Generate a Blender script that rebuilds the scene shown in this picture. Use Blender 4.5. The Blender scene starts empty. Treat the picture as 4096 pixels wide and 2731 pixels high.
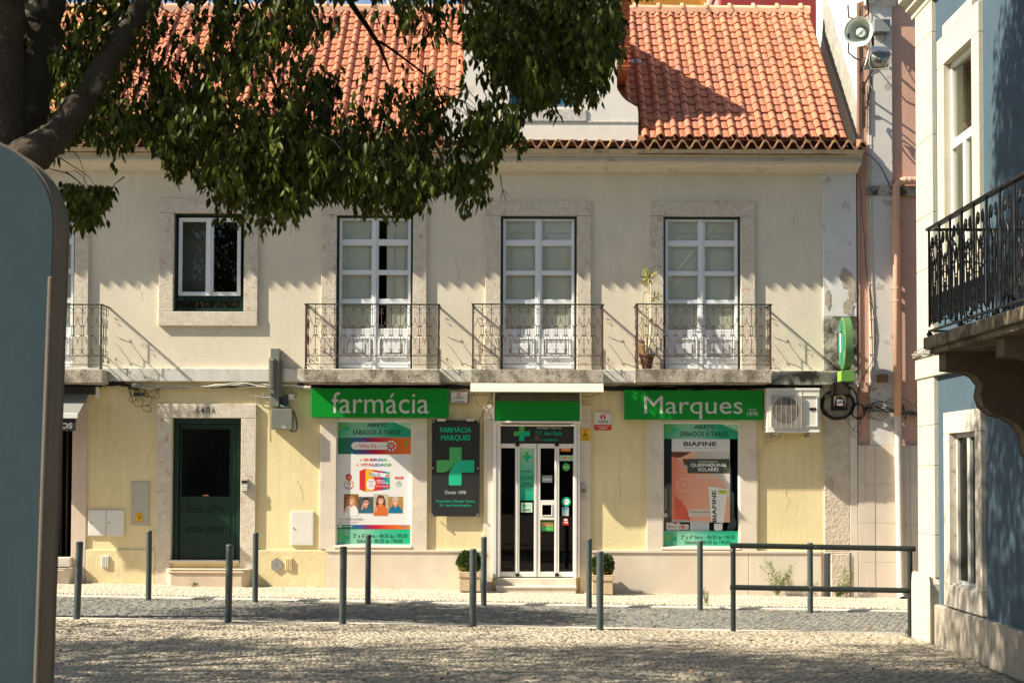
import bpy, math, random
import numpy as np
from mathutils import Vector, Matrix
random.seed(7); rng = np.random.default_rng(7)
sc = bpy.context.scene
col = sc.collection
# ------------------------------------------------------------------ camera
F = 6611.0; CX = 2048.0; CAM = Vector((0, -26, 1.87)); PITCH = math.radians(2.2); ROLL = math.radians(.19)
PPY = 1884 - F*math.tan(PITCH)
M3 = (Matrix.Rotation(math.radians(90)+PITCH, 3, 'X') @ Matrix.Rotation(ROLL, 3, 'Z'))
cd = bpy.data.cameras.new('camera'); cam = bpy.data.objects.new('camera', cd); col.objects.link(cam)
cam.matrix_world = Matrix.Translation(CAM) @ M3.to_4x4()
cd.sensor_width = 36; cd.lens = 36*F/4096; cd.shift_y = (PPY-1365.5)/4096; cd.clip_end = 2000; cd.clip_start = .1
cd.dof.use_dof = True; cd.dof.focus_distance = 25; cd.dof.aperture_fstop = 5.6
sc.camera = cam
# ------------------------------------------------------------------ light
SUNV = Vector((3.7, 1, -3.2)).normalized()          # way the light travels
el = math.asin(-SUNV.z); az = math.atan2(-SUNV.x, -SUNV.y)
w = bpy.data.worlds.new('World'); sc.world = w; w.use_nodes = True
nt = w.node_tree; bg = nt.nodes['Background']; sky = nt.nodes.new('ShaderNodeTexSky'); sky.sky_type = 'NISHITA'
sky.sun_disc = False; sky.sun_elevation = el; sky.sun_rotation = az; sky.dust_density = 1.2; sky.altitude = 50
nt.links.new(sky.outputs[0], bg.inputs[0]); bg.inputs[1].default_value = .07
sl = bpy.data.lights.new('sun', 'SUN'); sl.energy = 5.0; sl.angle = math.radians(.55); sl.color = (1, .90, .74)
so = bpy.data.objects.new('sun', sl); col.objects.link(so); so.rotation_euler = SUNV.to_track_quat('-Z', 'Y').to_euler()
sc.view_settings.view_transform = 'Standard'; sc.view_settings.look = 'None'; sc.view_settings.exposure = 1.2; sc.view_settings.gamma = 1
# ------------------------------------------------------------------ photo pixel (4096 wide) -> point on a plane of the place
def ray(px, py): return M3 @ Vector(((px-CX)/F, (PPY-py)/F, -1))
def on_y(px, py, Y):
    d = ray(px, py); t = (Y-CAM.y)/d.y; p = CAM + d*t; return p.x, p.z
def on_x(px, py, X):
    d = ray(px, py); t = (X-CAM.x)/d.x; p = CAM + d*t; return p.y, p.z
def proj(P):                                   # numpy N,3 -> px,py
    Q = (P - np.array(CAM)) @ np.array(M3)
    return CX + F*Q[:, 0]/-Q[:, 2], PPY - F*Q[:, 1]/-Q[:, 2], -Q[:, 2]
def R(x0, y0, x1, y1, Y=0.0):
    xm, ym = (x0+x1)/2, (y0+y1)/2
    return on_y(x0, ym, Y)[0], on_y(x1, ym, Y)[0], on_y(xm, y1, Y)[1], on_y(xm, y0, Y)[1]
def CR(c, x0, y0, x1, y1, Y=0.0):
    a = c(x0, y0); b = c(x1, y1); return R(a[0], a[1], b[0], b[1], Y)
def crop(ox, oy, k): return lambda x, y: (ox+x/k, oy+y/k)
cA = crop(0, 700, 2.136); cB = crop(1000, 700, 2.136); cC = crop(2000, 700, 2.136); cD = crop(2996, 700, 2.136)
cT1 = crop(0, 0, 2.136); cT2 = crop(1000, 0, 2.136); cT3 = crop(2000, 0, 2.136); cT4 = crop(2996, 0, 2.136)
c1 = crop(200, 1400, 2.136); c2 = crop(1200, 1500, 2.136); c3 = crop(1800, 1500, 1.679); c4 = crop(2400, 1500, 2.136)
c5 = crop(2996, 1400, 2.136); c6 = crop(200, 2000, 1.809); c7 = crop(1400, 2100, 1.68); c8 = crop(2796, 2000, 1.809)
def G(x): return -.015*x
# ------------------------------------------------------------------ mesh builder
ORG = {}
class MB:
    def __init__(s): s.v = []; s.f = []; s.m = []; s.mats = []
    def mi(s, m):
        if m is None: return 0
        if m not in s.mats: s.mats.append(m)
        return s.mats.index(m)
    def add(s, vs, fs, m=None):
        b = len(s.v); i = s.mi(m); s.v += [tuple(p) for p in vs]
        for f in fs: s.f.append([b+k for k in f]); s.m.append(i)
        return s
    def box(s, x0, x1, y0, y1, z0, z1, m=None):
        return s.add([(x0,y0,z0),(x1,y0,z0),(x1,y1,z0),(x0,y1,z0),(x0,y0,z1),(x1,y0,z1),(x1,y1,z1),(x0,y1,z1)],
              [(0,1,5,4),(1,2,6,5),(2,3,7,6),(3,0,4,7),(4,5,6,7),(3,2,1,0)], m)
    def quad(s, a, b, c, d, m=None): return s.add([a,b,c,d], [(0,1,2,3)], m)
    def rect(s, r, y, m=None): return s.quad((r[0],y,r[2]),(r[1],y,r[2]),(r[1],y,r[3]),(r[0],y,r[3]), m)
    def poly(s, pts, y, m=None): return s.add([(p[0], y, p[1]) for p in pts], [tuple(range(len(pts)))], m)
    def ell(s, cx, cz, rx, rz, y, m=None, n=20, a0=0, a1=2*math.pi):
        full = abs(a1-a0-2*math.pi) < 1e-6
        return s.poly([(cx+rx*math.cos(a0+(a1-a0)*i/(n if full else n-1)), cz+rz*math.sin(a0+(a1-a0)*i/(n if full else n-1))) for i in range(n)], y, m)
    def ring(s, cx, cz, r0, r1, y, m=None, n=24, a0=0, a1=2*math.pi):
        for i in range(n):
            a = a0+(a1-a0)*i/n; b = a0+(a1-a0)*(i+1)/n
            s.poly([(cx+r0*math.cos(a), cz+r0*math.sin(a)), (cx+r1*math.cos(a), cz+r1*math.sin(a)), (cx+r1*math.cos(b), cz+r1*math.sin(b)), (cx+r0*math.cos(b), cz+r0*math.sin(b))], y, m)
        return s
    def prism(s, pts, a0, a1, axis='y', m=None):
        # outline in the two other axes, swept along axis; y: (x,z), x: (y,z), z: (x,y)
        n = len(pts)
        def P(p, t): return {'y': (p[0], t, p[1]), 'x': (t, p[0], p[1]), 'z': (p[0], p[1], t)}[axis]
        vs = [P(p, a0) for p in pts] + [P(p, a1) for p in pts]
        fs = [tuple(range(n)), tuple(range(2*n-1, n-1, -1))] + [(i, (i+1) % n, n+(i+1) % n, n+i) for i in range(n)]
        return s.add(vs, fs, m)
    def tube(s, pts, r, n=5, m=None, caps=True):
        pts = [Vector(p) for p in pts]; k = len(pts)
        rr = r if hasattr(r, '__len__') else [r]*k
        vs = []; up = None
        for i, p in enumerate(pts):
            t = (pts[min(i+1, k-1)] - pts[max(i-1, 0)])
            if t.length < 1e-9: t = Vector((0,0,1))
            t.normalize()
            if up is None: up = Vector((0,0,1)) if abs(t.z) < .9 else Vector((1,0,0))
            u = t.cross(up)
            if u.length < 1e-3: u = t.cross(Vector((.3,1,.2)))
            u.normalize(); v = u.cross(t).normalized(); up = v
            for j in range(n):
                a = 2*math.pi*j/n; vs.append(p + (u*math.cos(a)+v*math.sin(a))*rr[i])
        fs = [(i*n+j, i*n+(j+1) % n, (i+1)*n+(j+1) % n, (i+1)*n+j) for i in range(k-1) for j in range(n)]
        if caps: fs += [tuple(range(n-1, -1, -1)), tuple(range((k-1)*n, k*n))]
        return s.add(vs, fs, m)
    def lathe(s, prof, c, axis='z', n=20, m=None):
        vs = []
        for r, h in prof:
            for j in range(n):
                a = 2*math.pi*j/n; u, v = r*math.cos(a), r*math.sin(a)
                vs.append({'z': (c[0]+u, c[1]+v, c[2]+h), 'y': (c[0]+u, c[1]+h, c[2]+v), 'x': (c[0]+h, c[1]+u, c[2]+v)}[axis])
        k = len(prof)
        fs = [(i*n+j, i*n+(j+1) % n, (i+1)*n+(j+1) % n, (i+1)*n+j) for i in range(k-1) for j in range(n)]
        if prof[0][0] > 0: fs.append(tuple(range(n-1, -1, -1)))
        if prof[-1][0] > 0: fs.append(tuple(range((k-1)*n, k*n)))
        return s.add(vs, fs, m)
    def text(s, t, r, y, m=None, bold=0.0, rot=0.0, shear=0.0):
        if set(t) <= set('- '):                     # print too small to read in the photo: word-long strokes, no invented words
            X0, X1, Z0, Z1 = r; cx, cz = (X0+X1)/2, (Z0+Z1)/2; ca, sa = math.cos(rot), math.sin(rot); n = len(t); h = (Z1-Z0)*.28; i = 0
            while i < n:
                j = i
                while j < n and t[j] == '-': j += 1
                if j > i:
                    a0, a1 = (i/n-.5)*(X1-X0), (j/n-.5)*(X1-X0); s.add([(cx+a*ca-b*sa, y, cz+a*sa+b*ca) for a, b in ((a0,-h),(a1,-h),(a1,h),(a0,h))], [(0,1,2,3)], m)
                i = j+1
            return s
        vs, fs = text_geo(t, round(bold*.55, 4), shear)
        X0, X1, Z0, Z1 = r; cx, cz = (X0+X1)/2, (Z0+Z1)/2; W, H = X1-X0, Z1-Z0
        ca, sa = math.cos(rot), math.sin(rot)
        out = []
        for (u, v) in vs:
            a = (u-.5)*W; b = (v-.5)*H
            out.append((cx+a*ca-b*sa, y, cz+a*sa+b*ca))
        return s.add(out, fs, m)
    def build(s, name, parent=None, mat=None, smooth=False, bevel=0, label=None):
        me = bpy.data.meshes.new(name); o = bpy.data.objects.new(name, me); col.objects.link(o)
        org = ORG.get(parent.name, Vector((0,0,0))) if parent else Vector((0,0,0))
        me.from_pydata([(p[0]-org[0], p[1]-org[1], p[2]-org[2]) for p in s.v], [], s.f)
        ms = s.mats or [mat]
        for m in ms: me.materials.append(m)
        me.polygons.foreach_set('material_index', s.m)
        if smooth: me.polygons.foreach_set('use_smooth', [True]*len(s.f))
        me.update()
        if parent: o.parent = parent; ORG[o.name] = org
        if bevel:
            b = o.modifiers.new('bevel', 'BEVEL'); b.width = bevel; b.segments = 2; b.limit_method = 'ANGLE'
        if label: o['label'] = label
        return o
TC = {}
def text_geo(t, bold, shear):
    k = (t, bold, shear)
    if k in TC: return TC[k]
    c = bpy.data.curves.new('t', 'FONT'); c.body = t; c.size = 1; c.offset = bold; c.shear = shear; c.resolution_u = 4; c.fill_mode = 'FRONT'
    o = bpy.data.objects.new('t', c); col.objects.link(o)
    dg = bpy.context.evaluated_depsgraph_get(); dg.update(); me = o.evaluated_get(dg).to_mesh()
    vs = np.array([v.co[:2] for v in me.vertices]); fs = [tuple(p.vertices) for p in me.polygons]
    o.evaluated_get(dg).to_mesh_clear(); bpy.data.objects.remove(o); bpy.data.curves.remove(c)
    lo = vs.min(0); hi = vs.max(0); vs = (vs-lo)/(hi-lo)
    TC[k] = (vs.tolist(), fs); return TC[k]
def thing(name, label, cat, loc=(0,0,0), group=None):
    o = bpy.data.objects.new(name, None); o.empty_display_size = .1; col.objects.link(o); o.location = loc
    ORG[o.name] = Vector(loc); o['label'] = label; o['category'] = cat
    if group: o['group'] = group
    return o
def tag(o, label, cat, group=None, kind=None):
    o['label'] = label; o['category'] = cat
    if group: o['group'] = group
    if kind: o['kind'] = kind
    return o
def struct(o): o['kind'] = 'structure'; return o
def group_part(name, parent):                       # an empty part that holds sub-parts
    o = bpy.data.objects.new(name, None); o.empty_display_size = .05; col.objects.link(o); o.parent = parent; ORG[o.name] = ORG[parent.name]; return o
def dup(root, loc, label, group=None):
    r = root.copy(); col.objects.link(r); r.location = loc; r['label'] = label
    if group: r['group'] = group
    for ch in list(root.children):
        c = ch.copy(); col.objects.link(c); c.parent = r
        for g in list(ch.children):
            d = g.copy(); col.objects.link(d); d.parent = c
    return r
# ------------------------------------------------------------------ materials
def nmat(name):
    m = bpy.data.materials.new(name); m.use_nodes = True; t = m.node_tree; return m, t, t.nodes['Principled BSDF']
def rgb(c): return (c[0], c[1], c[2], 1)
def noise(t, sc_, det=5, rough=.6, vec=None, dist=0):
    n = t.nodes.new('ShaderNodeTexNoise'); n.inputs['Scale'].default_value = sc_; n.inputs['Detail'].default_value = det; n.inputs['Roughness'].default_value = rough; n.inputs['Distortion'].default_value = dist
    if vec is not None: t.links.new(vec, n.inputs['Vector'])
    return n.outputs[0]
def ramp(t, fac, lo, hi, c0=(0,0,0), c1=(1,1,1)):
    r = t.nodes.new('ShaderNodeValToRGB'); r.color_ramp.elements[0].position = lo; r.color_ramp.elements[1].position = hi
    r.color_ramp.elements[0].color = rgb(c0); r.color_ramp.elements[1].color = rgb(c1); t.links.new(fac, r.inputs[0]); return r.outputs[0]
def mix(t, fac, a, b, mode='MIX'):
    n = t.nodes.new('ShaderNodeMix'); n.data_type = 'RGBA'; n.blend_type = mode; n.clamp_factor = True
    if isinstance(fac, float) or isinstance(fac, int): n.inputs[0].default_value = fac
    else: t.links.new(fac, n.inputs[0])
    for i, q in ((6, a), (7, b)):
        if isinstance(q, tuple): n.inputs[i].default_value = rgb(q)
        else: t.links.new(q, n.inputs[i])
    return n.outputs[2]
def objc(t, scale=None):
    c = t.nodes.new('ShaderNodeTexCoord').outputs['Object']
    if scale:
        mp = t.nodes.new('ShaderNodeMapping'); mp.inputs['Scale'].default_value = scale; t.links.new(c, mp.inputs[0]); c = mp.outputs[0]
    return c
def M(name, c, rough=.75, metal=0, var=.1, vs=6, bump=0, bs=60, bd=.005, spec=.3, c2=None, mask=(2, .55, .62), c3=None, mask3=(6, .6, .7), island=0, stretch=None, streak=0, coat=0):
    m, t, p = nmat(name); v = objc(t, stretch)
    f = noise(t, vs, 6, .65, v)
    a = tuple(max(0, q*(1-var)) for q in c); b = tuple(min(1, q*(1+var)) for q in c)
    out = ramp(t, f, .3, .7, a, b)
    if c2: out = mix(t, ramp(t, noise(t, mask[0], 7, .62, v, .3), mask[1], mask[2]), out, c2)
    if c3: out = mix(t, ramp(t, noise(t, mask3[0], 6, .7, v, .5), mask3[1], mask3[2]), out, c3)
    if streak:
        sv = objc(t, (5, 5, .35)); out = mix(t, ramp(t, noise(t, 1.6, 6, .7, sv), .45, .8), out, tuple(q*(1-streak) for q in c))
    if island:
        g = t.nodes.new('ShaderNodeNewGeometry'); r = ramp(t, g.outputs['Random Per Island'], 0, 1, (1-island,)*3, (1+island,)*3)
        out = mix(t, 1.0, out, r, 'MULTIPLY')
    t.links.new(out, p.inputs['Base Color'])
    p.inputs['Roughness'].default_value = rough; p.inputs['Metallic'].default_value = metal; p.inputs['Specular IOR Level'].default_value = spec
    if coat: p.inputs['Coat Weight'].default_value = coat
    if bump:
        bn = t.nodes.new('ShaderNodeBump'); bn.inputs['Strength'].default_value = bump; bn.inputs['Distance'].default_value = bd
        t.links.new(noise(t, bs, 5, .6, v), bn.inputs['Height']); t.links.new(bn.outputs[0], p.inputs['Normal'])
    return m
def flat(name, c, rough=.45, spec=.3, metal=0): return M(name, c, rough, metal, var=.03, vs=3, spec=spec)
def grad(name, stops, axis=0, rough=.45):
    m, t, p = nmat(name); g = t.nodes.new('ShaderNodeTexCoord').outputs['Generated']
    s = t.nodes.new('ShaderNodeSeparateXYZ'); t.links.new(g, s.inputs[0])
    r = t.nodes.new('ShaderNodeValToRGB'); e = r.color_ramp.elements
    while len(e) < len(stops): e.new(.5)
    for i, (q, c) in enumerate(stops): e[i].position = q; e[i].color = rgb(c)
    t.links.new(s.outputs[axis], r.inputs[0]); t.links.new(r.outputs[0], p.inputs['Base Color']); p.inputs['Roughness'].default_value = rough
    return m
def glassm(name, tint=(.75,.8,.78), refl=1.0, rough=.01):
    m, t, p = nmat(name); t.nodes.remove(p); out = t.nodes['Material Output']
    tr = t.nodes.new('ShaderNodeBsdfTransparent'); tr.inputs[0].default_value = rgb(tint)
    gl = t.nodes.new('ShaderNodeBsdfGlossy'); gl.inputs['Roughness'].default_value = rough
    ge = t.nodes.new('ShaderNodeNewGeometry'); dt = t.nodes.new('ShaderNodeVectorMath'); dt.operation = 'DOT_PRODUCT'; t.links.new(ge.outputs['Incoming'], dt.inputs[0]); t.links.new(ge.outputs['Normal'], dt.inputs[1])
    def mth(op, a, b=None):
        n = t.nodes.new('ShaderNodeMath'); n.operation = op; n.use_clamp = op in ('MULTIPLY_ADD', 'ADD')
        for i, q in enumerate((a, b)):
            if q is None: continue
            if isinstance(q, (int, float)): n.inputs[i].default_value = q
            else: t.links.new(q, n.inputs[i])
        return n.outputs[0]
    mu = t.nodes.new('ShaderNodeMath'); mu.operation = 'ADD'; mu.use_clamp = True; mu.inputs[1].default_value = .05*refl
    t.links.new(mth('MULTIPLY', mth('POWER', mth('SUBTRACT', 1.0, mth('ABSOLUTE', dt.outputs['Value'])), 4.6), .9*refl), mu.inputs[0])
    mx = t.nodes.new('ShaderNodeMixShader'); t.links.new(mu.outputs[0], mx.inputs[0]); t.links.new(tr.outputs[0], mx.inputs[1]); t.links.new(gl.outputs[0], mx.inputs[2]); t.links.new(mx.outputs[0], out.inputs[0])
    return m
plaster = M('cream_plaster', (.71,.65,.505), .9, var=.06, vs=1.3, bump=.55, bs=26, bd=.006, c2=(.63,.57,.435), mask=(.8,.50,.72), c3=(.74,.69,.56), mask3=(3.5,.62,.8), streak=.08)
yellow = M('yellow_plaster', (.76,.65,.37), .9, var=.08, vs=1.5, bump=.55, bs=22, bd=.007, c2=(.71,.585,.31), mask=(1.1,.5,.75), c3=(.78,.68,.42), mask3=(4,.62,.75), streak=.14)
yellowp = M('yellow_plinth_plaster', (.72,.61,.35), .9, var=.1, vs=3, bump=.6, bs=18, bd=.008, c2=(.55,.46,.28), mask=(1.9,.56,.7), streak=.15)
lime = M('pitted_limestone', (.62,.56,.45), .85, var=.16, vs=14, bump=.8, bs=55, bd=.01, c2=(.50,.36,.26), mask=(7,.58,.66), c3=(.40,.37,.32), mask3=(18,.6,.68))
limes = M('smooth_limestone', (.66,.59,.48), .7, var=.07, vs=4, bump=.3, bs=30, bd=.004, c2=(.56,.48,.38), mask=(2.5,.56,.72), c3=(.45,.38,.3), mask3=(14,.68,.72))
marble = M('pink_marble_cladding', (.68,.605,.48), .6, var=.07, vs=2.2, bump=.1, bs=20, c2=(.62,.51,.40), mask=(1.2,.5,.75), c3=(.58,.5,.42), mask3=(5,.6,.72), streak=.1)
slabstone = M('weathered_slab_stone', (.47,.42,.34), .9, var=.2, vs=12, bump=.9, bs=45, bd=.012, c2=(.17,.15,.11), mask=(3.2,.45,.6), c3=(.13,.12,.09), mask3=(9,.54,.64), streak=.25)
grime = M('mould_stained_plaster', (.44,.41,.35), .9, var=.2, vs=8, bump=.7, bs=25, bd=.01, c2=(.07,.065,.05), mask=(3.2,.41,.56), c3=(.33,.26,.15), mask3=(7,.6,.66))
whitep = M('flaking_white_paint', (.66,.66,.62), .85, var=.06, vs=3, bump=.4, bs=22, bd=.006, c2=(.50,.48,.42), mask=(4.2,.6,.615), c3=(.42,.37,.29), mask3=(2.4,.67,.68))
bandp = M('grey_white_band', (.60,.59,.54), .85, var=.08, vs=3, bump=.5, bs=25, bd=.006, c2=(.30,.27,.19), mask=(1.3,.54,.7), c3=(.42,.39,.31), mask3=(5,.58,.7), streak=.2)
corn = M('cornice_plaster', (.72,.66,.54), .85, var=.08, vs=3, bump=.3, bs=15, c2=(.5,.44,.34), mask=(3,.58,.7), streak=.1)
cornb = M('cornice_grey_band', (.50,.50,.46), .85, var=.08, vs=3, c2=(.38,.36,.3), mask=(4,.6,.7))
mortar = M('eave_mortar', (.46,.40,.31), .95, var=.25, vs=9, bump=.8, bs=30, bd=.01, c2=(.24,.2,.15), mask=(5,.58,.68))
tile = M('terracotta_tile', (.43,.163,.088), .8, var=.10, vs=5, bump=.25, bs=60, c2=(.34,.15,.10), mask=(1.6,.46,.68), c3=(.24,.16,.11), mask3=(9,.64,.74), island=.15)
tileo = M('lichen_terracotta_tile', (.42,.17,.09), .85, var=.15, vs=6, bump=.4, bs=40, c2=(.52,.33,.08), mask=(5,.5,.6), c3=(.3,.2,.12), mask3=(9,.58,.68), island=.18)
eavet = M('old_eave_tile', (.24,.125,.075), .85, var=.3, vs=8, bump=.4, bs=40, c2=(.30,.22,.05), mask=(7,.54,.64), c3=(.2,.15,.09), mask3=(10,.56,.66))
dwhite = M('dormer_white_plaster', (.72,.68,.60), .9, var=.05, vs=3, bump=.4, bs=25, c2=(.6,.54,.44), mask=(2.5,.6,.75))
dgrit = M('dormer_rough_stone', (.55,.52,.47), .9, var=.25, vs=20, bump=.8, bs=40, bd=.01)
sash = M('white_painted_wood', (.74,.77,.78), .45, var=.03, vs=4, c2=(.66,.68,.67), mask=(8,.6,.75))
gwood = M('dark_green_paint', (.005,.028,.022), .35, var=.15, vs=6, spec=.5)
gwood2 = M('green_door_paint', (.005,.030,.021), .3, var=.15, vs=5, spec=.5)
shut = M('beige_inner_shutter', (.70,.68,.57), .6, var=.04, vs=2)
dark = M('dark_interior', (.012,.011,.01), .9, var=.3, vs=2)
midk = M('dim_interior', (.05,.045,.035), .9, var=.3, vs=2)
glass = glassm('window_glass', (.82,.86,.84))
glassd = glassm('shop_glass', (.55,.58,.57), .9); glassc = glassm('clear_shop_glass', (.9,.92,.91), .8)
iron = M('rusty_iron', (.085,.045,.032), .8, var=.3, vs=30, c2=(.045,.04,.036), mask=(14,.5,.6))
irong = M('green_black_iron', (.035,.05,.035), .55, var=.3, vs=20, spec=.4)
ironk = M('black_wrought_iron', (.012,.011,.012), .45, var=.3, vs=20, spec=.5)
pink = M('salmon_plaster', (.58,.355,.26), .9, var=.06, vs=2.5, bump=.6, bs=28, bd=.008, c2=(.53,.29,.20), mask=(1.1,.5,.72), streak=.1)
pwhite = M('peeling_white_pilaster', (.60,.58,.53), .85, var=.06, vs=3, bump=.4, bs=22, c2=(.42,.40,.34), mask=(3,.58,.61), c3=(.5,.42,.28), mask3=(5,.68,.7))
blue = M('blue_plaster', (.052,.088,.116), .85, var=.07, vs=2, bump=.5, bs=45, bd=.005, c2=(.065,.10,.125), mask=(1.2,.55,.8), streak=.1)
creamst = M('cream_corner_stone', (.47,.44,.35), .75, var=.06, vs=5, bump=.5, bs=30, bd=.006, c2=(.55,.47,.33), mask=(4,.6,.7))
roughst = M('rough_plinth_stone', (.36,.32,.25), .9, var=.15, vs=8, bump=.9, bs=22, bd=.015, c2=(.26,.22,.16), mask=(2.6,.55,.7), streak=.35)
gwhite = M('gable_white_paint', (.72,.69,.62), .85, var=.04, vs=1.5, bump=.3, bs=10, stretch=(1, 6, 1))
cement = M('cement_flashing', (.30,.29,.25), .9, var=.2, vs=5, bump=.5, bs=25)
mustard = M('mustard_wall', (.42,.20,.035), .9, var=.12, vs=5, bump=.6, bs=20)
redwall = M('dark_red_wall', (.30,.045,.04), .9, var=.1, vs=5, bump=.5, bs=20)
white = flat('white_plastic', (.72,.71,.66), .45)
steel = M('grey_metal', (.17,.18,.15), .55, var=.1, vs=6, spec=.4)
bolm = M('grey_green_bollard_paint', (.055,.073,.070), .45, var=.15, vs=12, spec=.4, c2=(.09,.10,.09), mask=(20,.62,.7), metal=.0)
railm = M('dark_green_rail_paint', (.010,.016,.014), .5, var=.2, vs=10, spec=.5, c2=(.22,.21,.18), mask=(16,.68,.69))
black = flat('black_plastic', (.012,.012,.012), .5)
sgreen = flat('sign_green', (.0,.245,.022), .4)
sletter = flat('sign_letter_grey_white', (.56,.58,.54), .4)
ink = flat('black_ink', (.012,.02,.015)); paper = flat('white_paper', (.78,.76,.72)); inkg = flat('grey_ink', (.3,.3,.3))
tealp = flat('teal_print', (.0,.42,.22)); greenp = flat('leaf_green_print', (.07,.40,.08)); redp = flat('red_print', (.62,.03,.03)); oranp = flat('orange_print', (.75,.22,.04))
bluep = flat('blue_print', (.03,.16,.35)); palep = flat('pale_mint_print', (.50,.72,.56)); dkgr = flat('dark_grey_green_print', (.08,.10,.075)); skin = flat('skin_print', (.72,.36,.24)); skin2 = flat('deep_skin_print', (.66,.22,.14))
hair1 = flat('brown_print', (.13,.05,.025)); hair2 = flat('blond_print', (.42,.22,.08)); hair3 = flat('silver_print', (.5,.48,.45)); ye = flat('yellow_print', (.78,.45,.02))
yellowc = flat('lime_yellow_print', (.5,.62,.08))
plq = M('black_plaque', (.028,.03,.03), .4, var=.08, vs=3)
# ------------------------------------------------------------------ the pharmacy building
def wall(mb, a0, a1, z0, z1, holes, plane, axis='y', m=None):
    A = sorted({a0, a1, *[min(max(h[k], a0), a1) for h in holes for k in (0, 1)]}); Z = sorted({z0, z1, *[min(max(h[k], z0), z1) for h in holes for k in (2, 3)]})
    for i in range(len(A)-1):
        for j in range(len(Z)-1):
            ca, cz = (A[i]+A[i+1])/2, (Z[j]+Z[j+1])/2
            if any(h[0] < ca < h[1] and h[2] < cz < h[3] for h in holes): continue
            P = (lambda a, z: (a, plane, z)) if axis == 'y' else (lambda a, z: (plane, a, z))
            mb.quad(P(A[i], Z[j]), P(A[i+1], Z[j]), P(A[i+1], Z[j+1]), P(A[i], Z[j+1]), m)
def grow(r, d): return (r[0]-d, r[1]+d, r[2]-d, r[3]+d)
XL = -12.0
XP = on_y(3292, 1100, 0)[0]; XR = on_y(3425, 1100, 0)[0]          # corner pilaster left / right edge
zs = lambda py, Y=0.0, px=2048: on_y(px, py, Y)[1]
Zst1 = zs(1477, -.08); Zst0 = zs(1530, -.08)                       # string course
Zc = zs(684, -.05)                                                  # underside of cornice
B = thing('townhouse', 'two storey cream and yellow corner townhouse with orange tiled roof and green shop signs', 'house', (0, 0, 0))
# openings, photo pixels
small_out, small_in = R(636,793,1031,1303,-.05), R(693,851,976,1245,-.05)
doors = {}
for k, o, i in (('z', (-70,797,353,1470), (-10,857,297,1477)), ('a', (1285,801,1706,1470), (1344,859,1651,1477)), ('b', (1941,804,2364,1470), (2002,862,2308,1477)), ('c', (2601,805,3021,1470), (2654,864,2964,1477))):
    a = list(R(*o, -.05)); b = list(R(*i, -.05)); a[2] = b[2] = Zst1-.005; doors[k] = (a, b)
gd_out, gd_in = list(R(624,1615,1022,2245,-.05)), list(R(684,1671,962,2245,-.05)); gd_out[2] = G(-5)-.3
ls_in = list(R(40,1610,287,2260,-.03)); ls_out = list(R(40,1600,345,2330,-.03)); ls_out[2] = -.4
w1_out, w1_in = list(CR(c2,170,365,1087,1488,-.04)), CR(c2,308,390,955,1455,-.04)
w2_out, w2_in = list(CR(c4,400,380,1340,1490,-.04)), CR(c4,538,405,1195,1470,-.04)
pd_out = CR(c3,225,200,945,1360,-.04); pd_in = list(CR(c3,325,340,840,1357,-.02))
mb = MB(); wall(mb, XL, XP, Zst1-.1, Zc+.3, [grow(small_in,.02)]+[grow(d[1],.02) for d in doors.values()], 0)
mb.build('upper_wall', B, plaster)
mb = MB(); wall(mb, XL, XP, -.5, Zst0+.1, [grow(gd_in,.02), grow(ls_in,.02), grow(w1_in,.02), grow(w2_in,.02), grow(pd_in,.02)], 0)
mb.build('lower_wall', B, yellow)
# plinth: yellow to the left, pink marble to the right
zpl = lambda px: on_y(px, 2199+.0045*(px-1200), -.04)[1]
xm = on_y(1302, 2300, -.04)[0]; xq = on_y(3290, 2300, -.04)[0]
zp = zpl(1200)
for a, b in ((ls_out[1]+.005, gd_out[0]-.005), (gd_out[1]+.005, xm)): mb = MB(); mb.box(a, b, -.035, .02, -.5, zp); mb.build('yellow_plinth', B, yellowp, bevel=.012)
mb = MB(); cut = [xm+.004, on_y(1965,2300,-.05)[0]]; cut2 = [on_y(2330,2300,-.05)[0], on_y(2994,2300,-.05)[0], on_y(3286,2300,-.05)[0]]
mb.box(cut[0], pd_out[0]-.003, -.05, .02, -.5, zp-.03); mb.box(cut[0]-.0, pd_out[0]-.003, -.065, .02, zp-.028, zp+.012)
for a, b in ((pd_out[1]+.003, cut2[1]), (cut2[1]+.006, cut2[2])): mb.box(a, b, -.05, .02, -.5, zp-.03)
mb.box(pd_out[1]+.003, cut2[2], -.065, .02, zp-.028, zp+.012)
mb.build('marble_plinth', B, marble, bevel=.005)
# string course
mb = MB(); mb.box(XL, XP, -.085, .03, Zst0, Zst1); mb.build('string_course', B, bandp, bevel=.008)
mb = MB(); xa = on_y(3086,1500,-.12)[0]; mb.box(xa, XR+.02, -.13, -.087, Zst0-.02, Zst1-.01); mb.build('stained_string_course', B, grime, bevel=.008)
# corner pilaster in three zones
zt1 = on_y(3350,1266,0)[1]
mb = MB(); mb.box(XP, XR, -.03, .2, zt1, Zc+.1); mb.build('painted_pilaster', B, whitep, bevel=.006)
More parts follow.
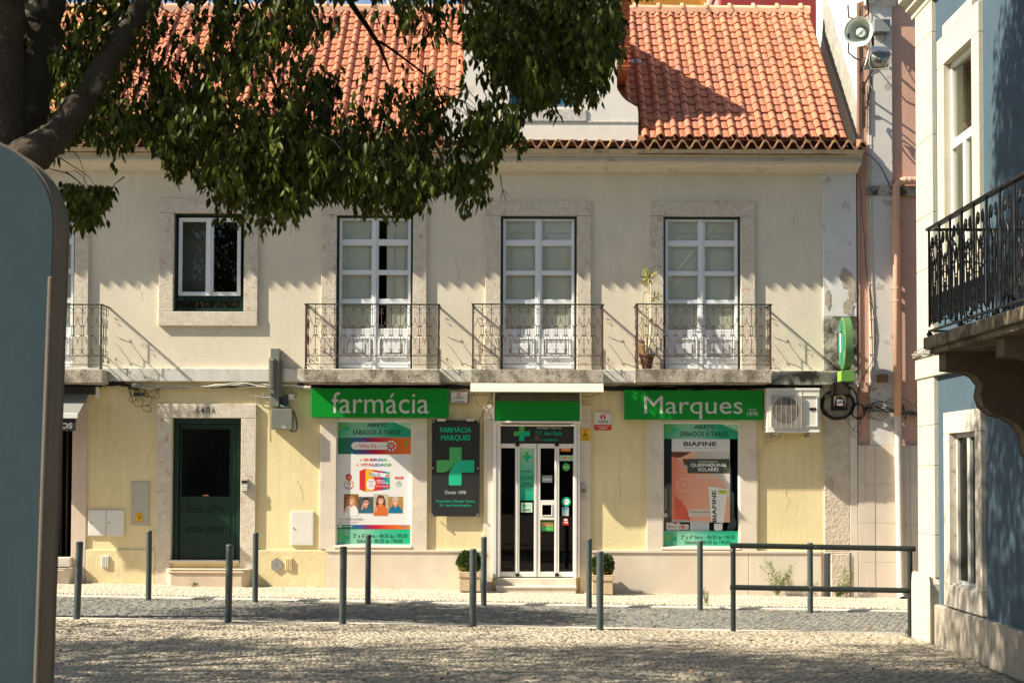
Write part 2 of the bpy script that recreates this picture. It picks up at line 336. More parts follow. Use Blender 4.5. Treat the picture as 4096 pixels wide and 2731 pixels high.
# peeled patches: bare render showing where the paint fell (irregular outlines, 3 mm proud edges)
def blob(cx, cy, rx, ry, Y, n=22, seed=1, k=.25):
    r = random.Random(seed); x0, z0 = on_y(cx, cy, Y); s = 6611/(26+Y)
    return [(x0+rx/s*math.cos(a)*q, z0+ry/s*math.sin(a)*q) for a, q in [(2*math.pi*i/n, 1+r.uniform(-k, k)) for i in range(n)]]
mb = MB(); bare = M('bare_render', (.42,.37,.28), .95, var=.2, vs=10, bump=.7, bs=30)
for q in ((3386,1112,30,36,4), (3407,1165,16,50,5), (3311,1195,12,40,7), (3393,1230,22,32,8)): mb.poly(blob(q[0],q[1],q[2],q[3],-.031,seed=q[4]), -.031-.0007*q[4])
mb.build('bare_render_patch', B, bare)
mb = MB(); mb.box(XP, XR, -.032, .2, Zst1+.001, zt1); mb.build('mouldy_pilaster_base', B, grime)
z2 = on_y(3350, 2205, 0)[1]
rq = M('eroded_limestone', (.58,.50,.385), .9, var=.15, vs=7, bump=1, bs=24, bd=.02, c2=(.36,.30,.23), mask=(3.5,.58,.68), c3=(.16,.14,.11), mask3=(2.2,.66,.72))
mb = MB(); mb.box(XP, XR-.12, -.03, .2, z2+.002, Zst0-.002); mb.box(XP+.1, XR-.13, -.055, .2, -.5, z2-.03); mb.box(XP, XR-.12, -.045, .2, z2-.03, z2)
mb.build('stone_pilaster', B, rq, bevel=.01)
mb = MB(); mb.box(XR-.118, XR+.0, -.035, .2, -.5, Zst0-.03); mb.build('pilaster_edge_strip', B, limes, bevel=.004)
# cornice profile
yz = [(-.42, zs(609,-.42)), (-.42, zs(625,-.42)), (-.36, zs(626,-.36)), (-.345, zs(643,-.345)), (-.32, zs(645,-.32)), (-.31, zs(653,-.31))]
cv = [(-.31+.24*math.sin(t*math.pi/2)**1.3, zs(654,-.3)-(zs(654,-.3)-zs(681,-.06))*(1-math.cos(t*math.pi/2))**.9) for t in (0,.2,.4,.6,.8,1)]
prof = [(.1, yz[0][1])] + yz + cv + [(-.06, Zc-.015), (.1, Zc-.015)]
mb = MB(); mb.prism(prof, XL, XR+.02, 'x'); o = mb.build('cornice', B, corn)
mb = MB(); mb.box(XL, XR+.021, -.372, -.3, zs(643,-.36), zs(628,-.36)); o2 = mb.build('cornice_band', B, cornb)
# ---- eaves: row of wavy end tiles on mortar
zw = zs(573, -.62); pw = .214
def wave(x): return .058*math.copysign(abs(math.sin(2*math.pi*x/pw/1.0))**.75, math.sin(2*math.pi*x/pw))
mb = MB(); xs = np.arange(XL, XR+.05, pw/14)
for (a, b) in zip(xs[:-1], xs[1:]):
    za, zb = zw+wave(a), zw+wave(b)
    mb.add([(a,-.66,za),(b,-.66,zb),(b,-.25,zb+.10),(a,-.25,za+.10),(a,-.66,za-.036),(b,-.66,zb-.036),(b,-.25,zb+.07),(a,-.25,za+.07)], [(0,1,2,3),(4,5,1,0),(7,6,5,4)])
EV = mb.build('eave_tile_row', B, eavet, smooth=False)
mb = MB(); n = int((XR+.02-XL)/.2)
for i in range(n):
    a = XL+i*(XR+.02-XL)/n; b = XL+(i+1)*(XR+.02-XL)/n; j = random.uniform(-.015,.015)
    mb.prism([(.0, zw+.06), (-.30, zw+.02), (-.585+j, zw-.078), (-.50+j, zw-.13), (-.425, yz[0][1]+.001), (.0, yz[0][1]+.001)], a, b+.0, 'x')
mb.build('eave_mortar_bed', B, mortar)
mb = MB(); hol = MB()
x = on_y(1800,560,-.6)[0]
for px in range(2625, 3380, 112):
    a = on_y(px, 555, -.6)[0]; z = zs(543, -.6)
    mb.box(a-.055, a+.055, -.57, -.45, z-.045, z+.045)
    for u in (-.03, 0, .03):
        for v in (-.022, .012): hol.box(a+u-.008, a+u+.008, -.575, -.568, z+v-.007, z+v+.007)
mb.build('hollow_brick_row', B, M('pale_brick', (.5,.35,.22), .9, var=.2, vs=20, c2=(.5,.36,.08), mask=(12,.5,.6)))
hol.build('brick_hole_row', B, black)
# ---- roof
XE = on_y(3385,552,-.6)[0]; zE = zs(548, -.58); YR, zR = on_x(3236,50,XE+.02)
SL = math.hypot(YR+.58, zR-zE); dy, dz = (YR+.58)/SL, (zR-zE)/SL; ny, nz = -dz, dy
XPAR = on_y(325,500,-.4)[0]
print('roof', XE, YR, zE, zR, math.degrees(math.atan2(dz,dy)), 'par', XPAR, 'G')
tp = .2255; NR = 17; rl = SL/NR
def roofpt(x, s, h): return (x, -.58+dy*s+ny*h, zE+dz*s+nz*h)
def tprof(u):
    if u < .52: return .006+.052*math.sin(math.pi*u/.52)**.85
    return .006+.004*math.cos(2*math.pi*(u-.76)/.48)
def tiles(mb, xa, xb, skip=None):
    U = [0,.04,.12,.2,.26,.32,.4,.48,.52,.56,.76,.98]
    nx = int(round((xb-xa)/tp)); q = (xb-xa)/nx
    for r in range(NR):
        for c in range(nx):
            x0 = xa+c*q; s0 = r*rl-.03; s1 = (r+1)*rl+.01
            if skip and skip(x0+q/2, s0+rl/2): continue
            js = random.gauss(0,.006)+.006*math.sin(c*.31+r*.5); jh = random.gauss(0,.0025)+.005*math.sin(c*.17+1)*math.sin(r*.4); jx = random.gauss(0,.0015); sk = random.gauss(0,.004)
            vs = []
            for (s, dh) in ((s0+js, .006), (s0+js, .026), (s1, .0)):
                for u in U:
                    vs.append(roofpt(x0+jx+(u+.02)*q*.995, s+sk*(u-.5), tprof(u)+dh+jh))
            k = len(U)
            mb.add(vs, [(i, i+1, k+i+1, k+i) for i in range(k-1)]+[(k+i, k+i+1, 2*k+i+1, 2*k+i) for i in range(k-1)])
# dormer footprint
XD0 = on_y(1108+0*1, 300, -.3)[0]
dl = on_y(1860, 300, -.28)[0]; dr = on_y(2466, 300, -.28)[0]
dr2 = on_y(2551, 300, -.5)[0]; dl2 = on_y(1768, 300, -.5)[0]
def indorm(x, s): return (dl-.05 < x < dr+.02 and s < 2.62) or (dl2-.05 < x < dr2-.02 and s < .5)
mb = MB(); tiles(mb, XPAR+.14, XE, indorm); mb.build('tiled_roof', B, tile)
mb = MB(); tiles(mb, XL, XPAR-.1); mb.build('old_tiled_roof', B, tileo)
mb = MB(); xk = XE+.03
for a, b, s_ in ((XL, dl2, -.05), (dl2, dr2, .45), (dr2, xk, -.05)): mb.quad(roofpt(a,s_,-.02), roofpt(b,s_,-.02), roofpt(b,SL,-.02), roofpt(a,SL,-.02))
mb.quad((XL,YR,zR), (XE+.03,YR,zR), (XE+.03,YR+4,zR-3.2), (XL,YR+4,zR-3.2)); 
for a, b in ((XL, dl2), (dr2, xk)): mb.quad((a,-.50,zE-.25),(b,-.50,zE-.25),(b,-.50,zE+.04),(a,-.50,zE+.04))
mb.build('roof_deck', B, M('roof_underlay', (.22,.09,.05), .9))
# ridge
mb = MB(); mo = MB(); x = XL; L = .415
while x < XE-.1:
    if not (XPAR-.2 < x < XPAR+.1):
        pts = [];
        for i in range(9):
            a = math.pi*i/8; pts.append((.105*math.cos(a), .085*math.sin(a)))
        b = min(x+L, XE+.03); vs = [(x, YR+p[0], zR+.035+p[1]) for p in pts]+[(b, YR+p[0]*.9, zR+.03+p[1]*.9) for p in pts]
        mb.add(vs, [(i, i+1, 10+i-1+0, 9+i) if 0 else (i, i+1, 9+i+1, 9+i) for i in range(8)])
        cvs = [(x-.012, YR+p[0]*1.28, zR+.035+p[1]*1.4) for p in pts]+[(x+.03, YR+p[0]*1.28, zR+.035+p[1]*1.4) for p in pts]
        mb.add(cvs, [(i, i+1, 10+i, 9+i) for i in range(8)]+[tuple(range(9)), tuple(range(17, 8, -1))])
    x += L
mb.build('ridge_tile_row', B, M('pale_ridge_tile', (.60,.33,.20), .85, var=.1, vs=6, c2=(.62,.42,.28), mask=(4,.5,.65), island=.1))
x = XPAR+.14
mo.box(XPAR, XE, YR-.11, YR+.1, zR-.03, zR+.045)
k = 0
while x < XE-.05:
    cxp = x+.02+tp*.74; mo.lathe([(.062,-.0),(.048,.03),(.02,.045)], (cxp, YR-.155, zR-.025), 'y', 10); x += (XE-XPAR-.14)/int(round((XE-XPAR-.14)/tp))
mo.build('ridge_mortar', B, M('ridge_mortar_pink', (.58,.36,.24), .9, var=.1, vs=12))
# party parapet between the two roofs
mb = MB(); P = lambda s, h: (-.58+dy*s+ny*h, zE+dz*s+nz*h)
mb.prism([P(.05,-.1), P(SL-.05,-.1), P(SL-.05,.16), P(.05,.16)], XPAR-.1, XPAR+.12, 'x'); mb.build('roof_parapet', B, M('parapet_render', (.45,.43,.38), .9, var=.2, vs=10, bump=.6, bs=30, c2=(.50,.38,.10), mask=(5,.52,.6)), bevel=.02)
# ---- big central dormer
YD = -.50
DX0, DX1 = on_y(1857, 250, YD)[0], on_y(2466, 250, YD)[0]; zd0 = zs(560, YD); zd1 = zs(2, YD)
dm = group_part('dormer', B)
zsh = on_y(2560, 470, YD)[1]; zcurb = on_y(2500,485,YD)[1]
cl, cr_ = on_y(1768,500,YD)[0], on_y(2551,500,YD)[0]
pts = [(cl, zd0), (cr_, zd0), (cr_, zcurb+.14)]
arc = [(2548,430),(2530,420),(2505,405),(2485,385),(2470,362),(2466,350)]
pts += [on_y(a, b, YD) for a, b in arc]; pts += [(DX1, zd1), (DX0, zd1)]
pts += [(DX0+DX1-on_y(a, b, YD)[0], on_y(a, b, YD)[1]) for a, b in arc[::-1]] + [(cl, zcurb+.14)]
dw_in = R(2035,105,2310,428,YD)
def front_with_hole(mb, pts, hole, y0, y1):
    # split the outline into columns left / right of the hole and boxes above / below
    xa, xb, za, zb = hole
    mb.prism([p for p in pts if p[0] >= xb] + [(xb, zd1), (xb, zd0)] if 0 else [(xb, zd0)]+[p for p in pts if p[0] > xb]+[(xb, zd1)], y0, y1, 'y')
    left = [p for p in pts if p[0] < xa]
    mb.prism([left[0], (xa, zd0), (xa, zd1)]+left[1:], y0, y1, 'y')
    mb.box(xa, xb, y0, y1, zd0, za); mb.box(xa, xb, y0, y1, zb, zd1)
mb = MB(); front_with_hole(mb, pts, dw_in, YD, YD+.2)
mb.box(DX0, DX0+.16, YD+.2, 3.2, zd0+.8, zd1-.0); mb.box(DX1-.16, DX1, YD+.2, 3.2, zd0+.8, zd1)
mb.build('dormer_wall', dm, dwhite, bevel=.006)
mb = MB(); zl0, zl1 = zs(484,YD), zs(438,YD); mb.box(*R(2000,0,2345,2,YD)[:2], YD-.02, YD+.1, zl0, zl1); mb.box(cl-.01, cr_+.012, YD-.012, YD+.05, zs(490,YD), zs(484,YD)); mb.build('dormer_sill', dm, dgrit)
mb = MB(); mb.box(DX0-.1, DX1+.1, YD-.18, 3.4, zd1, zd1+.1)
for i in range(int((DX1-DX0+.2)/.21)): a = DX0-.1+i*.21; mb.lathe([(.06,0),(.06,.3)], (a+.1, YD-.22, zd1+.08), 'y', 10)
mb.build('dormer_roof', dm, tile)
mb = MB(); z = zs(280, YD)
xt0, xt1 = on_y(2466,200,YD+.1)[0], on_y(2516,200,YD+.1)[0]
i = 0
while z < zd1-.02:
    mb.box(xt0+.002, xt1-.004*(i % 2), YD+.02, 2.7, z, z+.058); mb.box(xt0+.002, xt1+.012, YD+.0, 2.7, z+.058, z+.075); z += .075; i += 1
mb.build('tile_hung_cheek', dm, M('shaded_cheek_tile', (.50,.15,.06), .85, var=.12, vs=8, island=.08))
mb = MB()
x0, x1, z0, z1 = dw_in; f = .05
mb.box(x0, x0+f, YD+.06, YD+.12, z0, z1); mb.box(x1-f, x1, YD+.06, YD+.12, z0, z1); mb.box(x0+f, x1-f, YD+.06, YD+.12, z0, z0+f); mb.box(x0+f, x1-f, YD+.06, YD+.12, z1-f, z1); mb.box((x0+x1)/2-.03, (x0+x1)/2+.03, YD+.065, YD+.11, z0+f, z1-f)
mb.build('dormer_window_frame', dm, flat('grey_blue_frame', (.10,.15,.19)))
mb = MB(); mb.rect((x0,x1,z0,z1), YD+.1); mb.build('dormer_pane', dm, M('painted_sky_reflection', (.03,.15,.22), .08, spec=1.0))  # reflected sky put into the pane as an even blue colour
mb = MB(); p = on_y(2512,250,.0); mb.tube([(p[0]-.4,.0,p[1]+.03), (p[0]+.18,-.04,p[1]-.005)], .033, 10); mb.tube([(p[0]+.1,-.035,p[1]+.001),(p[0]+.2,-.04,p[1]-.006)], .037, 10)
mb.build('overflow_pipe', dm, flat('zinc', (.35,.42,.45), .3, metal=.8), smooth=True)
# ---- stone surrounds
def surround(parent, o, i, sill=True, mat=lime, proud=.05, deep=.17, name='stone_surround', lint=True):
    mb = MB()
    if lint: mb.box(o[0], o[1], -proud, deep, i[3], o[3])
    zb = i[2] if sill else o[2]
    mb.box(o[0], i[0], -proud+.002, deep, zb, i[3]-.004); mb.box(i[1], o[1], -proud+.002, deep, zb, i[3]-.004)
    if sill: mb.box(o[0], o[1], -proud-.004, deep, o[2], i[2]-.004)
    return mb.build(name, parent, mat, bevel=.006)
def room(parent, i, y0, y1, mat, back=None, name='room'):
    mb = MB(); x0, x1, z0, z1 = grow(i, .03)
    mb.quad((x0,y1,z0),(x1,y1,z0),(x1,y1,z1),(x0,y1,z1)); mb.quad((x0,y0,z0),(x0,y1,z0),(x0,y1,z1),(x0,y0,z1)); mb.quad((x1,y0,z0),(x1,y1,z0),(x1,y1,z1),(x1,y0,z1)); mb.quad((x0,y0,z1),(x1,y0,z1),(x1,y1,z1),(x0,y1,z1)); mb.quad((x0,y0,z0),(x1,y0,z0),(x1,y1,z0),(x0,y1,z0))
    return mb.build(name, parent, mat)
# small window
wn = group_part('window', B); surround(wn, small_out, small_in)
x0, x1, z0, z1 = small_in; s = CR(cA,1520,362,2052,1028,0)
mb = MB(); g = .035; mb.box(x0-.01, x0+g, .06, .16, z0, z1); mb.box(x1-g, x1+.01, .06, .16, z0, z1); mb.box(x0+g, x1-g, .06, .16, z1-g, z1+.01); mb.box(x0+g, x1-g, .08, .16, z0-.01, s[2]-.005); mb.box(x0+g, x1-g, .05, .08, z0, z0+.05); mb.build('outer_frame', wn, gwood, bevel=.004)
def sashes(parent, r, y, cols, rows, st=.045, mull=.055, mat=sash, name='sash_frame', gl=glass, glname='pane', y1=None):
    """two leaves; rows = z pairs of glass"""
    x0, x1, z0, z1 = r; mb = MB(); y1 = y1 or y+.045
    mb.box(x0, x0+st, y, y1, z0, z1); mb.box(x1-st, x1, y, y1, z0, z1); xc = (x0+x1)/2
    mb.box(xc-mull, xc+mull, y, y1, z0, z1); mb.box(xc-.02, xc+.02, y-.014, y-.001, z0, z1)
    ed = [z0]+[q for p in rows for q in p]+[z1]
    for a, b in zip(ed[::2], ed[1::2]):
        if b-a > .001:
            for u, v in ((x0+st, xc-mull), (xc+mull, x1-st)): mb.box(u, v, y+.004, y1-.002, a, b)
    for (a, b) in rows:                       # slim beads around each pane
        for u, v in ((x0+st, xc-mull), (xc+mull, x1-st)):
            t = .008; mb.box(u, u+t, y+.012, y1-.01, a, b); mb.box(v-t, v, y+.012, y1-.01, a, b); mb.box(u+t, v-t, y+.012, y1-.01, a, a+t); mb.box(u+t, v-t, y+.012, y1-.01, b-t, b)
    o = mb.build(name, parent, mat, bevel=.003)
    mb = MB()
    for (a, b) in rows:
        for u, v in ((x0+st, xc-mull), (xc+mull, x1-st)): mb.rect((u, v, a, b), y+.025)
    mb.build(glname, parent, gl); return o
sashes(wn, s, .05, 2, [(s[2]+.055, s[3]-.055)], st=.05, mull=.055)
room(wn, small_in, .17, 1.2, dark); mb = MB(); mb.rect((x0+.06, x0+.52, z0, z1), .3); mb.build('curtain', wn, M('brown_curtain', (.17,.165,.14), .9, var=.15, vs=4, stretch=(6,1,.4)))
r = CR(cA,1515,1078,2045,1135,-.03)
mb = MB(); mb.box(r[0], r[1], -.035, -.029, r[2], r[3]); mb.build('glass_guard', wn, glassm('guard_glass', (.5,.56,.52)))
mb = MB()
for zz in (r[2]-.03, r[3]+.03):
    for xx in (r[0]+.06, r[1]-.06): mb.tube([(xx-.03,-.035,zz+.01),(xx+.02,-.04,zz-.01),(xx+.03,.05,zz-.012)], .009, 6)
mb.build('guard_bracket', wn, black)
# balcony doors
def frame_rect(mb, x0, x1, z0, z1, t, ya, yb):
    mb.box(x0, x0+t, ya, yb, z0, z1); mb.box(x1-t, x1, ya, yb, z0, z1); mb.box(x0+t, x1-t, ya, yb, z0, z0+t); mb.box(x0+t, x1-t, ya, yb, z1-t, z1)
for k, (o, i) in doors.items():
    D = group_part('balcony_door', B); surround(D, o, i, sill=False)
    zb = zs(1349, -.05)                                   # a thicker base block on each jamb
    for a, b in ((o[0]-.015, i[0]-.001), (i[1]+.001, o[1]+.015)): mb = MB(); mb.box(a, b, -.062, .1, o[2]+.001, zb); mb.build('jamb_base', D, lime, bevel=.008)
    x0, x1, z0, z1 = i; g = .038
    mb = MB(); mb.box(x0-.01, x0+g, .05, .17, z0, z1); mb.box(x1-g, x1+.01, .05, .17, z0, z1); mb.box(x0+g, x1-g, .05, .17, z1-g, z1+.01); mb.build('outer_frame', D, gwood, bevel=.004)
    rr = (x0+g, x1-g, z0, z1-g); Z = lambda py: zs(py, .05)
    rows = [(Z(1317), Z(1216)), (Z(1198), Z(1099)), (Z(1083), Z(982)), (Z(960), rr[3]-.03)]
    so_ = sashes(D, rr, .055, 2, rows, st=.04, mull=.05)
    xc = (rr[0]+rr[1])/2
    for u, v in ((rr[0]+.055, xc-.065), (xc+.065, rr[1]-.055)):
        mb = MB()
        zt, zb_ = Z(1352), Z(1432)
        frame_rect(mb, u, v, zb_, zt, .022, .035, .056); frame_rect(mb, u+.04, v-.04, zb_+.035, zt-.035, .018, .042, .056); mb.box(u+.09, v-.09, .036, .056, zb_+.08, zt-.08)
        frame_rect(mb, u+.07, v-.07, zb_+.062, zt-.062, .01, .045, .056)
        mb.box(u-.02, v+.02, .045, .056, z0+.03, z0+.10)
        mb.build('moulded_panel', D, sash, bevel=.006)
    for n_, (u, v) in enumerate(((rr[0]+.02, xc-.012), (xc+.012, rr[1]-.02))):
        if k == 'a' and n_ == 1: u += .17
        mb = MB(); mb.box(u, v, .115, .14, z0+.2, z1-.01)
        for q0, q1 in ((Z(1290), Z(1245)-.0), (Z(1190)-.3, Z(925)-.0)) if 0 else ((rows[0][0]+.02, rows[0][1]-.1), (rows[0][1]+.02, Z(925))):
            frame_rect(mb, u+.10, v-.07, q0, q1, .012, .105, .116); frame_rect(mb, u+.125, v-.095, q0+.025, q1-.025, .008, .108, .116)
        mb.build('inner_shutter', D, shut, bevel=.003)
    room(D, i, .2, 1.0, dark)
# balconies
SB = {'a': (1216,1758,iron), 'b': (1884,2414,iron), 'c': (2541,3086,iron), 'z': (-131,409,irong)}
YB = -.52
def arcp(cx, cz, r, a0, a1, n=8): return [(cx+r*math.cos(math.radians(a0+(a1-a0)*i/n)), cz+r*math.sin(math.radians(a0+(a1-a0)*i/n))) for i in range(n+1)]
def railing_cells(mb, P, L, n, z0):
    """P(u,h) maps metres along the rail and height to a point"""
    p = L/n; T = lambda pts, r=.0042, k=4: mb.tube([P(u, h) for u, h in pts], r, k)
    for j in range(1, n):
        u = j*p
        T([(u, .21), (u, .525)], .005); T([(u, .675), (u, 1.0)], .005)
        for d in (-.018, .018): T([(u+d, .53), (u+d, .67)])
        for h in (.53, .67): mb.tube([P(u-.03, h), P(u+.03, h)], .009, 5)
    for j in range(n):
        u = j*p; c = u+p/2
        T([(u+.012, .66), (u+.03, .675), (u+.042, .70), (c-.022, .72), (c-.008, .745), (c, .775), (c+.008, .745), (c+.022, .72), (u+p-.042, .70), (u+p-.03, .675), (u+p-.012, .66)])
        T([(c, .765), (c, .80)], .006)
        T([(u+.012, .545), (u+.03, .53), (u+.042, .505), (c-.022, .485), (c-.008, .46), (c, .43), (c+.008, .46), (c+.022, .485), (u+p-.042, .505), (u+p-.03, .53), (u+p-.012, .545)])
        T([(c, .44), (c, .405)], .006)
        # top: half circle springing from the bars with curled ends
        T([(u+.02, .90), (u+.032, .885), (u+.022, .868), (u+.008, .875)]); T([(u+p-.02, .90), (u+p-.032, .885), (u+p-.022, .868), (u+p-.008, .875)])
        T(arcp(c, .905, p*.46, 175, 5, 10))
        # bottom: circle cups
        T(arcp(c, .29, p*.44, 185, 355, 10)); T([(u+.01, .29), (u+.014, .315), (u+.03, .318), (u+.036, .30)]); T([(u+p-.01, .29), (u+p-.014, .315), (u+p-.03, .318), (u+p-.036, .30)])
    for j in range(0, n, 2):                               # low scrolls between the two bottom rails
        c = j*p+p
        T([(c-.05, .195), (c-.02, .185), (c-.015, .15), (c-.035, .12), (c-.055, .135), (c-.045, .15)]); T([(c+.05, .195), (c+.02, .185), (c+.015, .15), (c+.035, .12), (c+.055, .135), (c+.045, .15)])
for k, (a, b, im) in SB.items():
    BL = group_part('balcony', B)
    y0 = YB; sx0, sx1, sz0, sz1 = R(a, 1477, b, 1533, y0)
    mb = MB(); mb.box(sx0, sx1, y0, -.086, sz0+.012, sz1); mb.box(sx0+.03, sx1-.03, y0+.03, -.087, sz0-.0, sz0+.011); mb.build('slab', BL, slabstone, bevel=.014)
    mb = MB(); yr = y0+.045; ra, rb = on_y(a+8, 1300, yr)[0], on_y(b-4, 1300, yr)[0]; hz = sz1
    n = 14
    railing_cells(mb, lambda u, h: (ra+u, yr, hz+h), rb-ra, n, hz)
    nd = 3
    for xx in (ra, rb): railing_cells(mb, lambda u, h: (xx, yr+u, hz+h), -yr-.02, nd, hz)
    for h in (.21, .08): mb.box(ra, rb, yr-.006, yr+.006, hz+h-.005, hz+h+.005); mb.box(ra-.006, ra+.006, yr+.01, 0, hz+h-.005, hz+h+.005); mb.box(rb-.006, rb+.006, yr+.01, 0, hz+h-.005, hz+h+.005)
    for xx in (ra, rb):
        mb.box(xx-.013, xx+.013, yr-.013, yr+.013, hz+.03, hz+1.0); mb.lathe([(.0,-.03),(.024,-.015),(.024,.005),(.012,.02)], (xx, yr, hz+.03), 'z', 10)
    mb.build('railing', BL, im)
    mb = MB(); t = hz+1.0
    mb.box(ra-.028, rb+.028, yr-.022, yr+.022, t, t+.02); mb.box(ra-.02, ra+.02, yr+.023, .02, t, t+.018); mb.box(rb-.02, rb+.02, yr+.023, .02, t, t+.018)
    mb.build('top_rail', BL, irong, bevel=.004)
# ---- green street door
gd = group_part('green_door', B)
surround(gd, gd_out, gd_in, sill=False, mat=lime, deep=.2)
x0, x1, z0, z1 = gd_in
mb = MB(); f = .09
mb.box(x0-.01, x0+f, .1, .2, z0, z1); mb.box(x1-f, x1+.01, .1, .2, z0, z1); mb.box(x0+f, x1-f, .1, .2, z1-f, z1+.01); frame_rect(mb, x0+.0, x1-.0, z0, z1, .02, .085, .1)
gl = CR(c1,1120,668,1545,1255,.12)
lx0, lx1, lz1 = x0+f+.01, x1-f-.01, z1-f-.01
mb.box(lx0, gl[0], .12, .165, z0+.01, lz1); mb.box(gl[1], lx1, .12, .165, z0+.01, lz1); mb.box(gl[0], gl[1], .12, .165, gl[3], lz1); mb.box(gl[0], gl[1], .12, .165, z0+.01, gl[2])
frame_rect(mb, gl[0], gl[1], gl[2], gl[3], .012, .108, .119)
mb.build('door_leaf', gd, gwood2, bevel=.004)
pl = CR(c1,1110,1325,1540,1880,.12); pl = (pl[0], pl[1], z0+.22, pl[3])
mb = MB(); frame_rect(mb, *pl, .008, .112, .119)
sb = [CR(c1,*q,.11) for q in ((1165,1345,1300,1388),(1345,1345,1480,1388),(1165,1512,1300,1555),(1345,1512,1480,1555))]
mb.build('door_moulding', gd, gwood2)
for q in sb:
    mb = MB(); frame_rect(mb, *q, .008, .105, .119); mb.rect(grow(q,-.012), .113, black); mb.mats = mb.mats; o = MB(); frame_rect(o, *q, .008, .103, .119, ); o.box(q[0]+.012, q[1]-.012, .108, .119, q[2]+.012, q[3]-.012); o.build('letter_slot', gd, flat('dark_slot', (.008,.02,.016)), bevel=.002)
mb = MB(); mb.rect(gl, .14); mb.build('door_pane', gd, glassm('door_glass', (.55,.58,.56), 1.3))
hd = CR(c1,1187,1268,1218,1318,.1); mb = MB(); mb.tube([(hd[0],.07,hd[3]),(hd[0],.05,hd[3]),(hd[0],.05,hd[2]),(hd[0],.07,hd[2])], .01, 6); mb.build('handle', gd, black)
q = CR(c1,1305,1233,1355,1255,.13); mb = MB(); mb.rect(q, .134, redp); mb.text('-----------', (q[0]+.006,q[1]-.006,(q[2]+q[3])/2+.003,q[3]-.006), .132, paper); mb.build('red_door_sticker', gd)
room(gd, gd_in, .21, 2.2, dark)
mb = MB()                                                  # stairs seen through the glass
for i in range(8): mb.box(x0+.42, x1, 1.0+.12*i, 2.1, z0+.1+.18*i, z0+.265+.18*i)
mb.quad((x0+.05,.5,z0),(x0+.36,1.9,z0),(x0+.36,1.9,z1),(x0+.05,.5,z1)); mb.build('hall_stairs', gd, midk)
lt = CR(c1,1240,484,1420,545,-.05)
mb = MB(); n4 = (lt[1]-lt[0])/4
for i, ch in enumerate('648A'): mb.text(ch, (lt[0]+i*n4+.004, lt[0]+(i+1)*n4-.012, lt[2]+random.uniform(-.004,.004), lt[3]), -.0525, bold=.03)
mb.build('house_number', gd, M('faded_black_paint', (.05,.05,.045), .9, var=.3, vs=60, c2=(.45,.4,.33), mask=(40,.5,.6)))
# door sill and rounded stone step
mb = MB(); q = CR(c6,850,433,1367,452,-.05); mb.box(q[0], q[1], -.06, .1, q[2], q[3]); mb.build('door_sill', gd, limes, bevel=.004)
mb = MB(); q = CR(c6,828,500,1432,622,-.35); zt = q[3]; n = 14
out = [(q[0], -.037)]+[(q[0]+.1*(1-math.cos(a)), -.1-.24*math.sin(a)) for a in [math.pi/2*i/6 for i in range(7)]]+[(q[1]-.1*(1-math.cos(a)), -.1-.24*math.sin(a)) for a in [math.pi/2*(6-i)/6 for i in range(7)]]+[(q[1], -.037)]
mb.prism(out, -.3, zt-.045, 'z'); mb.prism([(a+(.012 if a > (q[0]+q[1])/2 else -.012), b-.012 if b < -.05 else b) for a, b in out], zt-.044, zt, 'z')
mb.build('stone_step', gd, M('worn_pinkish_step', (.58,.47,.34), .85, var=.12, vs=8, bump=.5, bs=25, c2=(.5,.42,.3), mask=(4,.55,.7)), bevel=.008)
# ---- shop doorway at the far left, under the awning
lsg = group_part('left_shop_entrance', B)
mb = MB(); mb.box(ls_in[1], ls_out[1], -.03, .2, -.4, on_y(300,1608,-.03)[1]); mb.build('stone_jamb', lsg, M('pinkish_stone', (.60,.49,.40), .8, var=.08, vs=4, bump=.3, bs=20, streak=.15), bevel=.005)
room(lsg, (ls_in[0]-1.2, ls_in[1], ls_in[2]-.1, ls_in[3]), .05, 1.5, dark)
mb = MB();
for i in range(12): xx = ls_in[1]-.05-.09*i; mb.box(xx-.03, xx, .6, .63, ls_in[2], ls_in[3])
mb.build('strip_curtain', lsg, midk)
q = CR(c6,50,425,150,590,-.2); mb = MB(); zt = q[3]
mb.box(q[0]-.8, q[1], -.3, -.034, -.4, zs(2275,-.2)); mb.prism([(q[0]-.8, -.035), (q[1]+.01, -.035), (q[1]+.01, -.3), (q[1]-.06, -.36), (q[0]-.8, -.36)], zs(2275,-.2)-.03, zs(2275,-.2), 'z'); mb.box(q[0]-.8, q[1]-.02, -.15, .04, zs(2275,-.2)+.001, zs(2235,-.2)); mb.build('stone_step', lsg, limes, bevel=.01)
# ---- pharmacy automatic door
pd = group_part('automatic_door', B)
mb = MB(); x0, x1, z0, z1 = pd_out; xa, xb = on_y(c3(290,0)[0], 1950, -.04)[0], on_y(c3(873,0)[0], 1950, -.04)[0]
zb = G(0)-.2
zj = zs(c3(0,300)[1], -.04)
for u, v in ((x0, xa), (xb, x1)):
    mb = MB(); mb.box(u, v, -.04, .15, zb, zj-.003); mb.box(u, v, -.042, .15, zj, z1); mb.build('stone_jamb', pd, limes, bevel=.005)
wfo = CR(c3,288,315,875,1360,-.1)
alu = M('white_aluminium', (.76,.74,.69), .4, var=.02, vs=3, spec=.5)
mb = MB()
for u, v in ((wfo[0], on_y(c3(340,0)[0],1950,-.1)[0]), (on_y(c3(832,0)[0],1950,-.1)[0], wfo[1])):
    w_ = v-u; mb.box(u, u+w_*.45, -.11, -.043, wfo[2], wfo[3]); mb.box(u+w_*.45+.012, v-.012, -.10, -.04, wfo[2]+.01, wfo[3]); mb.box(u+.01, v-.004, -.085, .1, wfo[2]+.005, wfo[3])
mb.box(wfo[0]+.15, wfo[1]-.15, -.075, .0, zs(c3(0,342)[1],-.1), zs(c3(0,330)[1],-.1))
mb.build('outer_frame', pd, alu, bevel=.003)
